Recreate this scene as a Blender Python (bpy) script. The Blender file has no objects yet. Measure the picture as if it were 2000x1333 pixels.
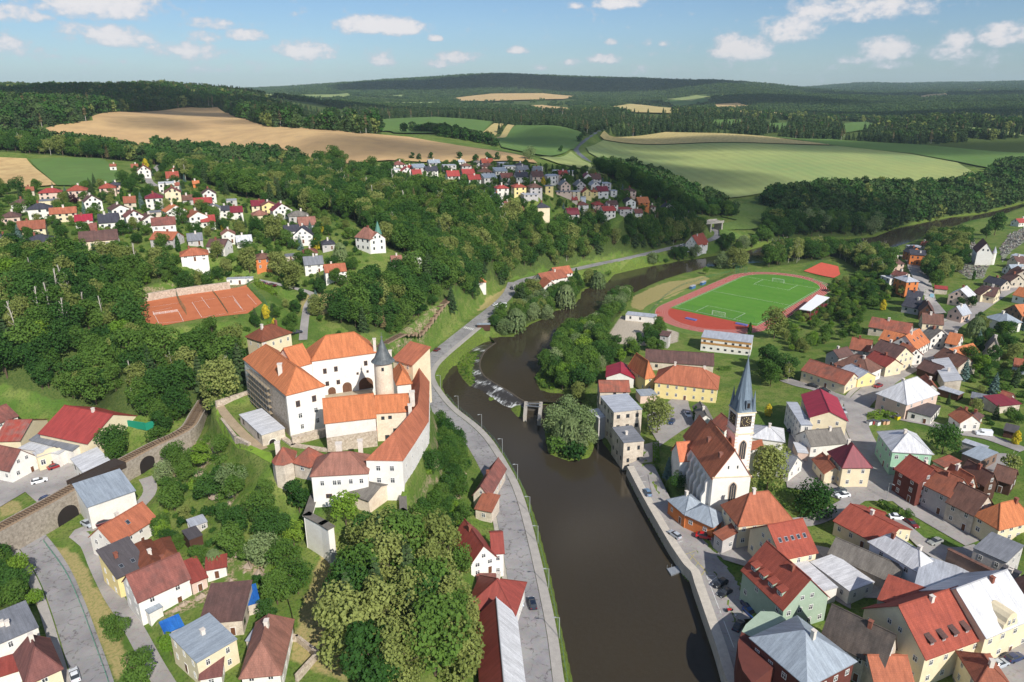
import bpy,bmesh,math,random,time
import numpy as np
from mathutils import Vector,Matrix
from mathutils.geometry import delaunay_2d_cdt,tessellate_polygon
T0=time.time()
random.seed(7);RNG=np.random.default_rng(7)
SC=bpy.context.scene;COL=SC.collection
R=math.radians
#camera
CAM_H=118.0;PITCH=R(19.3);FPX=1389.0
cd=bpy.data.cameras.new('drone_camera');cam=bpy.data.objects.new('drone_camera',cd);COL.objects.link(cam)
cam.location=(0,0,CAM_H);cam.rotation_euler=(R(90)-PITCH,0,0)
cd.sensor_width=36.0;cd.lens=FPX/2000*36.0;cd.clip_start=1.0;cd.clip_end=60000
SC.camera=cam
#light
SUN_EL,SUN_AZ=R(38),R(29)
sun_dir=Vector((math.sin(SUN_AZ)*math.cos(SUN_EL),-math.cos(SUN_AZ)*math.cos(SUN_EL),math.sin(SUN_EL)))
sl=bpy.data.lights.new('sun','SUN');so=bpy.data.objects.new('sun',sl);COL.objects.link(so)
sl.energy=4.2;sl.angle=R(0.53);sl.color=(1.0,0.955,0.88)
so.rotation_euler=sun_dir.to_track_quat('Z','Y').to_euler()
SC.view_settings.view_transform='Standard';SC.view_settings.look='None'
SC.view_settings.exposure=0.3;SC.view_settings.gamma=1.0;SC.view_settings.use_curve_mapping=False
SC.cycles.use_denoising=True;SC.cycles.max_bounces=6;SC.cycles.diffuse_bounces=3
SC.cycles.glossy_bounces=2;SC.cycles.transmission_bounces=2;SC.cycles.volume_bounces=1
SC.cycles.transparent_max_bounces=12;SC.cycles.use_adaptive_sampling=True;SC.cycles.adaptive_threshold=0.02
SKY_STRENGTH=0.074
def N(nt,typ,**kw):
 n=nt.nodes.new(typ)
 for k,v in kw.items():
  if k=='inp':
   for a,b in v.items():n.inputs[a].default_value=b
  else:setattr(n,k,v)
 return n
def px_dir(px,py):
 """unit direction of a photograph pixel, in world axes"""
 a=(px-1000)/FPX;b=-(py-666.5)/FPX
 c,s=math.cos(PITCH),math.sin(PITCH)
 v=np.array([a,c+b*s,-s+b*c]);return v/np.linalg.norm(v)
def atz(px,py,z):
 d=px_dir(px,py);t=(z-CAM_H)/d[2]
 return np.array([d[0]*t,d[1]*t,z])
def project(x,y,z):
 c,s=math.cos(PITCH),math.sin(PITCH)
 dz=z-CAM_H;f=y*c-dz*s;u=y*s+dz*c
 return 1000+FPX*x/f,666.5-FPX*u/f,f
world=bpy.data.worlds.new('World');SC.world=world;world.use_nodes=True
def build_world():
 nt=world.node_tree;nt.nodes.clear();L=nt.links.new
 out=N(nt,'ShaderNodeOutputWorld');bg=N(nt,'ShaderNodeBackground');bg.inputs['Strength'].default_value=SKY_STRENGTH
 sky=N(nt,'ShaderNodeTexSky',sky_type='NISHITA');sky.sun_disc=False
 sky.sun_elevation=SUN_EL;sky.sun_rotation=math.atan2(sun_dir.x,sun_dir.y)
 sky.altitude=400;sky.air_density=1.0;sky.dust_density=0.5;sky.ozone_density=2.2
 tc=N(nt,'ShaderNodeTexCoord');sep=N(nt,'ShaderNodeSeparateXYZ');L(tc.outputs['Generated'],sep.inputs[0])
 def M(op,a,b=None,c=None,clamp=False):
  n=N(nt,'ShaderNodeMath',operation=op);n.use_clamp=clamp
  for i,v in enumerate((a,b,c)):
   if v is None:continue
   if isinstance(v,(int,float)):n.inputs[i].default_value=v
   else:L(v,n.inputs[i])
  return n.outputs[0]
 az=M('ARCTAN2',sep.outputs[0],sep.outputs[1])
 el=M('ARCSINE',sep.outputs[2])
 comb=N(nt,'ShaderNodeCombineXYZ');L(M('MULTIPLY',az,57.3),comb.inputs[0]);L(M('MULTIPLY',el,57.3*1.5),comb.inputs[1])
 n1=N(nt,'ShaderNodeTexNoise',inp={'Scale':0.55,'Detail':9.0,'Roughness':0.58});L(comb.outputs[0],n1.inputs['Vector'])
 n2=N(nt,'ShaderNodeTexNoise',inp={'Scale':1.6,'Detail':6.0,'Roughness':0.6});L(comb.outputs[0],n2.inputs['Vector'])
 nz=M('ADD',M('MULTIPLY',M('SUBTRACT',n1.outputs[0],0.5),2.2),M('MULTIPLY',M('SUBTRACT',n2.outputs[0],0.5),1.5))
 clouds=[(190,5,110,42,1.0),(20,30,60,18,.8),(225,75,62,24,.95),(150,68,30,26,.45),(18,95,34,26,.6),(75,112,45,16,.4),(410,48,38,13,.8),(405,75,40,14,.6),(480,72,42,13,.8),(375,104,78,22,.65),(600,102,62,24,.85),(540,100,30,14,.5),(405,135,55,14,.4),(165,132,50,20,.3),(745,54,92,22,1.15),(850,76,16,9,1.0),(745,116,34,24,.65),(895,113,50,14,.75),(850,125,38,12,.6),(1013,100,24,10,.95),(1055,134,20,9,.7),(1120,122,22,9,.7),(1182,117,38,12,.8),(1194,84,14,9,.8),(1125,12,20,8,.6),(1210,8,50,16,1.0),(1265,84,12,10,.7),(1298,86,14,8,.6),(1240,140,40,12,.4),(1450,98,66,28,1.1),(1545,60,56,40,.75),(1660,22,130,30,.75),(1730,100,54,24,.85),(1680,118,40,12,.5),(1870,82,26,22,.9),(1850,105,52,18,.6),(1970,72,52,24,.8),(1825,105,26,12,.5),(1745,128,40,10,.5),(1930,120,60,20,.3),(560,135,80,16,.25),(1350,135,70,18,.25)]
 acc=None
 for(cx,cy,w,h,s)in clouds:
  d=px_dir(cx,cy);a0=math.atan2(d[0],d[1]);e0=math.asin(d[2]);k=1389.0*1.04
  sx=k/w*math.cos(a0)**-1*math.cos(a0);sy=k/h
  vx=M('MULTIPLY',M('SUBTRACT',az,a0),sx)
  vy0=M('SUBTRACT',el,e0)
  vy=M('MULTIPLY',vy0,sy)
  vyb=M('MAXIMUM',vy,M('MULTIPLY',vy,-1.5))
  r2=M('ADD',M('MULTIPLY',vx,vx),M('MULTIPLY',vyb,vyb))
  v=M('MULTIPLY',M('SUBTRACT',1.35,r2),s)
  acc=v if acc is None else M('MAXIMUM',acc,v)
 gn=N(nt,'ShaderNodeTexNoise',inp={'Scale':0.11,'Detail':3.0});L(comb.outputs[0],gn.inputs['Vector'])
 away=M('MAXIMUM',M('MULTIPLY',M('SUBTRACT',el,R(7.5)),30.0),M('MULTIPLY',M('SUBTRACT',M('ABSOLUTE',az),R(42)),30.0))
 gen=M('MULTIPLY',M('MULTIPLY',M('SUBTRACT',gn.outputs[0],0.52),8.0),M('MINIMUM',M('MAXIMUM',away,0.0),1.0))
 acc=M('MAXIMUM',acc,gen)
 dens=M('ADD',acc,nz)
 mask=N(nt,'ShaderNodeMapRange',interpolation_type='SMOOTHSTEP');mask.inputs['From Min'].default_value=0.15;mask.inputs['From Max'].default_value=1.0
 L(dens,mask.inputs['Value'])
 above=M('MULTIPLY',mask.outputs[0],M('MULTIPLY',M('ADD',el,0.004),90.0,clamp=True))
 core=N(nt,'ShaderNodeMapRange',interpolation_type='SMOOTHSTEP');core.inputs['From Min'].default_value=0.35;core.inputs['From Max'].default_value=1.3
 L(dens,core.inputs['Value'])
 cc=N(nt,'ShaderNodeMix',data_type='RGBA');L(core.outputs[0],cc.inputs[0])
 cc.inputs[6].default_value=CLOUD_EDGE;cc.inputs[7].default_value=CLOUD_CORE
 mix=N(nt,'ShaderNodeMix',data_type='RGBA');L(M('MULTIPLY',above,0.92),mix.inputs[0])
 tint=N(nt,'ShaderNodeMix',data_type='RGBA',blend_type='MULTIPLY');tint.inputs[0].default_value=1;tint.inputs[7].default_value=(.76,.91,1.10,1);L(sky.outputs[0],tint.inputs[6]);L(tint.outputs[2],mix.inputs[6]);L(cc.outputs[2],mix.inputs[7])
 L(mix.outputs[2],bg.inputs['Color']);L(bg.outputs[0],out.inputs['Surface'])
CLOUD_EDGE=(6.6,7.0,7.9,1);CLOUD_CORE=(10.0,9.5,9.5,1)
build_world()
#zoomed views of the photograph: origin and scale
ZF={'':(0,0,1),'A':(0,300,3.808),'B':(450,300,3.808),'C':(700,280,2.857),'D':(1150,400,3.636),'E':(1500,400,3.808),'F':(400,600,3.808),'G':(0,700,3.808),'H':(0,1000,4.003),'I':(200,980,3.776),'J':(600,900,3.078),'K':(800,650,3.808),'L':(1130,640,4.165),'M':(1200,900,3.078),'N':(1480,600,3.508),'O':(1600,950,3.48),'P':(1300,680,4.165),'Q':(460,640,5.0),'R':(500,840,5.553),'S':(1700,400,6.06),'T':(0,360,6.667),'U':(740,300,5.882),'V':(1060,330,6.667),'W':(200,310,6.347),'X':(470,370,6.347),'Y':(1780,540,6.06),'AA':(1780,740,5.127),'AB':(0,780,6.058),'AC':(900,540,6.667),'AD':(1320,400,8.333)}
def PX(v,*pts):
 ox,oy,s=ZF[v]
 return[(ox+a/s,oy+b/s)for a,b in pts]
#terrain heights: control points, interpolated in log-polar space
CTRL=[]
def cz(z,*pts):
 for p in pts:
  q=atz(p[0],p[1],z);CTRL.append((q[0],q[1],z))
def cD(D,*pts):
 for p in pts:
  d=px_dir(p[0],p[1]);t=D/math.hypot(d[0],d[1]);CTRL.append((d[0]*t,d[1]*t,CAM_H+d[2]*t))
cz(4,(1030,1320),(1000,1050),(960,920));cz(4.5,(925,860),(870,800));cz(5,(830,715),(880,670),(960,606));cz(6,(1005,556),(1050,560));cz(7,(1140,523));cz(8,(1280,492),(1350,478))
cz(8,(110,1200),(160,1300));cz(9,(60,1080),(250,1220),(30,1250));cz(10,(300,1050),(330,1150),(120,930),(20,960),(-80,1000));cz(6.5,(190,1220));cz(11,(400,1180),(440,1280))
cz(11,(560,1300),(650,1300));cz(12,(520,1150),(620,1150));cz(12,(700,1200),(780,1300));cz(13,(400,1010),(330,950));cz(10,(880,1050),(890,1150));cz(12,(815,1000),(850,940),(858,880));cz(9,(885,900));cz(9,(880,1290));cz(16,(470,1030));cz(14,(800,1120))
cz(14,(380,900));cz(15,(310,850));cz(17,(390,810),(200,800));cz(12,(60,860),(0,840))
cz(25,(480,830),(560,830),(650,760),(740,760),(700,850),(780,720));cz(24,(600,900),(740,900));cz(23,(650,950),(760,950),(440,790));cz(19,(550,985),(460,900));cz(27,(450,770));cz(12,(598,1062),(650,1078),(575,1030));cz(13,(700,1070),(790,1045));cz(16,(690,1025))
cz(14,(840,700));cz(17,(800,690),(850,625));cz(19,(760,665),(880,600))
cz(27,(600,640),(530,660),(600,600));cz(31,(560,600),(470,650));cz(35,(270,600),(390,590),(510,580));cz(37,(300,560));cz(26,(400,700));cz(30,(300,690))
cz(40,(100,620),(180,570));cz(28,(100,710),(230,720));cz(17,(100,785),(210,770));cz(46,(0,550));cz(33,(-60,660));cz(20,(-40,770))
cz(51,(50,480),(150,450),(250,465));cz(47,(400,490),(330,500));cz(41,(500,510),(470,540));cz(45,(590,465),(480,430));cz(36,(650,545),(600,520));cz(30,(690,590),(640,590));cz(42,(720,480));cz(35,(800,515));cz(22,(900,560),(800,600));cz(14,(940,560))
cz(55,(80,400),(200,390));cz(57,(310,380),(20,370));cz(60,(290,335));cz(62,(150,335),(20,325),(220,320));cz(54,(400,400),(440,370));cz(50,(530,400))
cz(46,(600,390),(650,420),(560,360));cz(48,(700,370),(750,400));cz(50,(850,400));cz(56,(650,330),(560,318));cz(62,(400,290),(300,295));cz(38,(850,460),(950,460));cz(22,(980,510),(1080,480));cz(24,(1150,455));cz(18,(1280,455),(1370,450));cz(14,(1395,450));cz(28,(1280,425))
cz(57,(780,340),(840,330),(960,330));cz(55,(1060,345));cz(51,(900,370),(1000,380));cz(47,(960,405),(1060,405));cz(45,(1130,390));cz(37,(1150,425),(1210,415));cz(36,(1260,390));cz(30,(1310,408));cz(44,(1230,360))
cz(62,(650,318),(850,310),(1000,313));cz(68,(800,280),(600,290));cz(75,(500,260),(700,265));cz(78,(150,255),(60,268));cz(87,(400,212),(250,230));cz(82,(480,235))
cz(84,(30,245));cz(63,(30,290));cz(66,(150,290))
cD(1750,(350,186),(300,184),(430,190),(200,190),(100,192),(0,200));cD(1600,(520,208),(560,220));cD(2600,(20,171),(-100,168),(100,176),(250,180))
cD(2600,(500,186),(620,200),(700,205),(850,210));cD(1500,(620,232),(700,232));cD(3600,(500,187),(620,190))
cz(69,(850,237),(760,240));cz(66,(900,256),(1060,250));cz(60,(800,262));cz(50,(1060,285),(1110,290));cz(47,(1120,310));cz(52,(1000,270));cz(52,(1060,305))
cz(43,(1180,325));cz(35,(1250,352));cz(30,(1300,388));cz(24,(1340,412));cz(19,(1375,436));cz(14,(1440,428))
cz(50,(1200,262),(1400,265));cz(40,(1200,295),(1400,295));cz(40,(1600,288));cz(42,(1800,280));cz(31,(1990,312));cz(26,(1300,350),(1500,345));cz(18,(1420,385),(1500,378));cz(19,(1700,365));cz(21,(1900,348))
cD(1800,(1000,226),(1300,224));cD(2800,(1150,203),(1250,206),(1350,212));cD(3400,(1000,190),(900,192));cD(3800,(1100,190),(1200,190),(860,186),(1300,190))
cD(5500,(560,178),(650,170),(760,161),(850,158),(920,153),(1000,150),(1080,154),(1160,157),(1300,162),(1400,162));cD(4600,(800,172),(950,168),(1150,170),(1300,176));cD(9000,(560,178),(800,168),(1000,166),(1200,170))
cD(3200,(1400,192),(1300,200),(1480,190));cD(2200,(1450,218),(1550,225));cD(4200,(1430,170),(1500,180))
cD(9500,(1520,178),(1620,171),(1690,165),(1760,168),(1850,167),(1950,164),(2050,164),(2250,166));cD(6500,(1600,183),(1750,180),(1900,178),(2000,176));cD(13000,(1500,180),(1700,170),(1900,166),(2100,166),(1000,172),(500,180),(0,180),(-300,180))
cD(4500,(1750,193),(1950,185));cD(2800,(1900,208),(1700,215),(2050,205));cD(1700,(1900,240),(1700,245),(2100,240));cz(48,(1650,262));cz(40,(1950,262))
cz(8,(1450,460),(1500,450));cz(6,(1560,480),(1650,470));cz(9,(1600,420),(1700,410));cz(10,(1800,405),(1950,390));cz(14,(1600,385),(1480,400));cz(22,(2080,370))
cz(3.2,(1300,1060),(1370,1200),(1420,1300),(1240,950));cz(4,(1450,1150),(1350,1000));cz(5,(1550,1250),(1700,1250));cz(6,(1400,930),(1450,950),(1850,1290),(1550,1050));cz(4,(1200,830),(1250,830));cz(5,(1350,780),(1280,720),(1450,730))
cz(7.5,(1600,950),(1650,1000),(1700,1050));cz(8,(1700,850),(1560,850));cz(9,(1750,780),(1900,1000),(1650,740),(2000,1100));cz(11,(1850,660),(1950,850),(1950,720));cz(13,(1990,570),(2050,620));cz(15,(1930,520),(1980,480),(1900,480));cz(9,(1760,540),(1700,600));cz(6,(1740,500),(1800,478));cz(10,(1850,480));cz(9,(1950,435),(2050,430))
cz(4,(1200,640),(1250,660),(1300,640),(1450,590),(1600,570),(1350,560),(1500,530),(1290,570),(1600,530));cz(4.5,(1560,640),(1450,660),(1350,700),(1640,600));cz(3,(1210,590),(1100,690),(1150,720),(1240,590));cz(2.5,(1070,745),(1130,760))
cz(5,(1700,520),(1620,520))
CT=np.array(CTRL)
def lp(x,y):
 y=np.maximum(y,20.0);return np.stack([np.arctan2(x,y)*1.6,np.log(np.hypot(x,y))*1.0],-1)
cp=lp(CT[:,0],CT[:,1])
def tps_k(r2):
 return np.where(r2>1e-12,0.5*r2*np.log(np.maximum(r2,1e-12)),0)
n=len(cp)
dd=((cp[:,None]-cp[None])**2).sum(-1)
Km=tps_k(dd)+np.eye(n)*2e-4
Pm=np.hstack([np.ones((n,1)),cp])
Am=np.block([[Km,Pm],[Pm.T,np.zeros((3,3))]])
SOL=np.linalg.solve(Am,np.concatenate([CT[:,2],np.zeros(3)]))
def tps(x,y):
 q=lp(x,y).reshape(-1,2);out=np.empty(len(q))
 for i in range(0,len(q),20000):
  s=q[i:i+20000];r2=((s[:,None]-cp[None])**2).sum(-1)
  out[i:i+20000]=tps_k(r2)@SOL[:n]+SOL[n]+s@SOL[n+1:]
 return out.reshape(np.shape(x))
#plan geometry helpers
def poly_at(pts,z):
 return np.array([atz(p[0],p[1],z)[:2]for p in pts])
def sd_poly(P,x,y):
 """signed distance, positive inside"""
 x=np.asarray(x,float);y=np.asarray(y,float);best=np.full(x.shape,1e18);ins=np.zeros(x.shape,bool)
 m=len(P)
 for i in range(m):
  ax,ay=P[i];bx,by=P[(i+1)%m];ex,ey=bx-ax,by-ay
  L2=ex*ex+ey*ey+1e-12
  t=np.clip(((x-ax)*ex+(y-ay)*ey)/L2,0,1)
  best=np.minimum(best,(x-ax-t*ex)**2+(y-ay-t*ey)**2)
  c=(ay>y)!=(by>y)
  if abs(by-ay)>1e-12:ins^=c&(x<(bx-ax)*(y-ay)/(by-ay)+ax)
 d=np.sqrt(best);return np.where(ins,d,-d)
def d_line(L3,x,y):
 """distance to a polyline and the height of its nearest point"""
 best=np.full(np.shape(x),1e18);zz=np.zeros(np.shape(x))
 for a,b in zip(L3[:-1],L3[1:]):
  ex,ey=b[0]-a[0],b[1]-a[1];L2=ex*ex+ey*ey+1e-12
  t=np.clip(((x-a[0])*ex+(y-a[1])*ey)/L2,0,1)
  d2=(x-a[0]-t*ex)**2+(y-a[1]-t*ey)**2
  m=d2<best;best=np.where(m,d2,best);zz=np.where(m,a[2]+t*(b[2]-a[2]),zz)
 return np.sqrt(best),zz
def smooth(t):
 t=np.clip(t,0,1);return t*t*(3-2*t)
def spline(P,step):
 """Catmull-Rom through the points, resampled evenly"""
 P=np.asarray(P,float)
 Q=np.vstack([2*P[0]-P[1],P,2*P[-1]-P[-2]]);out=[]
 for i in range(1,len(Q)-2):
  p0,p1,p2,p3=Q[i-1:i+3];k=max(2,int(np.linalg.norm(p2-p1)/step))
  for j in range(k):
   t=j/k
   out.append(.5*((2*p1)+(-p0+p2)*t+(2*p0-5*p1+4*p2-p3)*t*t+(-p0+3*p1-3*p2+p3)*t**3))
 out.append(P[-1]);return np.array(out)
def line3(v,zs,*pts):
 pts=PX(v,*pts)
 if isinstance(zs,(int,float)):zs=[zs]*len(pts)
 zi=np.interp(np.linspace(0,1,len(pts)),np.linspace(0,1,len(zs)),zs)
 return[tuple(atz(p[0],p[1],z))for p,z in zip(pts,zi)]
#river outline
RIV_L=PX('',(1125,1420),(1103,1319),(1084,1244),(1064,1124),(1050,1056),(1036,996),(1026,962),(1000,924),(963,879),(926,845),(892,818),(866,787),(856,766),(856,742),(869,719),(893,696),(914,682),(942,668),(966,662),(1002,662),(1030,641),(1058,627),(1086,610),(1112,602),(1132,590),(1142,568),(1184,556),(1200,538),(1260,524),(1365,507),(1400,501),(1440,498),(1472,488),(1520,474),(1580,468),(1650,470),(1710,464),(1750,448),(1807,436),(1858,426),(1910,421),(1950,412),(2010,396),(2100,380))
RIV_R=PX('',(2140,392),(2030,405),(1985,417),(1930,431),(1890,441),(1862,448),(1822,463),(1779,474),(1731,492),(1690,500),(1620,490),(1540,492),(1500,505),(1484,520),(1458,521),(1392,521),(1370,526),(1320,540),(1274,557),(1236,575),(1215,592),(1192,590),(1177,606),(1168,618),(1156,632),(1132,642),(1110,655),(1090,668),(1079,688),(1077,705),(1055,722),(1043,740),(1055,765),(1075,771),(1098,772),(1139,790),(1150,802),(1173,834),(1178,862),(1196,887),(1217,906),(1221,925),(1229,942),(1252,984),(1281,1036),(1307,1082),(1333,1121),(1346,1136),(1353,1157),(1362,1186),(1375,1225),(1395,1283),(1412,1340),(1440,1420))
RIVER=poly_at(RIV_L+RIV_R,0.6)
ISLAND=poly_at(PX('K',(1000,690),(1010,600),(1080,560),(1200,530),(1320,570),(1400,650),(1410,740),(1380,820),(1340,920),(1180,945),(1035,890),(1015,800)),0.6)
WEIR_ISL=poly_at(PX('K',(345,205),(420,150),(560,130),(555,165),(520,235),(500,290),(505,375),(450,395),(400,340),(360,280)),0.6)
SMALL_ISL=[poly_at(PX('K',(750,560),(800,515),(850,520),(852,620),(800,615)),0.6),poly_at(PX('K',(580,485),(605,460),(635,480),(610,505)),0.6)]
WEIR_CREST=np.array([atz(*p,1.4)for p in PX('K',(640,75),(560,140),(522,230),(545,310),(610,362),(730,432),(860,512),(985,515))])
WEIR_FOOT=np.array([atz(*p,0.1)for p in PX('K',(470,110),(400,170),(390,290),(455,395),(535,430),(640,500),(745,555),(975,560))])
#roads (centre lines with heights) and other level ground
ROADS=[]
river_road=line3('',[4,4,4.2,4.5,4.5,4.8,5,5,5,5.5,6,6.5],(1052,1365),(1046,1333),(1035,1225),(1012,1095),(991,997),(975,947),(958,913),(943,886),(924,858),(898,832),(866,806),(838,772),(822,740),(830,716),(850,695),(879,671),(905,650),(937,624),(960,606),(984,585),(997,568),(1003,552))
river_road2=line3('',[6.5,7,8,9,10,12],(1000,562),(1022,548),(1065,538),(1134,524),(1170,516),(1220,506),(1277,493),(1330,480),(1360,474),(1384,470),(1400,463),(1403,455),(1395,449),(1386,445),(1376,443))
hill_road=line3('',[70,62,52,48,45,43,36,30,24,20,17],(1215,238),(1168,257),(1140,277),(1125,292),(1140,308),(1168,325),(1250,352),(1307,391),(1345,415),(1372,433))
left_street=line3('',[10,9,8.3,8,8],(20,1030),(56,1060),(97,1120),(125,1187),(150,1262),(172,1330),(185,1380))
left_lane=line3('',[12,11,10,9,9,9],(284,934),(293,950),(290,968),(262,996),(215,1022),(165,1035),(150,1045),(172,1062),(192,1108),(218,1160),(244,1200),(268,1240),(300,1300),(330,1350))
rail_line=line3('',[16.2,16.5,17,17.5,18.5,20,21,20],(-60,1062),(10,1024),(100,975),(165,938),(235,902),(300,868),(340,850),(368,832),(384,806),(400,780))
rail_line2=line3('',[21,20,19.5,19.5,20],(715,690),(750,672),(790,650),(830,622),(858,600),(880,580))
main_street=line3('',[7,7.5,8,8.5,9,9.5,10,11,12,13,14],(1905,1060),(1800,1000),(1765,975),(1735,945),(1712,905),(1690,870),(1672,830),(1670,800),(1690,775),(1735,740),(1790,708),(1835,665),(1858,637),(1882,622),(1920,595),(1960,570),(2020,545),(2080,530))
side_street=line3('N',[8.5,9.5,10.5,11],(690,720),(830,715),(1000,765),(1180,800),(1330,850),(1560,890),(1824,985))
lane_birch=line3('N',[9,8,7],(640,650),(500,600),(400,560),(260,525),(190,500))
alley_church=line3('M',[4.2,5,6.5,7.5],(620,560),(760,478),(1000,400),(1200,370),(1385,285),(1500,210))
lane_left_hill=line3('',[58,52,47],(312,322),(300,345),(290,362),(293,372),(300,385),(322,400))
lane_ravine=line3('',[37,33,29,27],(505,548),(560,560),(610,575),(600,600),(594,640),(592,665))
castle_path=line3('F',[27,26,25,24.5],(330,640),(180,690),(110,730),(170,820),(250,910),(330,985),(440,1060))
cem_lane=line3('',[14,11,8],(1795,575),(1790,545),(1782,520),(1765,500),(1745,505))
FLAT=[(river_road,7.5,6),(river_road2,6,6),(left_street,6,3),(left_lane,2.5,2),(rail_line2,3,4),(main_street,6,5),(side_street,4,4),(castle_path,2,2),(hill_road,4,6),(lane_ravine,3,4),(cem_lane,3,4),(lane_birch,3,4)]
PADS=[(poly_at(PX('D',(505,760),(560,700),(1050,480),(1200,470),(1500,500),(1700,590),(1700,640),(1140,930),(800,910),(560,830)),4),4.0,4),(poly_at([(268,582),(430,552),(498,548),(515,590),(450,625),(285,645)],35),35.0,6)]
CASTLE_PAD=np.vstack([poly_at([(478,800),(480,690),(560,670),(690,650),(790,690)],25),poly_at(PX('F',(1640,556),(1645,850),(1455,1125)),31),poly_at([(720,925),(640,930),(545,900),(510,860)],25)])
CASTLE_LOW=poly_at(PX('R',(650,700),(575,915),(740,1000),(820,1040),(1000,1060),(1240,930),(1440,940),(1585,870),(1575,700),(1200,560),(700,560)),19.5)
QUAYP=np.vstack([poly_at(PX('M',(70,85),(160,262),(250,425),(330,565),(410,685),(450,725),(470,792),(500,880),(540,1000),(600,1180),(645,1340),(690,1450)),.2),poly_at(PX('M',(900,1450),(760,1000),(640,700),(350,350),(230,60),(130,70)),3.2)])
def terrain_z(x,y):
 z=tps(x,y);D=np.hypot(x,y)
 z=z+np.sin(x*.021+1.3)*np.cos(y*.017)*.5+np.sin(x*.0047)*np.sin(y*.0039+1)*np.clip((D-1500)/400,0,6)
 s=sd_poly(CASTLE_PAD,x,y);w=smooth((s+np.where(x>-32,4.5,9))/np.where(x>-32,4.5,9));z=np.where(s>-9,z+(25.0-z)*w,z)
 s=sd_poly(CASTLE_LOW,x,y);w=smooth((s+.8)/1.4);z=z+(19.5-z)*w
 for P,zp,fo in PADS:
  s=sd_poly(P,x,y);w=smooth((s+fo+2)/fo);z=z+(zp-z)*w
 for L3,hw,fo in FLAT:
  d,zz=d_line(L3,x,y);w=smooth(1-(d-hw)/fo);z=z+(zz-z)*w
 s=sd_poly(RIVER,x,y)
 isl=np.maximum(sd_poly(ISLAND,x,y),sd_poly(WEIR_ISL,x,y))
 for P in SMALL_ISL:isl=np.maximum(isl,sd_poly(P,x,y))
 s=np.where(isl>-8,np.minimum(s,-isl),s)
 lvl=WLEV(x,y)
 z=np.where(s>-7,np.minimum(z,lvl+0.05+np.maximum(-s,0)*(0.55+0.25*np.sin(x*.6)*np.sin(y*.5))+0.0),z)
 z=np.where(s>0,lvl-np.minimum(s*.5,1.6)-.02,z)
 z=np.where((isl>0),np.minimum(lvl+.1+isl*.35,lvl+1.2),z)
 z=np.where((s<=0)&(s>-60),np.maximum(z,lvl+.05),z)
 d,zz=d_line(river_road,x,y);w=smooth(1-(d-6.6)/2.2)*smooth((2.2-s)/1);z=z+(zz-z)*w
 d,zz=d_line(river_road2,x,y);w=smooth(1-(d-4.4)/2.6)*smooth((-s-.2)/.8);z=z+(zz-z)*w
 s=sd_poly(QUAYP,x,y);z=np.where(s>.9,np.maximum(z,3.12),np.where(s>-6,np.minimum(z,np.where(s>-.4,1.5,-.4)),z)if False else np.where((s>-3)&(s<=.3),np.minimum(z,-.4),z))
 return z
def WLEV(x,y):
 s=sd_poly(UP_POLY,x,y);return np.where(s>0,1.3,0.0)
UP_POLY=np.vstack([WEIR_CREST[:,:2],poly_at([(1100,787),(1150,792),(1200,760),(1400,650),(2300,560),(2300,300),(1300,420),(900,560),(940,640)],1.3)])
#materials
MATS={}
def srgb(r,g,b):
 f=lambda c:(c/255/12.92)if c/255<=.04045 else((c/255+.055)/1.055)**2.4
 return(f(r),f(g),f(b),1)
def mat(name,col,rough=.85,var=.15,scale=.6,col2=None,spec=.3,bump=0.0,metallic=0.0,coord='Object',detail=5.0,mixpow=(.35,.65)):
 """plain surface with uneven colour: two scales of noise move it between col and col2"""
 if name in MATS:return MATS[name]
 m=bpy.data.materials.new(name);m.use_nodes=True;nt=m.node_tree;L=nt.links.new
 b=nt.nodes['Principled BSDF'];b.inputs['Roughness'].default_value=rough;b.inputs['Specular IOR Level'].default_value=spec;b.inputs['Metallic'].default_value=metallic
 tc=N(nt,'ShaderNodeTexCoord')
 c2=col2 or tuple(max(0,c*(1-var*2))for c in col[:3])+(1,)
 n1=N(nt,'ShaderNodeTexNoise',inp={'Scale':scale,'Detail':detail,'Roughness':.62});L(tc.outputs[coord],n1.inputs['Vector'])
 n2=N(nt,'ShaderNodeTexNoise',inp={'Scale':scale*7,'Detail':3.0});L(tc.outputs[coord],n2.inputs['Vector'])
 ad=N(nt,'ShaderNodeMix',data_type='FLOAT');ad.inputs[0].default_value=.35;L(n1.outputs[0],ad.inputs[2]);L(n2.outputs[0],ad.inputs[3])
 mr=N(nt,'ShaderNodeMapRange');mr.inputs['From Min'].default_value=mixpow[0];mr.inputs['From Max'].default_value=mixpow[1];L(ad.outputs[0],mr.inputs[0])
 mx=N(nt,'ShaderNodeMix',data_type='RGBA');mx.inputs[6].default_value=col;mx.inputs[7].default_value=c2;L(mr.outputs[0],mx.inputs[0])
 L(mx.outputs[2],b.inputs['Base Color'])
 if bump:
  bp=N(nt,'ShaderNodeBump',inp={'Strength':bump,'Distance':.1});L(ad.outputs[0],bp.inputs['Height']);L(bp.outputs[0],b.inputs['Normal'])
 m['out']=1;MATS[name]=m;return m
def link(o,parent=None):
 COL.objects.link(o)
 if parent is not None:o.parent=parent
 return o
def tag(o,label=None,cat=None,group=None,kind=None):
 if label:o['label']=label
 if cat:o['category']=cat
 if group:o['group']=group
 if kind:o['kind']=kind
 return o
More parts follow.
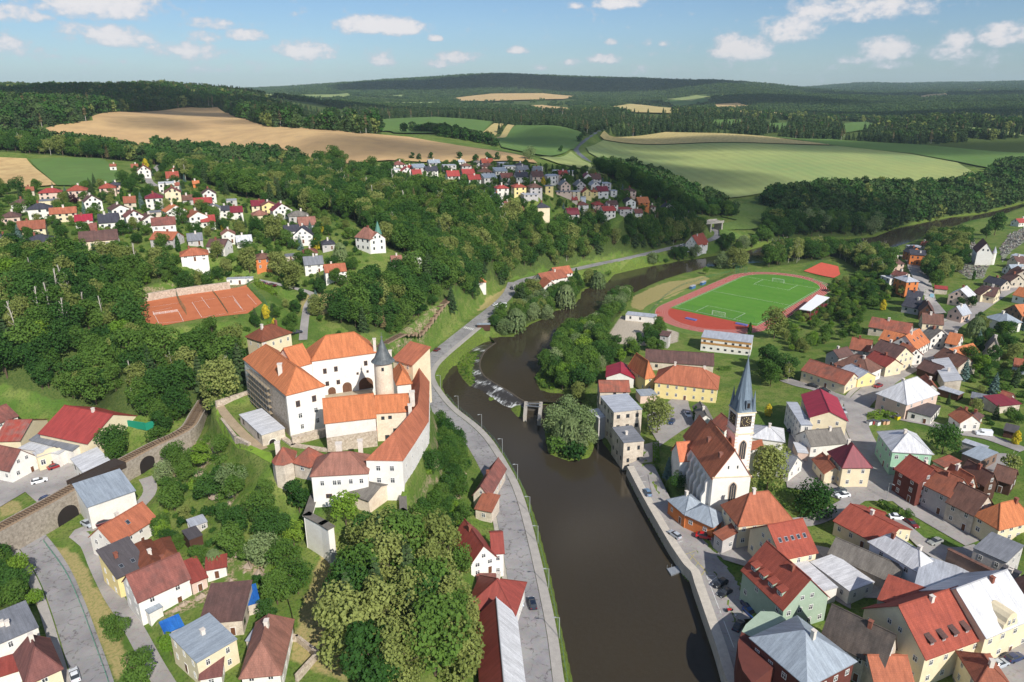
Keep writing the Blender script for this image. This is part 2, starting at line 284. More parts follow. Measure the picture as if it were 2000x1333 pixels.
def mesh_obj(name,verts,faces,mats,parent=None,fm=None,smoothf=False,uv=None):
 me=bpy.data.meshes.new(name);me.from_pydata([tuple(map(float,v))for v in verts],[],[tuple(map(int,f))for f in faces])
 for m in(mats if isinstance(mats,(list,tuple))else[mats]):me.materials.append(m)
 if fm is not None:me.polygons.foreach_set('material_index',np.asarray(fm,np.int32))
 if smoothf:me.polygons.foreach_set('use_smooth',np.ones(len(faces),bool))
 if uv is not None:
  ul=me.uv_layers.new(name='UVMap');ul.data.foreach_set('uv',np.asarray(uv,np.float32).ravel())
 me.update();return link(bpy.data.objects.new(name,me),parent)
def empty(name,loc,rz=0.0,**kw):
 o=bpy.data.objects.new(name,None);o.location=loc;o.rotation_euler=(0,0,rz);o.empty_display_size=.5;link(o);tag(o,**kw);return o
#the terrain grid (log-polar, finer near the town)
NU=470;UG=np.linspace(-1.2,1.2,NU)
VR=1.0068;NV=int(math.log(14500/72)/math.log(VR));YG=72*VR**np.arange(NV)
GX=UG[None,:]*YG[:,None];GY=np.repeat(YG[:,None],NU,1)
GZ=terrain_z(GX,GY)
def zt(x,y):
 x=np.asarray(x,float);y=np.maximum(np.asarray(y,float),72.1)
 iu=np.clip((x/y-UG[0])/(UG[1]-UG[0]),0,NU-1.001);iv=np.clip(np.log(y/72)/math.log(VR),0,NV-1.001)
 a=iu.astype(int);b=iv.astype(int);fu=iu-a
 fv=(y-YG[b])/(YG[b+1]-YG[b])
 return(GZ[b,a]*(1-fu)+GZ[b,a+1]*fu)*(1-fv)+(GZ[b+1,a]*(1-fu)+GZ[b+1,a+1]*fu)*fv
def hit(px,py,extra=0.0):
 """where a pixel's ray meets the terrain (raised by extra)"""
 d=px_dir(px,py);t=90.0;p=None
 step=1.0
 while t<16000:
  x,y,z=d[0]*t,d[1]*t,CAM_H+d[2]*t
  if y>73 and z<zt(x,y)+extra:
   lo,hi=t-step,t
   for _ in range(18):
    mid=(lo+hi)/2;x,y,z=d[0]*mid,d[1]*mid,CAM_H+d[2]*mid
    if z<zt(x,y)+extra:hi=mid
    else:lo=mid
   return np.array([x,y,float(zt(x,y))])
  step=max(.6,t*.004);t+=step
 t=12000;return np.array([d[0]*t,d[1]*t,float(zt(d[0]*t,d[1]*t))])
def hits(v,*pts):return np.array([hit(*p)[:2]for p in PX(v,*pts)])
#ground cover zones
FORESTS=[hits('',*p)for p in[[(-90,540),(0,520),(120,528),(230,520),(330,545),(268,570),(262,640),(300,690),(420,655),(470,700),(478,765),(430,800),(340,800),(290,815),(240,820),(215,800),(150,790),(60,765),(-90,740)],[(-90,1040),(0,1040),(50,1070),(72,1130),(72,1180),(20,1195),(-90,1230)],[(-90,275),(40,285),(130,292),(220,300),(300,312),(400,322),(480,318),(540,318),(600,342),(680,338),(745,345),(770,365),(820,385),(900,395),(930,412),(960,425),(1050,430),(1100,445),(1200,455),(1270,440),(1320,430),(1368,445),(1380,455),(1365,468),(1290,485),(1190,498),(1130,512),(1050,524),(1010,540),(985,548),(950,545),(930,575),(870,582),(820,612),(775,640),(700,655),(640,620),(690,592),(720,560),(830,530),(770,490),(740,480),(700,440),(640,415),(600,418),(560,395),(480,388),(420,365),(350,350),(320,330),(290,318),(240,315),(60,302),(-90,300)],[(842,800),(870,830),(900,850),(925,890),(900,960),(915,1060),(912,1130),(905,1145),(918,1200),(930,1340),(640,1400),(650,1080),(720,1045),(790,1010),(815,960),(840,880)],[(430,800),(470,900),(530,965),(600,1060),(610,1130),(590,1200),(520,1200),(430,1090),(390,1040),(330,1000),(310,930),(360,860)],[(950,640),(1000,600),(1030,560),(1060,590),(1130,560),(1190,535),(1260,515),(1360,498),(1360,505),(1260,522),(1190,540),(1140,565),(1120,595),(1060,620),(1000,655)],[(1095,775),(1050,730),(1085,700),(1100,665),(1160,640),(1200,590),(1230,580),(1215,610),(1185,640),(1185,700),(1250,690),(1240,705),(1180,720),(1150,760)],[(1490,525),(1640,505),(1700,540),(1730,560),(1745,520),(1720,500),(1690,505),(1620,492),(1540,495),(1495,508)],[(1400,505),(1470,490),(1480,470),(1440,482),(1395,492)],[(1495,492),(1520,470),(1580,464),(1650,465),(1700,461),(1800,436),(1920,417),(2000,398),(2150,375),(2150,325),(1960,325),(1920,358),(1800,375),(1650,373),(1500,385),(1480,400),(1540,420),(1500,445),(1480,470)],[(1225,330),(1160,335),(1205,358),(1240,372),(1290,395),(1330,415),(1380,430),(1440,425),(1410,405),(1390,392),(1355,385),(1300,355),(1270,345)],[(1640,640),(1700,600),(1740,590),(1740,560),(1690,540),(1640,570),(1620,600)],[(-90,262),(20,268),(70,258),(180,240),(175,228),(300,215),(400,207),(440,212),(480,235),(520,250),(600,255),(700,265),(745,262),(735,235),(640,232),(560,222),(520,205),(440,190),(350,178),(200,180),(0,182),(-90,180)],]]
MID_FIELDS={'brown_field':[('',[(30,275),(65,262),(182,238),(180,230),(260,220),(360,210),(425,211),(440,222),(490,228),(480,236),(510,246),(640,256),(700,262),(800,270),(880,284),(960,296),(1040,314),(1050,322),(930,318),(760,316),(650,327),(560,306),(480,312),(420,302),(340,300),(250,280),(150,276),(50,280)])],'stubble_field':[('',[(-90,310),(52,312),(110,364),(60,368),(-90,362)])],'green_field':[('',[(58,314),(200,312),(222,326),(238,350),(200,366),(112,365)]),('',[(735,236),(850,230),(965,240),(940,262),(860,262),(770,262),(725,248)]),('',[(1008,246),(1075,247),(1140,262),(1138,275),(1118,294),(1105,300),(1060,306),(980,290),(970,272)]),('',[(1500,268),(1560,273),(1620,274),(1800,285),(2100,300),(2100,335),(1990,332),(1930,330),(1870,318),(1780,302),(1640,288),(1560,276)])],'pale_field':[('',[(1180,258),(1300,260),(1490,268),(1560,277),(1630,285),(1500,282),(1180,275),(1172,268)]),('',[(940,262),(965,243),(985,244),(960,268)]),('',[(968,270),(992,245),(1005,247),(972,273)])],'crop_field':[('',[(1178,276),(1500,283),(1640,287),(1780,303),(1870,320),(1915,347),(1890,356),(1800,366),(1640,372),(1500,378),(1400,390),(1380,380),(1300,352),(1240,338),(1190,322),(1150,300),(1145,290)]),('',[(1055,310),(1115,298),(1130,310),(1165,328),(1215,345),(1180,345),(1090,322)])],'meadow':[('',[(1420,452),(1500,448),(1540,425),(1500,402),(1440,400),(1400,402),(1410,425),(1440,432),(1405,448),(1405,462),(1440,478),(1470,480)])],}
FAR_FIELDS=[('pale_field',[(1180,212),(1230,205),(1330,214),(1310,224),(1240,222)]),('crop_field',[(740,201),(860,201),(850,207),(735,205)]),('stubble_field',[(880,194),(960,185),(1060,184),(1140,190),(1100,196),(960,200),(900,199)]),('crop_field',[(505,186),(560,184),(575,190),(520,191)]),('crop_field',[(580,187),(680,184),(690,191),(600,193)]),('crop_field',[(750,189),(790,187),(785,193)]),('green_field',[(1290,200),(1370,192),(1385,200),(1320,210)]),('crop_field',[(1300,196),(1360,188),(1390,190),(1350,200)]),('stubble_field',[(1025,208),(1060,207),(1110,213),(1120,222),(1060,218)]),('stubble_field',[(1395,206),(1440,203),(1480,212),(1400,214)]),('pale_field',[(1420,218),(1540,222),(1560,229),(1440,226)]),('stubble_field',[(1788,192),(1850,184),(1852,188),(1800,195)]),('stubble_field',[(1888,178),(1922,177),(1920,180),(1890,181)]),('green_field',[(1720,192),(1760,189),(1760,193)]),('green_field',[(1500,243),(1540,242),(1530,258),(1496,256)]),('green_field',[(1640,245),(1690,240),(1720,250),(1650,262)]),('crop_field',[(1880,250),(1960,256),(2000,268),(1900,262)]),('crop_field',[(620,222),(730,228),(720,234),(630,230)]),('green_field',[(1395,236),(1450,236),(1445,250),(1390,250)]),('green_field',[(500,200),(540,206),(530,210),(505,205)]),]
FIELD_POLYS={k:[hits(v,*p)for v,p in lst]for k,lst in MID_FIELDS.items()}
for k,p in FAR_FIELDS:FIELD_POLYS.setdefault(k,[]).append(hits('',*p))
ALL_FIELDS=[P for l in FIELD_POLYS.values()for P in l]
ROCKY=[hits('',*p)for p in[[(842,800),(870,830),(905,870),(915,930),(900,990),(860,1000),(800,1000),(830,930),(845,860)],[(360,860),(400,850),(440,900),(470,960),(440,1010),(400,960)],[(440,1080),(520,1070),(600,1090),(520,1150),(400,1180),(300,1230),(290,1215),(400,1150)],[(700,660),(760,660),(840,600),(870,590),(880,605),(840,640),(780,690),(740,690)],[(290,910),(300,900),(350,910),(350,960),(330,960)],[(270,560),(500,545),(505,552),(280,580)]]]
DRY=[hits('',*p)for p in[[(630,1060),(655,1075),(650,1200),(680,1333),(560,1290),(590,1180)],[(1235,580),(1310,550),(1375,538),(1385,545),(1330,572),(1280,600),(1250,606),(1232,600)],[(590,570),(640,572),(680,590),(600,620),(585,600)],[(950,580),(990,560),(985,590),(930,610)],[(90,1060),(150,1080),(210,1180),(250,1290),(230,1333),(160,1180),(110,1090)],[(0,975),(45,980),(40,1000),(0,1010)]]]
YARD=[hits('D',(115,965),(230,790),(495,845),(640,910),(630,975),(500,1010),(360,1000),(130,985))]
def zmax(polys,x,y):
 r=np.full(np.shape(x),-30.0)
 for P in polys:
  c=P.mean(0);rad=np.abs(P-c).max()+40
  m=(np.abs(x-c[0])<rad)&(np.abs(y-c[1])<rad)
  if m.any():r[m]=np.maximum(r[m],sd_poly(P,x[m],y[m]))
 return np.clip(r,-30,30)
FOREST_SD=zmax(FORESTS[:3]+FORESTS[5:],GX,GY)
FIELD_SD=zmax(ALL_FIELDS,GX,GY)
GD=np.hypot(GX,GY)
FOREST_SD=np.where((GD>1120),np.clip(-FIELD_SD,-30,30),FOREST_SD)
GZS=GZ-np.where(FIELD_SD>0,np.clip(FIELD_SD*.02,0,.25)*np.clip(GD/500,.5,6),0)
def ground_mat():
 m=bpy.data.materials.new('terrain_ground');m.use_nodes=True;nt=m.node_tree;L=nt.links.new
 b=nt.nodes['Principled BSDF'];b.inputs['Roughness'].default_value=.95;b.inputs['Specular IOR Level'].default_value=.1
 geo=N(nt,'ShaderNodeNewGeometry')
 def noise(sc,det=4.0,r=.6):
  n=N(nt,'ShaderNodeTexNoise',inp={'Scale':sc,'Detail':det,'Roughness':r});L(geo.outputs['Position'],n.inputs['Vector']);return n.outputs[0]
 def attr(nm):return N(nt,'ShaderNodeAttribute',attribute_name=nm).outputs['Fac']
 def ramp(v,a,bb):
  n=N(nt,'ShaderNodeMapRange',interpolation_type='SMOOTHSTEP');n.inputs[1].default_value=a;n.inputs[2].default_value=bb;L(v,n.inputs[0]);return n.outputs[0]
 def mth(op,a,c):
  n=N(nt,'ShaderNodeMath',operation=op)
  for i,v in enumerate((a,c)):
   if isinstance(v,(int,float)):n.inputs[i].default_value=v
   else:L(v,n.inputs[i])
  return n.outputs[0]
 def mix(f,a,c):
  n=N(nt,'ShaderNodeMix',data_type='RGBA');L(f,n.inputs[0])
  for i,v in((6,a),(7,c)):
   if isinstance(v,tuple):n.inputs[i].default_value=v
   else:L(v,n.inputs[i])
  return n.outputs[2]
 nb,nm,nf=noise(.035),noise(.22),noise(1.6,6.0)
 grass=mix(ramp(nm,.38,.62),srgb(98,122,52),srgb(122,132,70))
 grass=mix(ramp(nb,.45,.7),grass,srgb(78,108,44))
 grass=mix(ramp(nf,.45,.75),grass,srgb(66,84,40))
 rag=mth('MULTIPLY',mth('SUBTRACT',nm,.5),6.0)
 def zone(base,nm_,col,a=-.6,bb=.6,k=1.0):
  return mix(ramp(mth('ADD',attr(nm_),mth('MULTIPLY',rag,k)),a,bb),base,col)
 forest=mix(ramp(nf,.35,.65),srgb(62,82,38),srgb(88,100,52))
 c=zone(grass,'z_forest',forest)
 rock=mix(ramp(nf,.42,.6),srgb(170,150,124),srgb(96,110,56))
 rock=mix(ramp(nm,.42,.56),rock,srgb(92,116,50))
 c=zone(c,'z_rock',rock)
 dry=mix(ramp(nf,.4,.7),srgb(166,150,102),srgb(132,134,80))
 c=zone(c,'z_dry',dry,k=.6)
 yard=mix(ramp(nf,.4,.7),srgb(190,178,160),srgb(150,140,125))
 c=zone(c,'z_yard',yard,k=.1)
 bank=mix(ramp(nf,.4,.65),srgb(104,124,48),srgb(82,92,50))
 c=zone(c,'z_bank',bank,k=.2)
 L(c,b.inputs['Base Color'])
 bp=N(nt,'ShaderNodeBump',inp={'Strength':.5,'Distance':.4});L(nf,bp.inputs['Height']);L(bp.outputs[0],b.inputs['Normal'])
 return m
def add_grid():
 idx=np.arange(NU*NV).reshape(NV,NU)
 f=np.stack([idx[:-1,:-1],idx[:-1,1:],idx[1:,1:],idx[1:,:-1]],-1).reshape(-1,4)
 me=bpy.data.meshes.new('ground');v=np.stack([GX,GY,GZS],-1).reshape(-1,3).astype(np.float32)
 me.vertices.add(len(v));me.vertices.foreach_set('co',v.ravel());me.loops.add(f.size);me.loops.foreach_set('vertex_index',f.ravel().astype(np.int32))
 me.polygons.add(len(f));me.polygons.foreach_set('loop_start',np.arange(0,f.size,4,dtype=np.int32));me.polygons.foreach_set('loop_total',np.full(len(f),4,np.int32))
 me.polygons.foreach_set('use_smooth',np.ones(len(f),bool));me.update();me.validate()
 rs=sd_poly(RIVER,GX,GY)
 for nm,a in(('z_forest',FOREST_SD),('z_rock',zmax(ROCKY,GX,GY)),('z_dry',zmax(DRY,GX,GY)),('z_yard',zmax(YARD,GX,GY)),('z_bank',np.clip(np.where(rs>-3.5,3.5+rs,-30),-30,5))):
  at=me.attributes.new(nm,'FLOAT','POINT');at.data.foreach_set('value',a.ravel().astype(np.float32))
 me.materials.append(ground_mat());o=link(bpy.data.objects.new('ground',me));tag(o,kind='structure');return o
add_grid()
#draped sheets and strips
_off=[.05]
def sheet(name,P,m,step,off=None,kind='structure',zf=None,far=False):
 """outline P (plan) triangulated over a grid and laid on the terrain"""
 P=np.asarray(P);lo,hi=P.min(0),P.max(0)
 B=[]
 for a,b in zip(P,np.roll(P,-1,0)):
  k=max(1,int(np.linalg.norm(b-a)/step))
  for j in range(k):B.append(a+(b-a)*j/k)
 B=np.array(B)
 xs,ys=np.meshgrid(np.arange(lo[0]+step/2,hi[0],step),np.arange(lo[1]+step/2,hi[1],step));I=np.stack([xs.ravel(),ys.ravel()],-1)
 I=I[sd_poly(P,I[:,0],I[:,1])>step*.4]
 pts=np.vstack([B,I]);nb=len(B)
 V,E,F,*_=delaunay_2d_cdt([Vector(p)for p in pts],[(i,(i+1)%nb)for i in range(nb)],[list(range(nb))],1,1e-4)
 V=np.array([tuple(v)for v in V])
 if off is None:off=_off[0];_off[0]+=.012
 z=(zf(V[:,0],V[:,1])if zf else zt(V[:,0],V[:,1]))+off
 o=mesh_obj(name,np.column_stack([V,z]),F,m,smoothf=True);tag(o,kind=kind);return o
def strip(name,L3,width,m,off=None,side=0.0,step=2.0,kind='structure',lift=0.0,parent=None,thick=None):
 Q=spline([(p[0],p[1])for p in L3],step)
 T=np.gradient(Q,axis=0);T/=np.linalg.norm(T,axis=1)[:,None]+1e-9;Nn=np.stack([T[:,1],-T[:,0]],-1)
 k=5;rows=[];uv=[]
 if off is None:off=_off[0];_off[0]+=.012
 s=np.concatenate([[0],np.cumsum(np.linalg.norm(np.diff(Q,axis=0),axis=1))])
 for j in range(k):
  w=side+width*(j/(k-1)-.5);p=Q+Nn*w
  rows.append(np.column_stack([p,zt(p[:,0],p[:,1])+off+lift]));uv.append(np.column_stack([np.full(len(Q),w),s]))
 V=np.concatenate(rows);U=np.concatenate(uv);n_=len(Q)
 F=[(j*n_+i,(j+1)*n_+i,(j+1)*n_+i+1,j*n_+i+1)for j in range(k-1)for i in range(n_-1)]
 if lift>.05:
  b0=len(V)
  for j in(0,k-1):
   e=V[j*n_:(j+1)*n_].copy();e[:,2]-=lift+.1;V=np.vstack([V,e]);U=np.vstack([U,U[j*n_:(j+1)*n_]])
  F+=[(i,i+1,b0+i+1,b0+i)for i in range(n_-1)]+[((k-1)*n_+i+1,(k-1)*n_+i,b0+n_+i,b0+n_+i+1)for i in range(n_-1)]
 F=[f[::-1]for f in F]
 o=mesh_obj(name,V,F,m,parent=parent,smoothf=False,uv=np.array([U[i]for f in F for i in f]));
 if kind:tag(o,kind=kind)
 return o
def asphalt(name,col,col2,patch):
 m=bpy.data.materials.new(name);m.use_nodes=True;nt=m.node_tree;L=nt.links.new;b=nt.nodes['Principled BSDF']
 b.inputs['Roughness'].default_value=.9;b.inputs['Specular IOR Level'].default_value=.25
 g=N(nt,'ShaderNodeNewGeometry')
 n1=N(nt,'ShaderNodeTexNoise',inp={'Scale':.12,'Detail':6.0});n2=N(nt,'ShaderNodeTexNoise',inp={'Scale':1.3,'Detail':5.0});v=N(nt,'ShaderNodeTexVoronoi',feature='DISTANCE_TO_EDGE',inp={'Scale':.22})
 nw=N(nt,'ShaderNodeTexNoise',inp={'Scale':.5,'Detail':3.0});vm=N(nt,'ShaderNodeVectorMath',operation='MULTIPLY_ADD');vm.inputs[1].default_value=(4,4,4)
 L(g.outputs['Position'],nw.inputs['Vector']);L(nw.outputs['Color'],vm.inputs[0]);L(g.outputs['Position'],vm.inputs[2]);L(vm.outputs[0],v.inputs['Vector'])
 for q in(n1,n2):L(g.outputs['Position'],q.inputs['Vector'])
 r1=N(nt,'ShaderNodeMapRange',inp={1:.4,2:.65});L(n1.outputs[0],r1.inputs[0]);r2=N(nt,'ShaderNodeMapRange',inp={1:.42,2:.7});L(n2.outputs[0],r2.inputs[0])
 x1=N(nt,'ShaderNodeMix',data_type='RGBA');x1.inputs[6].default_value=col;x1.inputs[7].default_value=col2;L(r1.outputs[0],x1.inputs[0])
 cr=N(nt,'ShaderNodeMapRange',inp={1:.025,2:.06,3:1.0,4:0.0});L(v.outputs[0],cr.inputs[0])
 mm=N(nt,'ShaderNodeMath',operation='MULTIPLY');L(cr.outputs[0],mm.inputs[0]);L(r2.outputs[0],mm.inputs[1])
 mk=N(nt,'ShaderNodeMath',operation='MULTIPLY');mk.inputs[1].default_value=patch;L(mm.outputs[0],mk.inputs[0])
 x2=N(nt,'ShaderNodeMix',data_type='RGBA');x2.inputs[7].default_value=tuple(c*.35 for c in col[:3])+(1,);L(mk.outputs[0],x2.inputs[0]);L(x1.outputs[2],x2.inputs[6])
 x3=N(nt,'ShaderNodeMix',data_type='RGBA',blend_type='MULTIPLY');x3.inputs[0].default_value=.25;L(x2.outputs[2],x3.inputs[6]);L(n2.outputs['Color'],x3.inputs[7])
 L(x3.outputs[2],b.inputs['Base Color']);MATS[name]=m;return m
ASPH=asphalt('old_asphalt',srgb(164,161,160),srgb(142,139,140),1.0)
ASPH2=asphalt('town_asphalt',srgb(176,170,165),srgb(154,149,146),.4)
ASPH3=asphalt('country_asphalt',srgb(120,124,130),srgb(105,108,114),.2)
PAVE=mat('pale_paving',srgb(178,172,165),.9,.12,.5)
CONC=mat('concrete',srgb(188,180,168),.9,.15,.6,bump=.2)
GRAVEL=mat('dirt_track',srgb(178,158,130),.95,.15,.5)
BALLAST=mat('rail_ballast',srgb(150,128,104),.95,.2,2.0,bump=.4)
WHITE_PAINT=mat('road_paint',srgb(225,225,220),.7,.05,3.0);YELLOW_PAINT=mat('yellow_paint',srgb(205,190,110),.7,.15,3.0)
def field_mat(name,c1,c2,c3,sc,rows=None,wob=.0):
 m=bpy.data.materials.new(name);m.use_nodes=True;nt=m.node_tree;L=nt.links.new;b=nt.nodes['Principled BSDF'];b.inputs['Roughness'].default_value=.95;b.inputs['Specular IOR Level'].default_value=.1
 g=N(nt,'ShaderNodeNewGeometry');n1=N(nt,'ShaderNodeTexNoise',inp={'Scale':sc,'Detail':6.0,'Roughness':.6});n2=N(nt,'ShaderNodeTexNoise',inp={'Scale':sc*12,'Detail':4.0})
 for q in(n1,n2):L(g.outputs['Position'],q.inputs['Vector'])
 r1=N(nt,'ShaderNodeMapRange',inp={1:.38,2:.62});L(n1.outputs[0],r1.inputs[0]);r2=N(nt,'ShaderNodeMapRange',inp={1:.4,2:.75});L(n2.outputs[0],r2.inputs[0])
 x=N(nt,'ShaderNodeMix',data_type='RGBA');x.inputs[6].default_value=c1;x.inputs[7].default_value=c2;L(r1.outputs[0],x.inputs[0])
 y=N(nt,'ShaderNodeMix',data_type='RGBA');y.inputs[7].default_value=c3;L(x.outputs[2],y.inputs[6]);L(r2.outputs[0],y.inputs[0]);out=y.outputs[2]
 if rows:
  rt=N(nt,'ShaderNodeMapping');rt.inputs['Rotation'].default_value=(0,0,rows[1]);L(g.outputs['Position'],rt.inputs['Vector'])
  w=N(nt,'ShaderNodeTexWave',inp={'Scale':rows[0],'Distortion':1.5,'Detail':1.0,'Detail Scale':.3});L(rt.outputs[0],w.inputs['Vector'])
  r3=N(nt,'ShaderNodeMapRange',inp={1:.0,2:1.0,3:1-rows[2],4:1.0});L(w.outputs['Fac'],r3.inputs[0])
  z=N(nt,'ShaderNodeMix',data_type='RGBA',blend_type='MULTIPLY');z.inputs[0].default_value=1;L(out,z.inputs[6]);L(r3.outputs[0],z.inputs[7]);out=z.outputs[2]
 L(out,b.inputs['Base Color']);MATS[name]=m;return m
FM={'brown_field':field_mat('ripe_grain',srgb(206,174,124),srgb(190,156,112),srgb(180,150,110),.005,(.09,.5,.03)),'stubble_field':field_mat('stubble',srgb(212,186,132),srgb(200,168,118),srgb(182,150,106),.01,(.08,.2,.1)),'green_field':field_mat('green_crop',srgb(104,132,70),srgb(92,122,64),srgb(96,118,64),.01,(.05,1.0,.06)),'pale_field':field_mat('pale_crop',srgb(204,184,126),srgb(186,168,112),srgb(170,156,106),.01,(.05,.3,.06)),'crop_field':field_mat('unripe_crop',srgb(160,168,104),srgb(132,152,96),srgb(146,154,98),.006,(.02,-.2,.08)),'meadow':field_mat('meadow_grass',srgb(104,130,62),srgb(112,130,68),srgb(86,110,54),.04)}
for k,lst in FIELD_POLYS.items():
 for P in lst:
  D=np.hypot(*P.mean(0));ext=np.ptp(P,0).max();st=max(D*.012,ext/70)
  sheet(k,P,FM[k],st,off=.25+.0012*D)
#river, weir, roads, railway
def water_mat():
 m=bpy.data.materials.new('river_water');m.use_nodes=True;nt=m.node_tree;L=nt.links.new;b=nt.nodes['Principled BSDF']
 b.inputs['Roughness'].default_value=.06;b.inputs['Specular IOR Level'].default_value=.5;b.inputs['IOR'].default_value=1.33
 g=N(nt,'ShaderNodeNewGeometry');n1=N(nt,'ShaderNodeTexNoise',inp={'Scale':.03,'Detail':3.0});L(g.outputs['Position'],n1.inputs['Vector'])
 x=N(nt,'ShaderNodeMix',data_type='RGBA');x.inputs[6].default_value=srgb(64,56,42);x.inputs[7].default_value=srgb(56,50,40);L(n1.outputs[0],x.inputs[0]);L(x.outputs[2],b.inputs['Base Color'])
 n2=N(nt,'ShaderNodeTexNoise',inp={'Scale':.8,'Detail':4.0,'Roughness':.55});L(g.outputs['Position'],n2.inputs['Vector'])
 bp=N(nt,'ShaderNodeBump',inp={'Strength':.12,'Distance':.25});L(n2.outputs[0],bp.inputs['Height']);L(bp.outputs[0],b.inputs['Normal']);return m
WATER=water_mat()
def flat_poly(name,P,z,m,kind='structure',parent=None):
 tri=tessellate_polygon([[Vector((p[0],p[1],0))for p in P]])
 o=mesh_obj(name,[(p[0],p[1],z)for p in P],[t if(P[t[1]][0]-P[t[0]][0])*(P[t[2]][1]-P[t[0]][1])-(P[t[1]][1]-P[t[0]][1])*(P[t[2]][0]-P[t[0]][0])>0 else t[::-1]for t in tri],m,parent)
 if kind:tag(o,kind=kind)
 return o
c1=WEIR_CREST[:,:2]
flat_poly('river',np.vstack([poly_at([(1130,1450),(900,1400),(780,800),(800,700),(940,640)],0),c1,poly_at([(1100,787),(1150,792),(1240,800),(1240,900),(1450,1300),(1500,1450)],0)]),0.0,WATER)
flat_poly('river',np.vstack([c1[::-1],poly_at([(940,645),(960,620),(1100,560),(1400,480),(1640,450),(1900,400),(2300,340),(2300,430),(1700,520),(1250,600),(1150,700),(1150,792),(1100,787)],1.3)]),1.3,WATER)
def foam_mat():
 m=bpy.data.materials.new('weir_foam');m.use_nodes=True;nt=m.node_tree;L=nt.links.new;b=nt.nodes['Principled BSDF'];b.inputs['Roughness'].default_value=.3
 uv=N(nt,'ShaderNodeUVMap');mp=N(nt,'ShaderNodeMapping');mp.inputs['Scale'].default_value=(1.3,.22,1);L(uv.outputs[0],mp.inputs[0]);n1=N(nt,'ShaderNodeTexNoise',inp={'Scale':1.0,'Detail':6.0,'Roughness':.65});L(mp.outputs[0],n1.inputs['Vector'])
 n2=N(nt,'ShaderNodeTexNoise',inp={'Scale':.12,'Detail':2.0});L(uv.outputs[0],n2.inputs['Vector']);ad=N(nt,'ShaderNodeMath',operation='ADD');L(n1.outputs[0],ad.inputs[0]);L(n2.outputs[0],ad.inputs[1])
 r=N(nt,'ShaderNodeMapRange',inp={1:1.03,2:1.24});L(ad.outputs[0],r.inputs[0]);x=N(nt,'ShaderNodeMix',data_type='RGBA');x.inputs[6].default_value=srgb(58,52,44);x.inputs[7].default_value=srgb(226,228,226);L(r.outputs[0],x.inputs[0]);L(x.outputs[2],b.inputs['Base Color'])
 bp=N(nt,'ShaderNodeBump',inp={'Strength':.5,'Distance':.2});L(n1.outputs[0],bp.inputs['Height']);L(bp.outputs[0],b.inputs['Normal']);return m
FOAM=foam_mat()
CREST=mat('weir_stone',srgb(96,88,76),.8,.2,2.0)
wt=empty('weir',tuple(WEIR_CREST[4]),label='long curved stone weir with white foaming water across the brown river',cat='weir')
inv=Matrix.Translation(-Vector(wt.location))
def weir():
 a=spline(WEIR_CREST,.8);bq=spline(WEIR_FOOT,.8);n_=90
 ra=a[np.linspace(0,len(a)-1,n_).astype(int)];rb=bq[np.linspace(0,len(bq)-1,n_).astype(int)];V=[];k=12
 for j in range(k):
  t=j/(k-1);p=ra*(1-t)+rb*t;p[:,2]=1.36*(1-t)**.8+.03+.05*RNG.random(n_)*np.sin(t*3.14);V.append(p)
 V=np.concatenate(V)-np.array(wt.location);F=[(j*n_+i,j*n_+i+1,(j+1)*n_+i+1,(j+1)*n_+i)for j in range(k-1)for i in range(n_-1)]
 F=[f[::-1]for f in F];U=np.array([((q%n_)*1.1,(q//n_)*1.1)for f in F for q in f]);mesh_obj('apron',V,F,FOAM,wt,smoothf=True,uv=U)
 V=[];F=[]
 for i,p in enumerate(ra-np.array(wt.location)):
  t=ra[min(i+1,n_-1)]-ra[max(i-1,0)];nn=np.array([-t[1],t[0],0]);nn/=np.linalg.norm(nn)+1e-9
  z0=-np.array(wt.location)[2]
  V+=[(*(p+nn*.35)[:2],z0+1.0),(*(p+nn*.35)[:2],z0+1.5),(*(p-nn*.35)[:2],z0+1.5),(*(p-nn*.35)[:2],z0+.8)]
  if i:F+=[(4*i-4+q,4*i-4+(q+1)%4,4*i+(q+1)%4,4*i+q)for q in range(4)]
 mesh_obj('crest',V,F,CREST,wt)
weir()
strip('road',river_road,7.0,ASPH);strip('road',river_road2,6.5,ASPH);strip('road',hill_road,6.5,ASPH3)
strip('pavement',river_road[:18],2.3,PAVE,side=4.75,lift=.12);strip('pavement',river_road[:6],1.2,CONC,side=-4.2,lift=.12)
strip('road',left_street,6.4,ASPH,side=-.8);strip('pavement',left_street,1.9,PAVE,side=3.6,lift=.12)
strip('lane',left_lane,3.6,ASPH2);strip('lane',castle_path,2.6,GRAVEL);strip('lane',lane_ravine,3.2,ASPH2);strip('lane',lane_left_hill,5,ASPH2);strip('lane',cem_lane,4,ASPH2)
strip('road',main_street,8.0,ASPH2);strip('pavement',main_street[4:],1.8,PAVE,side=-5.2,lift=.1);strip('road',side_street,5.0,ASPH2);strip('lane',lane_birch,6,ASPH2);strip('lane',alley_church,4.5,ASPH2)
def paved(v,pts,m=ASPH2,nm='pavement',st=3.0):return sheet(nm,hits(v,*pts),m,1.5 if nm=='quay_street' else st,zf=(lambda x,y:np.maximum(zt(x,y),3.14))if nm=='quay_street' else None,off=.1 if nm=='quay_street' else None)
paved('AB',[(0,965),(160,962),(440,785),(790,665),(870,800),(990,885),(845,1000),(880,1085),(700,1180),(480,1265),(300,1105),(0,1285),(-250,1350),(-250,1000)],nm='yard')
sheet('lawn',hits('F',(95,760),(130,860),(240,985),(330,1030),(505,1090),(495,1170),(390,1110),(250,1060),(140,960),(85,840)),mat('bright_lawn',srgb(128,158,54),.95,.15,.3),2)
quay_front=[(70,85),(160,262),(250,425),(330,565),(410,685),(450,725),(470,792),(500,880),(540,1000),(600,1180),(645,1340),(690,1450)]
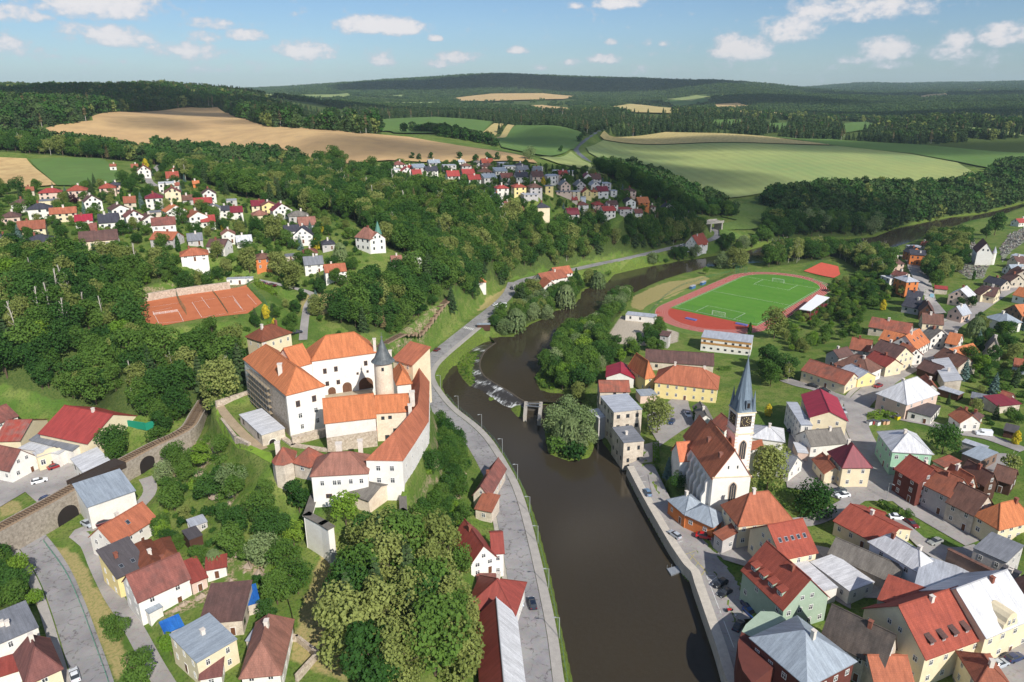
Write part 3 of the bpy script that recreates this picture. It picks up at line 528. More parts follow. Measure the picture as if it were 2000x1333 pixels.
paved('M',[(82,80),(160,0),(200,-60),(245,-60),(240,100),(335,300),(420,385),(600,450),(660,480),(640,600),(760,740),(880,860),(900,920),(770,1030),(745,1160),(810,1340),(830,1450),(740,1450),(655,1335),(560,1000),(485,780),(455,700),(405,600),(375,540),(258,340),(170,200)],nm='quay_street')
paved('L',[(640,930),(560,800),(560,720),(800,560),(830,585),(890,590),(900,650),(960,780),(840,845),(620,1000),(640,1333),(590,1333),(520,960)],nm='yard')
paved('N',[(190,1165),(340,1178),(460,1195),(740,1225),(780,1100),(880,1180),(980,1333),(620,1345),(470,1290),(200,1240)],nm='square')
paved('O',[(900,1290),(1120,1190),(1300,1110),(1450,1050),(1500,1450),(950,1450)],nm='square')
paved('N',[(560,620),(720,640),(760,700),(720,760),(620,780),(600,700)],nm='square',m=ASPH2)
paved('M',[(1035,95),(1400,135),(1400,190),(1150,160),(1020,130)],nm='square')
paved('O',[(-170,380),(60,425),(560,640),(650,690),(420,770),(200,760),(0,600),(-100,480)],nm='yard',m=CONC)
paved('N',[(215,870),(330,990),(470,1090),(480,1190),(190,1165),(200,1000)],nm='yard')
paved('M',[(600,480),(760,470),(1100,400),(1230,560),(1420,760),(1420,900),(1240,800),(1000,590),(780,640),(650,600)],nm='yard')
paved('O',[(330,350),(480,250),(700,440),(900,560),(1300,640),(1300,560),(1050,400),(880,420),(640,330),(520,230)],nm='yard')
paved('AA',[(560,740),(950,760),(1000,1050),(700,1120),(480,930)],nm='yard')
paved('Y',[(-60,620),(300,640),(420,760),(300,960),(60,1100),(-100,1000)],nm='yard')
paved('S',[(560,640),(640,700),(780,1150),(900,1290),(760,1300),(580,1020),(440,760),(430,640)],nm='lane')
paved('O',[(480,240),(560,230),(850,480),(820,530),(700,450)],nm='yard')
def quay():
 P=poly_at(PX('M',*quay_front),.2);Q=spline(P,2.0);T=np.gradient(Q,axis=0);T/=np.linalg.norm(T,axis=1)[:,None];Nn=np.stack([-T[:,1],T[:,0]],-1)
 if(Nn[0]@np.array([1,0]))<0:Nn=-Nn
 zr=3.3;prof=[(0,-1.5),(0.15,zr),(.15,zr),(2.4,zr+.02),(2.4,zr-1)]
 V=np.concatenate([np.column_stack([Q+Nn*a,np.full(len(Q),b)])for a,b in prof]);n_=len(Q)
 F=[(j*n_+i,j*n_+i+1,(j+1)*n_+i+1,(j+1)*n_+i)for j in range(4)for i in range(n_-1)]
 o=mesh_obj('quay_wall',V,F,mat('quay_stone',srgb(205,196,182),.9,.12,.8,bump=.3));tag(o,label='pale stone quay wall with a broad coping along the right bank of the river',cat='quay wall')
quay()
#building kit
def roof_mat(name,col,col2,kind='tile',rough=.85,spec=.25,dirt=.35):
 """roof covering in metres of slope (UV): courses of tiles, or standing seams of sheet metal"""
 m=bpy.data.materials.new(name);m.use_nodes=True;nt=m.node_tree;L=nt.links.new;b=nt.nodes['Principled BSDF']
 b.inputs['Roughness'].default_value=rough;b.inputs['Specular IOR Level'].default_value=spec
 uv=N(nt,'ShaderNodeUVMap');g=N(nt,'ShaderNodeNewGeometry')
 n1=N(nt,'ShaderNodeTexNoise',inp={'Scale':.35,'Detail':6.0,'Roughness':.65});n2=N(nt,'ShaderNodeTexNoise',inp={'Scale':3.0,'Detail':4.0})
 for q in(n1,n2):L(g.outputs['Position'],q.inputs['Vector'])
 r1=N(nt,'ShaderNodeMapRange',inp={1:.4,2:.68});L(n1.outputs[0],r1.inputs[0]);r2=N(nt,'ShaderNodeMapRange',inp={1:.35,2:.7});L(n2.outputs[0],r2.inputs[0])
 x=N(nt,'ShaderNodeMix',data_type='RGBA');x.inputs[6].default_value=col;x.inputs[7].default_value=col2
 mm=N(nt,'ShaderNodeMath',operation='MULTIPLY');mm.inputs[1].default_value=dirt*2;L(r1.outputs[0],mm.inputs[0]);L(mm.outputs[0],x.inputs[0])
 y=N(nt,'ShaderNodeMix',data_type='RGBA',blend_type='MULTIPLY');y.inputs[0].default_value=.14;L(x.outputs[2],y.inputs[6]);L(r2.outputs[0],y.inputs[7])
 st=N(nt,'ShaderNodeMapping');st.inputs['Scale'].default_value=(1.1,.13,1);L(uv.outputs[0],st.inputs[0]);n3=N(nt,'ShaderNodeTexNoise',inp={'Scale':1.0,'Detail':5.0,'Roughness':.7});L(st.outputs[0],n3.inputs['Vector'])
 r3=N(nt,'ShaderNodeMapRange',inp={1:.38,2:.62,3:.74,4:1.06});L(n3.outputs[0],r3.inputs[0]);y2=N(nt,'ShaderNodeMix',data_type='RGBA',blend_type='MULTIPLY');y2.inputs[0].default_value=1;L(y.outputs[2],y2.inputs[6]);L(r3.outputs[0],y2.inputs[7])
 out=y2.outputs[2]
 if kind=='tile':
  br=N(nt,'ShaderNodeTexBrick',inp={'Scale':1.0,'Mortar Size':.03,'Brick Width':.45,'Row Height':.38});L(uv.outputs[0],br.inputs['Vector'])
  br.inputs['Color1'].default_value=(1,1,1,1);br.inputs['Color2'].default_value=(.9,.9,.9,1);br.inputs['Mortar'].default_value=(.68,.68,.68,1)
  z=N(nt,'ShaderNodeMix',data_type='RGBA',blend_type='MULTIPLY');z.inputs[0].default_value=.55;L(out,z.inputs[6]);L(br.outputs[0],z.inputs[7]);out=z.outputs[2]
  bp=N(nt,'ShaderNodeBump',inp={'Strength':.5,'Distance':.05});L(br.outputs[0],bp.inputs['Height']);L(bp.outputs[0],b.inputs['Normal'])
 else:
  sx=N(nt,'ShaderNodeSeparateXYZ');L(uv.outputs[0],sx.inputs[0]);fr=N(nt,'ShaderNodeMath',operation='FRACT');dv=N(nt,'ShaderNodeMath',operation='MULTIPLY');dv.inputs[1].default_value=1.6
  L(sx.outputs[0],dv.inputs[0]);L(dv.outputs[0],fr.inputs[0]);gt=N(nt,'ShaderNodeMapRange',inp={1:.0,2:.14,3:.72,4:1.0});L(fr.outputs[0],gt.inputs[0])
  z=N(nt,'ShaderNodeMix',data_type='RGBA',blend_type='MULTIPLY');z.inputs[0].default_value=1;L(out,z.inputs[6]);L(gt.outputs[0],z.inputs[7]);out=z.outputs[2]
 L(out,b.inputs['Base Color']);MATS[name]=m;return m
RM={'ch':roof_mat('church_tile',srgb(228,138,100),srgb(204,116,84),dirt=.25),'or':roof_mat('new_orange_tile',srgb(212,132,88),srgb(198,118,78),dirt=.2),'or2':roof_mat('orange_tile',srgb(194,118,88),srgb(172,104,80)),'tc':roof_mat('terracotta_tile',srgb(172,104,80),srgb(142,92,76)),'tc2':roof_mat('faded_tile',srgb(172,120,104),srgb(138,100,88)),'br':roof_mat('brown_tile',srgb(136,98,84),srgb(104,80,72)),'br2':roof_mat('dark_brown_tile',srgb(118,88,82),srgb(92,74,70)),'br3':roof_mat('chestnut_tile',srgb(142,84,62),srgb(118,74,58)),'br4':roof_mat('mottled_red_tile',srgb(140,92,86),srgb(108,76,74)),'pk':roof_mat('weathered_pink_tile',srgb(178,104,84),srgb(134,96,84),dirt=.5),'pk2':roof_mat('old_red_brown_tile',srgb(156,98,88),srgb(120,84,78),dirt=.5),'pk3':roof_mat('rusty_red_sheet',srgb(172,82,70),srgb(150,112,104),'seam',dirt=.6),'dr':roof_mat('wine_red_sheet',srgb(136,50,62),srgb(124,46,58),'seam',.55,.4,.2),'rd':roof_mat('red_sheet',srgb(176,74,68),srgb(160,68,64),'seam',.6,.4,.3),'rd2':roof_mat('red_tile',srgb(178,92,74),srgb(154,80,68)),'rd3':roof_mat('brick_red_sheet',srgb(158,76,66),srgb(144,70,62),'seam',.6,.35,.2),'cr':roof_mat('crimson_sheet',srgb(176,52,70),srgb(166,48,66),'seam',.5,.45,.15),'gy':roof_mat('grey_slate',srgb(140,134,126),srgb(112,106,100)),'gy2':roof_mat('grey_sheet',srgb(140,142,148),srgb(122,124,130),'seam',.6,.4,.3),'dk':roof_mat('anthracite_tile',srgb(78,78,88),srgb(66,66,74),dirt=.2),'dk2':roof_mat('dark_grey_sheet',srgb(94,88,90),srgb(84,80,82),'seam',.6,.4,.2),'dkb':roof_mat('dark_eternit',srgb(112,100,92),srgb(84,78,74),dirt=.5),'wh':roof_mat('white_sheet',srgb(228,228,230),srgb(205,204,206),'seam',.5,.4,.3),'wh2':roof_mat('silver_sheet',srgb(196,200,208),srgb(178,180,188),'seam',.45,.5,.3),'bl':roof_mat('blue_grey_sheet',srgb(168,178,188),srgb(152,162,174),'seam',.5,.45,.25),'sp':roof_mat('spire_sheet',srgb(128,144,158),srgb(112,128,142),'seam',.5,.5,.3),'tarp':roof_mat('blue_tarp',srgb(38,104,190),srgb(52,122,205),'seam',.5,.4,.8),'lead':roof_mat('old_lead',srgb(116,122,124),srgb(84,88,90),'tile',.5,.5,.6)}
ROOFWORD={'ch':'red tiled','or':'bright orange tiled','or2':'orange tiled','tc':'terracotta tiled','tc2':'faded pink tiled','br':'brown tiled','br2':'dark brown tiled','br3':'chestnut brown tiled','br4':'mottled red tiled','pk':'weathered reddish tiled','pk2':'old red-brown tiled','pk3':'rusty red sheet','dr':'wine red','rd':'red','rd2':'brick red','rd3':'brick red sheet','cr':'crimson metal','gy':'grey slate','gy2':'grey sheet','dk':'anthracite','dk2':'dark grey','dkb':'dark mossy','wh':'white sheet','wh2':'silver sheet','bl':'blue-grey metal','tarp':'blue tarpaulin','sp':'steel blue'}
def wall(nm,c,c2=None,v=.06,sc=.35,b=.0):return mat('plaster_'+nm,c,.92,v,sc,c2,.15,b)
WM={'w':wall('white',srgb(236,232,224),srgb(216,210,200)),'w2':wall('bright_white',srgb(240,237,230),srgb(228,222,212)),'c':wall('cream',srgb(232,218,186),srgb(216,200,168)),'y':wall('yellow',srgb(240,220,158),srgb(228,206,146)),'p':wall('pink',srgb(222,196,180),srgb(206,180,164)),'g':wall('grey',srgb(198,192,188),srgb(180,174,170)),'m':wall('mint',srgb(172,212,182),srgb(156,196,168)),'o':wall('orange',srgb(214,132,78),srgb(200,118,70)),'b':wall('brick',srgb(112,64,56),srgb(96,56,50)),'bk':wall('weathered_brick',srgb(140,116,100),srgb(116,96,84)),'gr':wall('sage',srgb(168,186,166),srgb(154,172,152)),'s':wall('old',srgb(222,210,192),srgb(178,164,148),.1,.5,.2),'st':mat('rubble_stone',srgb(216,202,184),.95,.2,1.5,srgb(150,132,114),.1,.5),'cs':mat('castle_plaster',srgb(238,224,202),.95,.1,.25,srgb(212,190,166),.1,.2),'lb':wall('pale_blue',srgb(214,222,230),srgb(200,208,218)),'wd':mat('larch_boards',srgb(196,146,88),.8,.12,.8),'gn':wall('green',srgb(150,190,130)),'dkw':mat('dark_boards',srgb(86,58,46),.8,.1,1.0)}
WALLWORD={'w':'white','w2':'white','c':'cream','y':'yellow','p':'pale pink','g':'pale grey','m':'mint green','o':'orange','b':'dark brick','bk':'weathered brick','gr':'sage green','s':'old plastered','st':'stone','cs':'plastered','lb':'pale blue','wd':'wooden','gn':'green','dkw':'dark wooden'}
def flatmat(nm,c,r=.8,**k):return mat(nm,c,r,k.pop('var',.04),k.pop('scale',2.0),**k)
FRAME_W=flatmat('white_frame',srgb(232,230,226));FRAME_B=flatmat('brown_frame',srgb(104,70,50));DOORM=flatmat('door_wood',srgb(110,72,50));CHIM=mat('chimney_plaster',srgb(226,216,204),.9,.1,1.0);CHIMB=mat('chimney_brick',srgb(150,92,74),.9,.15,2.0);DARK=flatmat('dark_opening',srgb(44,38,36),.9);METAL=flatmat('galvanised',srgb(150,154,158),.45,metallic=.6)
GLASS=bpy.data.materials.new('window_glass');GLASS.use_nodes=True
_b=GLASS.node_tree.nodes['Principled BSDF'];_b.inputs['Base Color'].default_value=srgb(58,62,68);_b.inputs['Roughness'].default_value=.15;_b.inputs['Specular IOR Level'].default_value=.6
class MB:
 """collects boxes and faces for one mesh; coordinates relative to an origin"""
 def __init__(s,org=(0,0,0)):s.v=[];s.f=[];s.m=[];s.uv=[];s.o=np.array(org,float)
 def face(s,pts,mi=0,uv=None):
  b=len(s.v);s.v+=[tuple(np.array(p,float)-s.o)for p in pts];s.f.append(tuple(range(b,b+len(pts))));s.m.append(mi);s.uv+=list(uv)if uv is not None else[(0,0)]*len(pts)
 def box(s,c,sx,sy,sz,rz=0.0,mi=0,rot=None):
  """box with its base centre at c"""
  ca,sa=math.cos(rz),math.sin(rz);P=[]
  for dz in(0,sz):
   for dx,dy in((-1,-1),(1,-1),(1,1),(-1,1)):
    x,y=dx*sx/2,dy*sy/2;P.append((c[0]+x*ca-y*sa,c[1]+x*sa+y*ca,c[2]+dz))
  for q in((3,2,1,0),(4,5,6,7),(0,1,5,4),(1,2,6,5),(2,3,7,6),(3,0,4,7)):s.face([P[i]for i in q],mi)
 def bar(s,a,b,w,mi=0,n=4):
  a=np.array(a,float);b=np.array(b,float);d=b-a;L=np.linalg.norm(d);d/=L;r=np.cross(d,(0,0,1)if abs(d[2])<.9 else(1,0,0));r/=np.linalg.norm(r);t=np.cross(d,r)
  ring=[(math.cos(2*math.pi*(i+.5)/n)*r+math.sin(2*math.pi*(i+.5)/n)*t)*w/2 for i in range(n)]
  for i in range(n):j=(i+1)%n;s.face([a+ring[i],b+ring[i],b+ring[j],a+ring[j]],mi)
  s.face([b+q for q in ring],mi);s.face([a+q for q in ring[::-1]],mi)
 def cyl(s,c,r0,r1,z0,z1,n=16,mi=0,cap=True):
  for i in range(n):
   a,b=2*math.pi*i/n,2*math.pi*(i+1)/n
   q=[(c[0]+r0*math.cos(a),c[1]+r0*math.sin(a),z0),(c[0]+r0*math.cos(b),c[1]+r0*math.sin(b),z0),(c[0]+r1*math.cos(b),c[1]+r1*math.sin(b),z1),(c[0]+r1*math.cos(a),c[1]+r1*math.sin(a),z1)]
   w=r0*(b-a);uu=[(i*w,z0),(i*w+w,z0),(i*w+w,z1),(i*w,z1)]
   if r1<1e-3:s.face(q[:3],mi,uu[:3])
   else:s.face(q,mi,uu)
  if cap and r1>1e-3:s.face([(c[0]+r1*math.cos(2*math.pi*i/n),c[1]+r1*math.sin(2*math.pi*i/n),z1)for i in range(n)],mi)
 def prism(s,pts,z0,z1,mi=0,top=True):
  n=len(pts);ar=sum(pts[i][0]*pts[(i+1)%n][1]-pts[(i+1)%n][0]*pts[i][1]for i in range(n))
  if ar<0:pts=pts[::-1]
  for i in range(n):
   a,b=pts[i],pts[(i+1)%n];s.face([(a[0],a[1],z0),(b[0],b[1],z0),(b[0],b[1],z1),(a[0],a[1],z1)],mi)
  if top:s.face([(p[0],p[1],z1)for p in pts],mi)
 def build(s,name,m,parent=None,smoothf=False):
  return mesh_obj(name,s.v,s.f,m,parent,s.m,smoothf,s.uv)
def window_mesh(nm,frame,cols=2,rows=2,t=.09):
 b=MB();b.face([(-.5,-.02,0),(.5,-.02,0),(.5,-.02,1),(-.5,-.02,1)],1)
 def fr(x0,x1,z0,z1):b.box(((x0+x1)/2,-.03,z0),x1-x0,.06,z1-z0)
 fr(-.5,-.5+t,0,1);fr(.5-t,.5,0,1);fr(-.5+t,.5-t,0,t*.8);fr(-.5+t,.5-t,1-t*.8,1)
 for i in range(1,cols):x=-.5+i/cols;fr(x-t*.4,x+t*.4,t*.8,1-t*.8)
 if rows==2:b.box((0,-.035,.62),1-2*t,.05,t*.5)
 me=bpy.data.meshes.new(nm);me.from_pydata([tuple(map(float,v))for v in b.v],[],b.f);me.materials.append(frame);me.materials.append(GLASS);me.polygons.foreach_set('material_index',b.m);return me
WIN={'w':window_mesh('casement_window',FRAME_W,2,2,.1),'b':window_mesh('brown_casement',FRAME_B,2,1,.12),'d':window_mesh('dark_window',DARK,1,1,.06)}
def sky_mesh():
 b=MB();b.box((0,0,-.02),1,1,.1);b.face([(-.38,-.38,.085),(.38,-.38,.085),(.38,.38,.085),(-.38,.38,.085)],1)
 me=bpy.data.meshes.new('roof_window');me.from_pydata([tuple(map(float,v))for v in b.v],[],b.f);me.materials.append(METAL);me.materials.append(GLASS);me.polygons.foreach_set('material_index',b.m);return me
SKYW=sky_mesh()
def door_mesh():
 b=MB();b.box((0,-.03,0),1,.08,1);b.box((0,-.075,.04),.8,.03,.9,mi=1)
 me=bpy.data.meshes.new('door');me.from_pydata([tuple(map(float,v))for v in b.v],[],b.f);me.materials.append(FRAME_W);me.materials.append(DOORM);me.polygons.foreach_set('material_index',b.m);return me
DOOR=door_mesh()
def place(me,name,parent,p,rz,sx,sz,sy=1.0,rx=0.0):
 o=bpy.data.objects.new(name,me);link(o,parent);o.location=tuple(np.array(p,float)-np.array(parent_org(parent)));o.rotation_euler=(rx,0,rz);o.scale=(sx,sy,sz);return o
def parent_org(p):
 v=Vector((0,0,0))
 while p is not None:v+=p.location;p=p.parent
 return v
EXCL=[]
def block(root,A,B,C=None,d=None,ze=6,zb=0,wm='w',rc='tc',kind='g',rise=None,pitch=38,ov=.45,win='w',st=None,sp=2.7,ww=1.0,wh=1.4,wsides=(0,1,2,3),door=True,chim=1,sky=0,detail=True,rows=None,rc2=None,gwin=True,wallm=None,roofm=None):
 A=np.array(A[:2],float);B=np.array(B[:2],float);u=B-A;Lu=np.linalg.norm(u);u/=Lu
 nrm=np.array([-u[1],u[0]])
 if C is not None:
  C=np.array(C[:2],float);w=float((C-B)@nrm)
 else:w=d if nrm@(A+B)>0 else-d
 if w<0:A,B=B,A;u=-u;nrm=-nrm;w=-w;kindflip=True
 org=np.array(root.location);v=nrm;Lv=w
 P=lambda s,t,z:np.array([*(A+u*s+v*t),z])
 wallm=wallm or WM[wm];roofm=roofm or RM[rc]
 ridge_u=kind in('g','mans','shed')or(kind in('hip','pyr')and Lu>=Lv);span=Lv if ridge_u else Lu
 if rise is None:rise={'flat':0,'shed':Lv*.18}.get(kind,math.tan(R(pitch))*span/2)
 W=MB(org);c4=[(0,0),(Lu,0),(Lu,Lv),(0,Lv)]
 for i in range(4):
  a,b=c4[i],c4[(i+1)%4];pts=[P(*a,zb),P(*b,zb),P(*b,ze),P(*a,ze)]
  if kind in('g','mans')and i in(1,3):pts.insert(3,P(a[0],Lv/2,ze+rise))
  if kind=='gy' and i in(0,2):pts.insert(3,P(Lu/2,a[1],ze+rise))
  if kind=='shed':
   if i==1:pts=[P(*a,zb),P(*b,zb),P(*b,ze+rise),P(*a,ze)]
   if i==2:pts=[P(*a,zb),P(*b,zb),P(*b,ze+rise),P(*a,ze+rise)]
   if i==3:pts=[P(*a,zb),P(*b,zb),P(*b,ze),P(*a,ze+rise)]
  W.face(pts)
 wo=W.build('wall',wallm,root)
 Rf=MB(org);th=.2
 def slab(pts,uvs,mi=0):
  n=len(pts);Rf.face(pts,mi,uvs);low=[p-np.array([0,0,th])for p in pts];Rf.face(low[::-1],mi)
  for i in range(n):j=(i+1)%n;Rf.face([low[i],low[j],pts[j],pts[i]],mi)
 up=np.array([0,0,.06+th])
 if kind in('g','gy'):
  if kind=='g':Q=lambda s,t,z:P(s,t,z);La,Lb=Lu,Lv
  else:Q=lambda s,t,z:P(t,s,z);La,Lb=Lv,Lu
  k=rise/(Lb/2);g=.3
  for sgn,t0 in((1,-ov),(-1,Lb+ov)):
   pts=[Q(-g,t0,ze-k*ov)+up,Q(La+g,t0,ze-k*ov)+up,Q(La+g,Lb/2,ze+rise)+up,Q(-g,Lb/2,ze+rise)+up]
   sl=math.hypot(Lb/2+ov,rise+k*ov);uv=[(0,0),(La,0),(La,sl),(0,sl)]
   if(sgn<0)!=(kind=='gy'):pts=pts[::-1];uv=uv[::-1]
   slab(pts,uv,1 if(rc2 and sgn<0)else 0)
 elif kind in('hip','pyr'):
  h=span/2 if kind=='hip' else max(Lu,Lv)/2
  k=rise/(span/2);e=ze-k*ov*.8
  c=[P(-ov,-ov,e)+up,P(Lu+ov,-ov,e)+up,P(Lu+ov,Lv+ov,e)+up,P(-ov,Lv+ov,e)+up]
  if ridge_u:hh=min(h,Lu/2-.01);r0,r1=P(hh,Lv/2,ze+rise)+up,P(Lu-hh,Lv/2,ze+rise)+up;faces=[([c[0],c[1],r1,r0]),([c[1],c[2],r1]),([c[2],c[3],r0,r1]),([c[3],c[0],r0])]
  else:hh=min(h,Lv/2-.01);r0,r1=P(Lu/2,hh,ze+rise)+up,P(Lu/2,Lv-hh,ze+rise)+up;faces=[([c[0],c[1],r0]),([c[1],c[2],r1,r0]),([c[2],c[3],r1]),([c[3],c[0],r0,r1])]
  for f in faces:
   ex=f[1]-f[0];ll=np.linalg.norm(ex);ex/=ll;nn=np.cross(ex,f[2]-f[0]);nn/=np.linalg.norm(nn);ey=np.cross(nn,ex)
   Rf.face(f,0,[((q-f[0])@ex,(q-f[0])@ey)for q in f])
  lo=[q-np.array([0,0,th])for q in c]
  for i in range(4):j=(i+1)%4;Rf.face([lo[i],lo[j],c[j],c[i]])
  Rf.face(lo[::-1])
 elif kind=='mans':
  q=min(Lv*.2,2.2);hz=rise*.62
  for s0,s1,t0,t1,z0,z1 in((0,0,-.3,q,ze,ze+hz),(0,0,q,Lv/2,ze+hz,ze+rise)):
   for fl in(0,1):
    T=(lambda t:t)if not fl else(lambda t:Lv-t)
    pts=[P(-.2,T(t0),z0)+up,P(Lu+.2,T(t0),z0)+up,P(Lu+.2,T(t1),z1)+up,P(-.2,T(t1),z1)+up];uv=[(0,0),(Lu,0),(Lu,3),(0,3)]
    slab(pts[::-1]if fl else pts,uv[::-1]if fl else uv)
 elif kind=='flat':
  pts=[P(-.15,-.15,ze)+up,P(Lu+.15,-.15,ze)+up,P(Lu+.15,Lv+.15,ze+.02)+up,P(-.15,Lv+.15,ze+.02)+up];slab(pts,[(0,0),(Lu,0),(Lu,Lv),(0,Lv)])
 elif kind=='shed':
  k=rise/Lv;pts=[P(-.3,-ov,ze-k*ov)+up,P(Lu+.3,-ov,ze-k*ov)+up,P(Lu+.3,Lv+.3,ze+rise+k*.3)+up,P(-.3,Lv+.3,ze+rise+k*.3)+up];slab(pts,[(0,0),(Lu,0),(Lu,Lv),(0,Lv)])
 ro=Rf.build('roof',[roofm,RM[rc2]]if rc2 else roofm,root)
 if detail and kind in('g','gy','hip'):
  q0,q1=(P(-.3,Lv/2,ze+rise),P(Lu+.3,Lv/2,ze+rise))if kind=='g' else(P(Lu/2,-.3,ze+rise),P(Lu/2,Lv+.3,ze+rise))if kind=='gy' else(r0-up,r1-up)
  rc_=MB(org);rc_.bar(q0+up,q1+up,.34,n=5)
  if kind=='hip':
   for i in range(4):rc_.bar(c[i],r0 if np.linalg.norm(c[i]-r0)<np.linalg.norm(c[i]-r1)else r1,.26,n=4)
  rc_.build('ridge_cap',roofm,ro)
 def zroof(s,t):
  a,b=(t,Lv)if ridge_u else(s,Lu)
  if kind in('flat',):return ze
  if kind=='shed':return ze+rise*t/Lv
  return ze+rise*(1-abs(a/b*2-1))
 for i in range(chim):
  s,t=(Lu*(.3+.4*random.random()),Lv*(.42+.16*random.random()))if ridge_u else(Lu*(.42+.16*random.random()),Lv*(.3+.4*random.random()))
  if chim>1 and ridge_u:s=Lu*(i+.6)/chim*.95
  c=MB(org);p=P(s,t,zroof(s,t)-.6);cw=.75 if detail else .9
  c.box(p,cw,cw,2.0,math.atan2(u[1],u[0]));c.box(p+np.array([0,0,2.0]),cw+.2,cw+.2,.12,math.atan2(u[1],u[0]))
  c.build('chimney',random.choice([CHIM,CHIM,CHIMB]),ro)
 sides=[(0,0,Lu,u,-v),(Lu,0,Lv,v,u),(Lu,Lv,Lu,-u,v),(0,Lv,Lv,-v,-u)]
 hz=ze-max(zb,float(zt(*(A+u*Lu/2+v*Lv/2))))
 ns=st or max(1,int(round(hz/2.9)))
 far=MB(org);dd=False;wv=random.uniform(.85,1.25)
 for si,(s0,t0,L,e,nn)in enumerate(sides):
  if si not in wsides or win is None:continue
  o2=A+u*s0+v*t0;mid=o2+e*L/2
  if nn@mid>.25*np.linalg.norm(mid):continue
  n=max(1,int((L-1.0)/sp));rz=math.atan2(e[1],e[0]);gable=(kind=='g' and si in(1,3))or(kind=='gy' and si in(0,2))
  pos=[]
  for r in range(ns):
   zz=ze-(ns-r)*(hz/ns)+(hz/ns)*.36
   for i in range(n):pos.append((L*(i+.5)/n,zz,ww,min(wh,hz/ns*.55),r))
  if gable and gwin and rise>2.6:
   for i in((-1,1)if L>8 else(0,)):pos.append((L/2+i*1.3,ze+rise*.18,ww*.9,1.2,9))
  for q,(a,zz,w_,h_,r)in enumerate(pos):
   p=np.array([*(o2+e*a),zz])
   if r==0 and door and not dd and si==(0 if(-v)@mid<0 else si)and q==n//2:
    dd=True
    if detail:place(DOOR,'door',root,np.array([*(o2+e*a+nn*.02),ze-hz+.05]),rz,1.1,2.1);continue
   if random.random()<.06 and r!=9:continue
   if detail:place(WIN[win],'window',root,p+np.array([*(nn*.01),0]),rz,w_*wv,h_*(1.1-.1*wv))
   else:
    c0=p[:2]+nn*.04;far.face([(*(c0-e*w_/2),zz),(*(c0+e*w_/2),zz),(*(c0+e*w_/2),zz+h_),(*(c0-e*w_/2),zz+h_)])
 if far.f:
  fo=far.build('window',GLASS,root);fo['kind']='stuff'
 k=rise/(span/2)if kind not in('flat','shed')else(0 if kind=='flat' else rise/Lv)
 for i in range(sky):
  s=Lu*(i+.8)/(sky+.6)
  if ridge_u:t=Lv*.25;p=P(s,t,ze+k*t)+up*1.02;place(SKYW,'roof_window',ro,p,math.atan2(u[1],u[0]),.9,1,1.25,math.atan(k))
 cx,cy=A+u*Lu/2+v*Lv/2;EXCL.append((cx,cy,max(Lu,Lv)*.5+1.5,(A,u,v,Lu,Lv)))
 return dict(P=P,Lu=Lu,Lv=Lv,u=u,v=v,ze=ze,rise=rise,roof=ro,wall=wo,zroof=zroof,A=A)
HOUSES=[]
def trim(s,n=16):
 w=s.split()
 for drop in(('tiled','metal','sheet'),('the','a','an','its'),('small','big','long,','hipped','lean-to','in'),('little','with','huge','broad','plastered')):
  for d in drop:
   while len(w)>n and d in w:w.remove(d)
 return ' '.join(w)
def house(v,pts,d=None,h=5,k='g',rc='tc',wc='w',at='',lab=None,name='house',group=None,blocks=None,zg=None,catg='house',**kw):
 """pts: two or three corners of the eaves as seen in the photograph; h: height of the eaves over the ground"""
 pp=PX(v,*pts);m=np.mean(pp,0);z=hit(*m,extra=h)[2]if zg is None else zg;c=atz(*m,z+h)
 W3=[atz(*p,z+h)for p in pp];A,B=W3[0],W3[1];C=W3[2]if len(W3)>2 else None
 D=float(np.hypot(c[0],c[1]));det=kw.pop('detail',D<330)
 root=empty(name,(c[0],c[1],z))
 kw.setdefault('chim',1 if k!='flat' else 0)
 I=block(root,A,B,C,d,z+h,z-2.5,wc,rc,k,detail=det,**kw)
 I['root']=root;I['z']=z
 for b in blocks or[]:
  b=dict(b);bv=b.pop('v',v);bp=PX(bv,*b.pop('pts'));bh=b.pop('h',h);w3=[atz(*p,z+bh)for p in bp]
  b.setdefault('chim',0);b.setdefault('detail',det);b.setdefault('door',False)
  I.setdefault('sub',[]).append(block(root,w3[0],w3[1],w3[2]if len(w3)>2 else None,b.pop('d',None),z+bh,z-2.5,b.pop('wc',wc),b.pop('rc',rc),b.pop('k',k),**b))
 if lab is None:
  kind={'flat':'flat','hip':'hipped','pyr':'pyramid','shed':'lean-to'}.get(k,'')
  lab=f"{WALLWORD[wc]} {name.replace('_', ' ')} with {ROOFWORD[rc]} {kind + ' ' if kind and k != 'flat' else ''}roof {at}"
 tag(root,trim(lab),catg,group);HOUSES.append((root,rc,wc,k,m,group));return I
#the castle
def w3(v,z,*pts):return[atz(*p,z)for p in PX(v,*pts)]
cas=empty('castle',(-52,190,25),label='white hilltop castle with bright orange tiled wings and a round tower above the river',cat='castle')
CORG=np.array(cas.location)
def cblk(v,pts,ze,zb,d=None,**k):
 q=w3(v,ze,*pts);k.setdefault('detail',True);k.setdefault('door',False);k.setdefault('chim',0)
 return block(cas,q[0],q[1],q[2]if len(q)>2 else None,d,ze,zb,k.pop('wm','w2'),k.pop('rc','or'),**k)
wr=cblk('Q',[(82,310),(495,662),(870,572)],38,23,kind='hip',rise=5.2,wsides=(),ov=.3)
def cwin(I,s,t_side,z,w=1.1,h=1.5,kind='b',n=None):
 """window on side 0 (front) or 1 (right) of a block, s metres along"""
 u,v=I['u'],I['v'];P=I['P']
 if t_side==0:p=P(s,0,z)-np.array([*v*.03,0]);rz=math.atan2(u[1],u[0])
 else:p=P(I['Lu'],s,z)+np.array([*u*.03,0]);rz=math.atan2(v[1],v[0])
 return place(WIN[kind],'window',cas,p,rz,w,h)
print('west range',wr['Lu'],wr['Lv'])
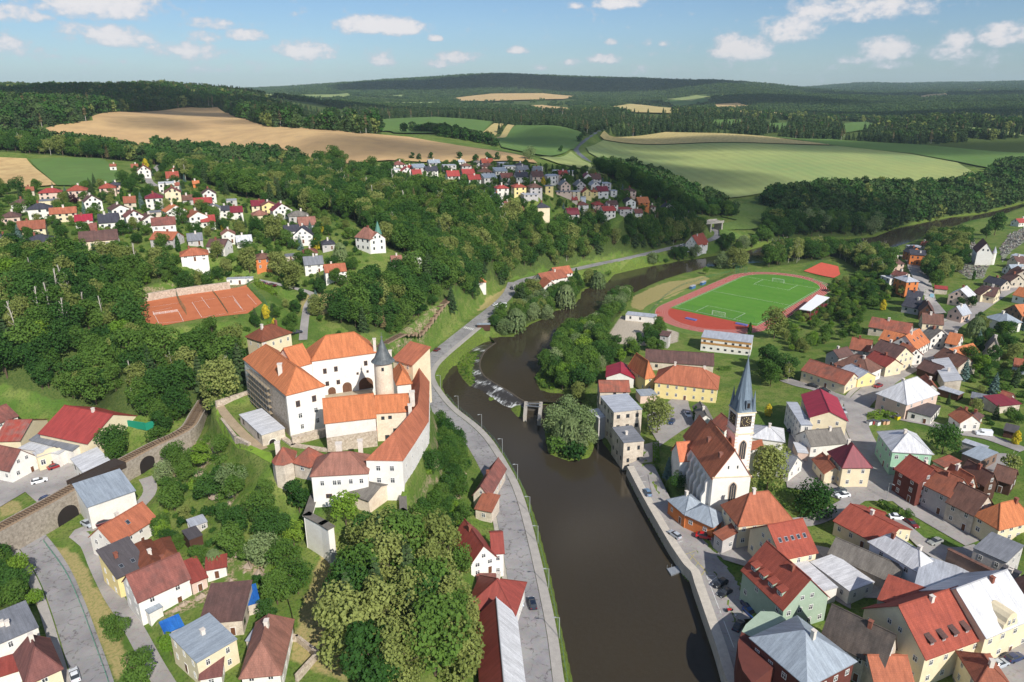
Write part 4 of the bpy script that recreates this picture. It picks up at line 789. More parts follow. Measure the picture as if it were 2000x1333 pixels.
def side_pts(I):
 P=I['P'];return[(P(0,0,0),P(I['Lu'],0,0)),(P(I['Lu'],0,0),P(I['Lu'],I['Lv'],0)),(P(I['Lu'],I['Lv'],0),P(0,I['Lv'],0)),(P(0,I['Lv'],0),P(0,0,0))]
def face_windows(I,target,rows,root=cas):
 """windows on the wall whose middle projects nearest the target pixel; rows: (fraction along, z, w, h, kind)"""
 best=None
 for a,b in side_pts(I):
  m=(a+b)/2;px,py,f=project(m[0],m[1],I['ze']-4);dd=math.hypot(px-target[0],py-target[1])
  if best is None or dd<best[0]:best=(dd,a,b)
 _,a,b=best;e=(b-a);L=np.linalg.norm(e[:2]);e=e[:2]/L;nn=np.array([e[1],-e[0]]);
 pa,pb=project(a[0],a[1],I['ze'])[0],project(b[0],b[1],I['ze'])[0];rz=math.atan2(e[1],e[0])
 for f,z,w,h,k in rows:
  ff=f if pa<pb else 1-f;p=np.array([*(a[:2]+e*L*ff+nn*.02),z]);place(WIN[k],'window',root,p,rz,w,h)
 return a,b,e,nn,L,rz
fw=face_windows(wr,(595,810),[(.27,33.6,1.25,1.9,'b'),(.70,33.9,1.25,1.9,'b'),(.30,30.0,1.2,1.6,'w'),(.72,30.4,1.2,1.6,'w'),(.32,26.5,1.0,1.6,'w'),(.74,27.0,1.0,1.6,'w')])
a,b,e,nn,L,rz=face_windows(wr,(510,790),[])
mb=MB(CORG)
p0=a[:2]+nn*.06
mb.face([(*(p0+e*L*.02),23),(*(p0+e*L*.98),23),(*(p0+e*L*.98),37.2),(*(p0+e*L*.5),37.6),(*(p0+e*L*.12),36.2),(*(p0+e*L*.02),30)])
mb.build('bare_masonry',WM['st'],cas)
pa,pb=project(a[0],a[1],38)[0],project(b[0],b[1],38)[0]
sc0,sc1=(.12,.66)if pa<pb else(.34,.88)
scf=empty('scaffold',(*(a[:2]+e*L*.4),25),label='grey scaffold of decks and poles against the bare west wall of the castle',cat='scaffold')
po=MB(scf.location);
n_=9
for i in range(n_):
 s=sc0+(sc1-sc0)*i/(n_-1)
 for off in(.35,1.35):q=a[:2]+e*L*s+nn*off;po.bar((*q,24.5),(*q,37),.09)
for k in range(6):
 for off in(.35,1.35):
  for dz in(0,1.0):
   q0=a[:2]+e*L*sc0+nn*off;q1=a[:2]+e*L*sc1+nn*off;po.bar((*q0,26+k*2+dz),(*q1,26+k*2+dz),.07)
po.build('pole',METAL,scf)['kind']='stuff'
for k in range(6):
 dk=MB(scf.location);q=a[:2]+e*L*(sc0+sc1)/2+nn*.85;dk.box((*q,25.9+k*2),L*(sc1-sc0),.95,.07,rz);dk.build('deck',mat('scaffold_board',srgb(176,158,130),.85,.15,3),scf)
cblk('Q',[(575,392),(747,345)],38.8,24,d=11.2,kind='g',rise=4.6,wsides=(),ov=.3)
nr=cblk('Q',[(745,327),(1375,242)],39.6,24,d=11,kind='hip',rise=5.6,wsides=(),ov=.3)
face_windows(nr,(690,735),[(.18,34.8,1.1,1.7,'b'),(.35,35.0,1.1,1.7,'b'),(.82,35.6,1.1,1.6,'b'),(.68,32.9,.7,.8,'b'),(.84,33.1,.7,.8,'b'),(.2,30.6,1.1,1.5,'b'),(.37,30.6,1.1,1.5,'b')])
na,nb_,ne,nnn,nL,nrz=face_windows(nr,(690,735),[])
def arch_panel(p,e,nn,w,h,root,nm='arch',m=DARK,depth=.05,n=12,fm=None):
 """a round-headed opening, its shade painted as a flat dark panel, set just proud of the wall"""
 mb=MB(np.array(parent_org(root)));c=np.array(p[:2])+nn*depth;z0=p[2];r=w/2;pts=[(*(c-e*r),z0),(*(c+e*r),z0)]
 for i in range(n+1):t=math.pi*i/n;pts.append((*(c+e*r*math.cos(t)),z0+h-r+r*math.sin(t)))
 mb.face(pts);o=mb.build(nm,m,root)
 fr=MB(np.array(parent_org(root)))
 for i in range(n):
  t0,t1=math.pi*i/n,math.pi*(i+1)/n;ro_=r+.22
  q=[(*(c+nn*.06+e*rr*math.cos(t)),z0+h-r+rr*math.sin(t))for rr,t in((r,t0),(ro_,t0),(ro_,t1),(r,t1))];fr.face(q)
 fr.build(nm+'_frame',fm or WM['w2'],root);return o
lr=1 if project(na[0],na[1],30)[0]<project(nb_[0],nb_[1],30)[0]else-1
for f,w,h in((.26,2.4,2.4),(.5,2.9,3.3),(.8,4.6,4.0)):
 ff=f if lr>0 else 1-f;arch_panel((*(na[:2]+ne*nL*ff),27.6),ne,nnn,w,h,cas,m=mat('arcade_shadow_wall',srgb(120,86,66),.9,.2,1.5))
wing2=cblk('Q',[(880,1),(880,1)],38,24,d=1,kind='flat')if False else None
cy=w3('Q',27.6,(870,720),(868,640),(960,640),(1330,600),(1370,690),(1340,720));mb=MB(CORG);mb.prism([p[:2]for p in cy],22,27.6);mb.build('courtyard',mat('court_paving',srgb(186,170,146),.9,.12,.8),cas)
tx,ty=-37.2,191.5
t=MB(CORG);t.cyl((tx,ty),2.75,2.6,24,45.2,28);t.build('tower_wall',WM['cs'],cas)
t=MB(CORG);t.cyl((tx,ty),3.4,2.45,44.9,45.9,24,cap=False);t.cyl((tx,ty),2.45,1.25,45.9,48.6,24,cap=False);t.cyl((tx,ty),1.25,.08,48.6,51.8,24);cap_o=t.build('tower_roof',RM['lead'],cas)
t=MB(CORG);t.bar((tx,ty,51.2),(tx,ty,53.6),.12);t.cyl((tx,ty),.28,.28,51.9,52.3,8);t.build('finial',METAL,cap_o)
for az_,z in((-1.45,42.8),(-1.95,33.0)):place(WIN['d'],'window',cas,(tx+2.74*math.cos(az_),ty+2.74*math.sin(az_),z),az_+math.pi/2,.65,1.0)
cblk('F',[(1400,388),(1545,432)],37.5,22,d=8,kind='shed',rise=3.4,wm='c',rc='or2',wsides=(0,),win='w',sp=3)
cblk('F',[(1395,480),(1430,570),(1525,540)],34.5,24,kind='hip',rise=3.2,rc='or',wm='w2',wsides=())
sr=cblk('Q',[(875,935),(1368,880)],33.7,24,d=12,kind='g',rise=4.4,wsides=(),wm='w',ov=.3)
mb=MB(CORG);A_,B_=w3('Q',33.7,(876,937),(1366,882));e2=(B_-A_)[:2];L2=np.linalg.norm(e2);e2/=L2;n2=np.array([e2[1],-e2[0]]);q=A_[:2]+n2*.1
mb.face([(*q,23),(*(q+e2*L2),23),(*(q+e2*L2),29.9),(*q,29.4)]);mb.build('bare_masonry',WM['st'],cas)
s2=cblk('Q',[(1372,838),(1690,818)],33.7,23,d=9,kind='g',rise=3.2,wsides=(),wm='cs',ov=.3)
face_windows(s2,(770,820),[(.2,31.6,.9,1.0,'d'),(.42,31.7,1,1.0,'d'),(.55,27.5,1,1.2,'d'),(.3,25.0,1.2,1.8,'d')])
cblk('Q',[(1365,995),(1510,985)],28.5,22,d=4.5,kind='hip',rise=2.2,wsides=(),wm='cs')
def bent_range():
 """one roof and wall along the bend, ridge in the middle"""
 ze,zb,rise=31.0,11,4.8
 out_=np.array([w3('F',ze,p)[0][:2]for p in((1470,1143),(1560,1010),(1662,850),(1666,700),(1668,556))]);inn=np.array([w3('F',ze,p)[0][:2]for p in((1200,1138),(1370,985),(1515,830),(1545,690),(1530,556))])
 mid=(out_+inn)/2;mid[0]=mid[0]+(mid[1]-mid[0])*.55;W=MB(CORG);Rf=MB(CORG);n=len(out_);s=0
 for i in range(n-1):
  a,b=out_[i],out_[i+1];W.face([(*a,zb),(*b,zb),(*b,ze),(*a,ze)]);c,d=inn[i],inn[i+1];W.face([(*d,zb+8),(*c,zb+8),(*c,ze),(*d,ze)])
  ll=np.linalg.norm(b-a);ra=ze+(rise if i else rise);rb=ze+rise
  oa,ob_=a+(a-mid[i])*.06,b+(b-mid[i+1])*.06;ia,ib=c+(c-mid[i])*.06,d+(d-mid[i+1])*.06
  Rf.face([(*oa,ze),(*ob_,ze),(*mid[i+1],rb),(*mid[i],ra)],0,[(s,0),(s+ll,0),(s+ll,6),(s,6)])
  Rf.face([(*ib,ze),(*ia,ze),(*mid[i],ra),(*mid[i+1],rb)],0,[(s,0),(s+ll,0),(s+ll,6),(s,6)]);s+=ll
 fa,fb=inn[0],out_[0];fw_=MB(CORG);fw_.face([(*fa,zb),(*fb,zb),(*fb,ze),(*fa,ze)]);fw_.build('front_wall',WM['w2'],cas);o1,o2=fa+(fa-mid[0])*.05,fb+(fb-mid[0])*.05;Rf.face([(*o1,ze),(*o2,ze),(*mid[0],ze+rise)],0,[(0,0),(9,0),(4,6)])
 e=fb-fa;L=np.linalg.norm(e);e/=L;nn=np.array([e[1],-e[0]])
 for f in(.32,.7):
  for z in(28.0,24.6):place(WIN['w'],'window',cas,(*(fa+e*L*f+nn*.03),z),math.atan2(e[1],e[0]),1.15,1.5)
 W.face([(*out_[-1],zb),(*inn[-1],zb),(*inn[-1],ze),(*mid[-1],ze+rise),(*out_[-1],ze)])
 W.build('wall',WM['w'],cas);Rf.build('roof',RM['or2'],cas)
 for i in range(n-1):
  a,b=out_[i],out_[i+1];e=b-a;L=np.linalg.norm(e);e/=L;nn=np.array([e[1],-e[0]]);rz=math.atan2(e[1],e[0])
  k=max(1,int(L/4.2))
  for r in range(3):
   for j in range(k):place(WIN['d' if r==2 else 'w'],'window',cas,(*(a+e*L*(j+.5)/k+nn*.03),27.8-r*3.3),rz,.75,1.1)
 EXCL.extend([(p[0],p[1],6.5,None)for p in mid])
bent_range()
fr_=cblk('R',[(600,500),(1210,468)],28.5,14,d=9,kind='hip',rise=3.6,wm='w2',wsides=(),rc='tc2',ov=.35)
face_windows(fr_,(660,945),[(.18,25.6,1.0,1.4,'w'),(.40,25.6,1.0,1.4,'w'),(.48,25.6,1.0,1.4,'w'),(.69,25.7,1.0,1.4,'w'),(.88,25.7,1.0,1.4,'w'),(.28,22.0,1.5,1.2,'b')])
cblk('R',[(410,345),(585,392),(690,270)],28.0,14,kind='hip',rise=3.0,wm='s',rc='pk',wsides=(0,),win='w',sp=5)
bq=w3('R',28.0,(175,340),(205,378),(300,385),(405,348),(440,235),(285,215));mb=MB(CORG);mb.prism([p[:2]for p in bq],13,28.0,top=False);mb.build('bastion_wall',WM['s'],cas)
mb=MB(CORG);cc=np.mean(bq,0);
for i in range(len(bq)):
 p,q=bq[i],bq[(i+1)%len(bq)];pp_,qq_=cc+(p-cc)*1.07,cc+(q-cc)*1.07;tri=[(*qq_[:2],28),(*pp_[:2],28),(*cc[:2],31.6)]
 if np.cross(np.array(tri[1])-tri[0],np.array(tri[2])-tri[0])[2]<0:tri=[tri[1],tri[0],tri[2]]
 mb.face(tri,0,[(0,0),(6,0),(3,5)])
mb.build('roof',RM['pk'],cas)
for v,p,z,s_ in(('Q',(290,215),40,.9),('Q',(437,420),41.5,1.2),('Q',(415,1190),29.5,1.2),('Q',(1012,1200),30.5,1.5),('Q',(1220,1170),30.5,1.2),('Q',(1358,170),42,.9),('Q',(1512,285),38.5,.9),('Q',(1726,690),36.0,1.3),('Q',(1705,820),34.2,1.0)):
 c=w3(v,z,p)[0];m_=MB(CORG);m_.box((c[0],c[1],z-2.4),s_,s_,4.4,.2);m_.box((c[0],c[1],z+2.0),s_+.25,s_+.25,.18,.2);m_.build('chimney',CHIM,cas)
an=cblk('Q',[(40,857),(256,1056),(415,936)],28.0,19,kind='flat',wm='s',rc='wh',wsides=(0,),win='d',sp=4.5,st=1,wh=1.6)
aa_,ab_,ae_,an_,aL,arz=face_windows(an,(530,865),[])
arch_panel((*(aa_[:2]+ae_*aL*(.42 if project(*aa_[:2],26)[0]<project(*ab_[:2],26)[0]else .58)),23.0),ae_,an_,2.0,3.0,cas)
def wall_run(v,pts,zt_,zb,th,m=WM['w2'],cop=True,root=cas,nm='court_wall'):
 q=[p[:2]for p in w3(v,zt_,*pts)];mb=MB(np.array(parent_org(root)));cp_=MB(np.array(parent_org(root)))
 for a,b in zip(q[:-1],q[1:]):
  a,b=np.array(a),np.array(b);e=b-a;L=np.linalg.norm(e);rz=math.atan2(e[1],e[0]);mb.box((*((a+b)/2),zb),L+th*.6,th,zt_-zb,rz)
  if cop:cp_.box((*((a+b)/2),zt_+.003),L+th*.9,th+.5,.3,rz)
 mb.build(nm,m,root)
 if cop:cp_.build('coping',RM['gy'],root)
wall_run('R',[(640,690),(560,925),(730,1015),(800,1060)],20.8,10,1.6)
wall_run('R',[(1590,690),(1600,880),(1440,960)],20.8,12,1.4)
g1=cblk('R',[(1010,690),(1225,765)],23.2,15,d=9,kind='g',rise=1.6,wm='cs',rc='gy',wsides=())
mb=MB(CORG);gq=w3('R',19.3,(700,800),(830,800),(1000,900),(1080,1000),(1240,880),(1270,780),(1530,770),(1540,900),(1430,960),(1000,1120),(740,1000));
wall_run('Q',[(560,1065),(880,985)],27.3,20,1.5,WM['st'],False,nm='retaining_wall');wall_run('Q',[(380,1010),(560,1140),(890,1190)],25.5,17,1.5,WM['st'],False,nm='retaining_wall')
wall_run('F',[(85,700),(180,670),(330,620)],28,22,.9,WM['st'],False,nm='garden_wall');wall_run('F',[(85,715),(120,820),(230,960),(330,1010)],25.5,20,.8,WM['st'],False,nm='garden_wall')
EXCL.extend([(*w3('Q',26,p)[0][:2],r,None)for p,r in(((600,500),14),((1000,450),14),((1100,750),13),((1500,700),10),((300,850),9),((700,1000),7),((1000,1100),8),((1300,1050),8))])
EXCL.extend([(*w3('R',20,p)[0][:2],r,None)for p,r in(((300,400),5),((500,400),5),((800,650),6),((1000,600),7),((1400,600),6),((1400,850),4),((1150,850),5),((1500,450),6))])
#the church
chz=6.0
ch=empty('church',tuple(w3('P',chz,(520,1200))[0]),label='white Gothic church with brick red roofs and a tall steel blue spire by the river',cat='church');HORG=np.array(ch.location)
def hblk(v,pts,ze,d=None,**k):
 q=w3(v,ze,*pts);k.setdefault('door',False);k.setdefault('chim',0);k.setdefault('wsides',())
 return block(ch,q[0],q[1],q[2]if len(q)>2 else None,d,ze,chz-2,k.pop('wm','w2'),k.pop('rc','ch'),detail=True,**k)
nave=hblk('P',[(205,805),(385,1062),(665,1012)],17.0,kind='g',rise=8.4,ov=.3)
choir=hblk('P',[(150,715),(212,800),(365,692)],16.5,kind='g',rise=6.5,ov=.3)
side=hblk('P',[(52,835),(118,922),(205,862)],13.0,kind='gy',rise=4.4,ov=.25)
hblk('P',[(440,730),(545,862),(525,720)],14.0,kind='shed',rise=2.5,ov=.2)if False else None
aisle=hblk('P',[(548,800),(560,860)],14.0,d=8,kind='shed',rise=2.8,rc='ch')
POINT={}
def pointed(p,e,nn,w,h,root,m=GLASS,nm='lancet_window',n=8,bars=True,frame=True):
 mb=MB(np.array(parent_org(root)));c=np.array(p[:2])+nn*.05;z0=p[2];r=w;pts=[(*(c-e*w/2),z0),(*(c+e*w/2),z0)];zs=z0+h-w*.866
 right=[(*(c+e*(-w/2+r*math.cos(t))),zs+r*math.sin(t))for t in np.linspace(0,math.pi/3,n)];left=[(*(c+e*(w/2-r*math.cos(t))),zs+r*math.sin(t))for t in np.linspace(math.pi/3,0,n)]
 mb.face(pts+right+left[1:]);ol=pts+right+left[1:]
 if frame:
  cen=np.mean(np.array(ol),0)
  for i in range(1,len(ol)):
   a,b=np.array(ol[i]),np.array(ol[(i+1)%len(ol)]);oa,ob_=a+(a-cen)/np.linalg.norm(a-cen)*.28,b+(b-cen)/np.linalg.norm(b-cen)*.28;k=np.array([*nn*.04,0]);mb.face([a+k,oa+k,ob_+k,b+k],1)
 if bars:
  for x in(-w/6,w/6):q=c+nn*.04+e*x;mb.face([(*(q-e*.05),z0),(*(q+e*.05),z0),(*(q+e*.05),z0+h*.86),(*(q-e*.05),z0+h*.86)],1)
 return mb.build(nm,[m,mat('sandstone',srgb(206,186,164),.9,.1,2)],root)
na,nb2,ne2,nn2,nL2,nrz2=face_windows(nave,(1428,945),[],ch)
pointed((*((na+nb2)[:2]/2+ne2*.6),9.2),ne2,nn2,1.9,6.2,ch)
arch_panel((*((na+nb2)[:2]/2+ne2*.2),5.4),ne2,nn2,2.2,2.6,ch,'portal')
for f in(.38,.62):place(WIN['d'],'window',ch,(*(na[:2]*(1-f)+nb2[:2]*f+nn2*.03),19.8),nrz2,.35,.9)
b_=MB(HORG);
for z in(17.15,):q=(na+nb2)[:2]/2+nn2*.12;b_.box((*q,z),nL2+.4,.3,.3,nrz2)
b_.build('cornice',WM['c'],ch)
la,lb_,le,ln,lL,lrz=face_windows(nave,(1370,920),[],ch)
for i in range(6):
 f=(i+.25)/6;q=la[:2]+le*lL*f+ln*.75;mb=MB(HORG);P4=lambda s,o,z:(*(la[:2]+le*(lL*f+s)+ln*o),z)
 for s in(-.55,.55):
  pts=[P4(s,0,4),P4(s,2.0,4),P4(s,2.0,10.5),P4(s,1.2,12),P4(s,1.2,14.5),P4(s,0,16.3)];mb.face(pts if s>0 else pts[::-1])
 for(o0,z0),(o1,z1)in(((2,4),(2,10.5)),((2,10.5),(1.2,12)),((1.2,12),(1.2,14.5)),((1.2,14.5),(0,16.3))):mb.face([P4(.55,o0,z0),P4(-.55,o0,z0),P4(-.55,o1,z1),P4(.55,o1,z1)])
 mb.build('buttress',WM['w'],ch)
 if i<5:pointed((*(la[:2]+le*lL*(f+1/12)),9.5),le,ln,1.3,5.2,ch)
for f in(.3,.8):
 P=nave['P'];
 for sgn in(1,):
  tt=.3;s=nave['Lu']*f;ridge_in_u=True
  q=P(s,nave['Lv']*tt,nave['zroof'](s,nave['Lv']*tt));px_,py_,_=project(*q);d=MB(HORG);d.box((q[0],q[1],q[2]-.6),1.3,1.3,1.5,nrz2,0);d.build('dormer',RM['tc2'],nave['roof'])
TC=w3('P',33.0,(590,530),(722,520),(505,450));tA,tB,tD=[p[:2]for p in TC]
tu=(tB-tA);tw=np.linalg.norm(tu);tu/=tw;tw*=1.08;tv=np.array([-tu[1],tu[0]]);tow=tw
print('tower width',tow,'base',tA)
twr=lambda s,t_:tA+tu*s+tv*t_
ZT=33.0
mb=MB(HORG);mb.prism([twr(0,0),twr(tow,0),twr(tow,tow),twr(0,tow)],3,ZT);mb.build('tower_wall',WM['w2'],ch)
for z in(14.5,26.2,ZT-.3):mb=MB(HORG);c=twr(tow/2,tow/2);mb.box((*c,z),tow+.5,tow+.5,.35,math.atan2(tu[1],tu[0]));mb.build('string_course',WM['c'],ch)
qm=mat('quoin_stone',srgb(224,212,196),.9,.15,2)
mb=MB(HORG)
for cs,ct in((0,0),(1,0),(0,1),(1,1)):
 for k in range(26):
  L_=.9 if k%2 else .55;c=twr(cs*tow+(L_/2-.05)*(1 if cs==0 else-1),ct*tow+(.3)*(1 if ct==0 else-1));mb.box((*c,6.5+k*1.0),L_,.7,.45,math.atan2(tu[1],tu[0]))
qo=mb.build('quoin',qm,ch);qo['kind']='stuff'
def tside(k):
 if k==0:return(lambda s:twr(s,0)),tu,-tv
 return(lambda s:twr(0,tow-s)),-tv,-tu
for k in(0,1):
 f,e,nn=tside(k);pointed((*f(tow/2),18.2),e,nn,1.9,6.0,ch);rz=math.atan2(e[1],e[0])
 cf=MB(HORG);c=f(tow/2)+nn*.08;cf.box((*c,28.6),3.3,.12,3.3,rz);face_o=cf.build('clock_face',mat('clock_black',srgb(62,54,50),.7,.05,3),ch)
 ck=MB(HORG);gold=mat('clock_gold',srgb(226,206,150),.5,.05,3)
 for i in range(12):
  a_=math.pi*2*i/12;r=1.25;q=c+nn*.08+e*r*math.sin(a_);ck.box((*q,30.25+r*math.cos(a_)-.17),.1 if i%3 else .2,.04,.26,rz)
 ck.build('clock_numeral',gold,face_o)['kind']='stuff'
 for L_,ang,w_ in((.8,2.1,.16),(1.15,.6,.12)):
  hd=MB(HORG);q0=c+nn*.12;q1=q0+e*L_*math.sin(ang);hd.bar((*q0,30.25),(*q1,30.25+L_*math.cos(ang)),w_);hd.build('clock_hand',gold,face_o)
 place(WIN['d'],'window',ch,(*(f(tow/2)+nn*.03),10.5),rz,.6,1.2)
def pyramid(c,half,z0,z1,nm,root,n=4,rot=0.0,m=None,sk=0.0):
 mb=MB(np.array(parent_org(root)));base=[(c[0]+half*math.cos(rot+2*math.pi*i/n),c[1]+half*math.sin(rot+2*math.pi*i/n),z0)for i in range(n)];ap=(c[0],c[1],z1)
 for i in range(n):q,w=base[i],base[(i+1)%n];L_=math.dist(q,w);mb.face([q,w,ap],0,[(0,0),(L_,0),(L_/2,z1-z0)])
 mb.face(base[::-1]);return mb.build(nm,m or RM['sp'],root)
tc_=twr(tow/2,tow/2);tr_=math.atan2(tu[1],tu[0])
ZS=next(z for z in np.arange(ZT+8,ZT+40,.1)if project(*tc_,z)[1]<697);DZ=ZS-ZT-25.5;print('spire',ZS)
pyramid(tc_,tow*.76,ZT,ZT+7.5,'spire_skirt',ch,4,tr_+math.pi/4)
sp_o=pyramid(tc_,tow*.58,ZT+.6,ZS,'spire',ch,8,tr_+math.pi/8)
for s,t_ in((.1,.1),(.9,.1),(.1,.9),(.9,.9)):pyramid(twr(tow*s,tow*t_),tow*.17,ZT,ZT+8.4+DZ*.2,'pinnacle',ch,6,tr_)
d_=MB(HORG);q=twr(tow/2,.3);d_.box((*q,ZT+1.2),1.4,1.6,2.4,tr_);lu=d_.build('lucarne',RM['sp'],ch);d_=MB(HORG);d_.box((*twr(tow/2,-.52),ZT+1.5),.8,.06,1.5,tr_);d_.build('louvre',DARK,lu)
d_=MB(HORG);d_.bar((*tc_,ZS-.5),(*tc_,ZS+2.1),.14);d_.bar((*(tc_-tu*.5),ZS+1.3),(*(tc_+tu*.5),ZS+1.3),.1);d_.cyl(tc_,.3,.3,ZS-.2,ZS+.3,8);d_.build('cross',METAL,sp_o)
EXCL.append((*tc_,6,None));EXCL.append((*w3('P',10,(480,950))[0][:2],9,None))
#the town on the right bank
H=house
H('N',[(305,602),(360,757),(600,757)],h=9,k='g',rc='cr',wc='c',rise=2.6,sp=4.5,chim=0,at='with a bare cream gable, the tallest house at the road fork',name='apartment_house',blocks=[dict(pts=[(198,655),(298,812),(362,798)],h=7.5,k='flat',wc='w',rc='wh2',st=3)])
H('N',[(490,992),(583,1095),(775,1095)],h=7,k='hip',rc='dr',wc='c',rise=5,st=2,at='beside a low orange-roofed annex at the square')
H('N',[(380,1043),(460,1140),(580,1140)],h=3.6,k='g',rc='or2',wc='c',at='attached to the house with the wine red hipped roof')
H('N',[(605,928),(365,950),(330,868)],h=4.2,k='g',rc='gy',wc='w',at='squeezed between the crimson and the wine red roofs')
H('N',[(245,930),(275,1000),(335,985)],h=3,k='flat',rc='wh',wc='p',at='below the crimson roofed building',name='shed',catg='shed',win=None)
H('P',[(702,728),(962,762),(905,655)],h=4,k='hip',rc='wh',wc='w',rise=2.4,at='right beside the church tower')
H('P',[(905,960),(1005,1000)],h=4,k='g',rc='gy2',wc='w',d=8,at='behind the big linden beside the church',chim=0)
H('N',[(820,592),(1020,667),(1195,578)],h=6.2,k='hip',rc='wh',wc='p',rise=5.5,st=2,sp=5,at='big corner block of the main street')
H('N',[(1030,715),(1190,757),(1290,692)],h=3,k='flat',rc='dk2',wc='w',at='open garage behind the white roofed corner block',name='garage',catg='garage',win='d')
H('N',[(1315,738),(1390,793),(1462,748)],h=3.4,k='g',rc='or2',wc='w',at='by the lane with the white van')
H('N',[(1420,772),(1490,792),(1550,746)],h=3,k='hip',rc='br2',wc='w',at='by the lane with the white van, beside an orange roof')
H('N',[(828,858),(925,988),(1190,1000)],h=8,k='hip',rc='wh',wc='m',rise=3.8,st=2,sp=2.4,at='on the corner of the main street',name='corner_house')
H('N',[(945,1107),(1103,1204),(1185,1122)],h=7.5,k='g',rc='rd2',wc='b',rise=3.6,st=3,at='first in the row along the main street',name='town_house')
H('N',[(1112,1200),(1318,1300),(1392,1215)],h=7,k='g',rc='tc',wc='g',rise=4,st=2,at='second in the row along the main street',name='town_house')
H('O',[(870,103),(1053,195),(1125,110)],h=6,k='g',rc='br',wc='s',rise=4.5,st=2,at='third in the row along the main street',name='town_house')
H('O',[(1057,190),(1222,288),(1395,196)],h=6,k='hip',rc='or',wc='c',rise=4.5,st=2,at='on the street corner with its bright ridge',name='town_house')
H('O',[(1050,425),(1270,522),(1440,430)],h=7,k='flat',rc='gy2',wc='g',at='behind the tall brick firewall',name='flat_block')
H('N',[(302,432),(598,533),(662,482)],h=4,k='g',rc='pk',wc='c',rise=3.4,st=1,at='long, with a green gate, by the grassy lane')
H('N',[(565,433),(688,492),(742,443)],h=4,k='g',rc='wh2',wc='y',rise=2.2,st=1,at='next to the long house with the green gate')
H('N',[(530,388),(758,456),(845,413)],h=5,k='hip',rc='br',wc='w',rise=4.2,st=1,sky=1,at='second from the long house with the green gate, a roof window in its slope')
H('N',[(740,352),(878,411),(922,366)],h=4.4,k='g',rc='rd3',wc='c',rise=2.6,st=1,at='between two brown tiled houses on the main street')
H('N',[(765,307),(932,364),(1012,311)],h=6,k='g',rc='br2',wc='c',rise=4.2,st=2,at='with a cream gable to the street where the blue car is parked')
H('N',[(470,320),(555,350)],d=9,h=5,k='gy',rc='br2',wc='g',at='grey gabled, behind the street row in the orchard corner')
H('N',[(630,283),(765,306)],d=9,h=5,k='g',rc='tc',wc='g',at='barn-like, behind the brown roofs of the street row',name='barn',catg='barn')
H('N',[(1083,288),(1175,237)],d=10,h=5,k='g',rc='or',wc='w',rise=4.6,sky=3,at='along the upper main street with three roof windows',blocks=[dict(pts=[(830,224),(985,262)],d=9,h=5,rc='or',k='g',sky=2),dict(pts=[(940,290),(1030,334),(1065,296)],h=4.5,k='g',rc='or2')])
H('Y',[(110,690),(232,742),(277,655)],h=5,k='g',rc='gy',wc='w',at='above the orange roofs on the main street')
H('N',[(762,133),(1035,182)],d=9,h=3.5,k='g',rc='pk',wc='s',sp=5,at='long, on the edge of the orchard',name='barn',catg='barn')
H('Y',[(135,550),(378,573)],d=9,h=3.6,k='g',rc='br',wc='c',at='long, at the bend of the upper street')
H('Y',[(405,783),(540,812)],d=9,h=4.6,k='g',rc='or',wc='w',at='pair of joined roofs opposite the bend of the main street',blocks=[dict(pts=[(335,905),(520,965),(690,860)],k='gy',rc='or',h=4.4,wc='g')])
H('Y',[(275,942),(560,1072)],d=8,h=4,k='g',rc='br',wc='s',at='long barn beside the sagging white roof',name='barn',catg='barn')
H('Y',[(250,992),(398,1250),(535,1190)],h=4,k='shed',rc='wh',wc='s',rise=1.5,at='with a sagging bright roof',name='barn',catg='barn',win=None)
H('Y',[(72,1082),(288,1162)],d=7,h=3,k='g',rc='br2',wc='dkw',at='lean and dark below the sagging white roof',name='shed',catg='shed',win=None,chim=0)
H('N',[(1118,482),(1168,550),(1203,522)],h=5,k='g',rc='tc',wc='w',at='small, behind the big white roofed corner block')
H('Y',[(885,482),(1130,562),(1210,513)],h=5,k='hip',rc='bl',wc='w',rise=3,at='among the gardens by the upper street')
H('Y',[(1100,397),(1310,467)],d=14,h=5,k='gy',rc='or',wc='bk',at='with a bare brown gable on the upper street')
H('Y',[(1205,217),(1400,262)],d=9,h=4,k='g',rc='or',wc='lb',at='topmost on the right of the upper street')
H('Y',[(835,217),(985,243)],d=10,h=4,k='g',rc='br2',wc='c',sky=1,at='with two bright roof windows on the upper street',blocks=[dict(pts=[(735,187),(825,221)],d=9,k='g',rc='br2',h=4)])
H('Y',[(442,220),(685,262)],d=11,h=5,k='gy',rc='wh',wc='p',at='with a bright gable roof below the graveyard')
H('Y',[(432,422),(600,463)],d=8,h=4,k='gy',rc='wh2',wc='p',rise=3.6,at='gabled, at the fork of the upper street')
H('S',[(375,1192),(590,1238)],d=9,h=3.5,k='g',rc='dk',wc='g',at='low, beside the lane under the graveyard')
H('S',[(585,1268),(752,1287)],d=12,h=4,k='gy',rc='br2',wc='dkw',rise=4,at='with a big dark timber gable near the orchard')
H('S',[(425,1112),(605,1135)],d=9,h=4,k='g',rc='dk',wc='g',at='higher, beside the lane under the graveyard')
H('S',[(430,917),(575,910)],d=10,h=6,k='hip',rc='wh2',wc='o',at='by the shaded lane below the chestnut trees',rise=2)
H('S',[(232,882),(372,874)],d=8,h=5,k='flat',rc='wh',wc='w',at='beside the shaded lane')
H('S',[(385,860),(470,850)],d=8,h=6,k='gy',rc='pk2',wc='p',at='gabled, by the shaded lane')
H('S',[(225,702),(402,700)],d=9,h=5,k='hip',rc='br2',wc='p',at='near the river at the top of the shaded lane')
H('S',[(190,607),(335,612)],d=8,h=4,k='hip',rc='wh2',wc='g',at='nearest the upper river')
H('S',[(475,592),(663,606)],d=9,h=7,k='shed',rc='dk',wc='o',rise=1.5,at='boxy, near the upper river')
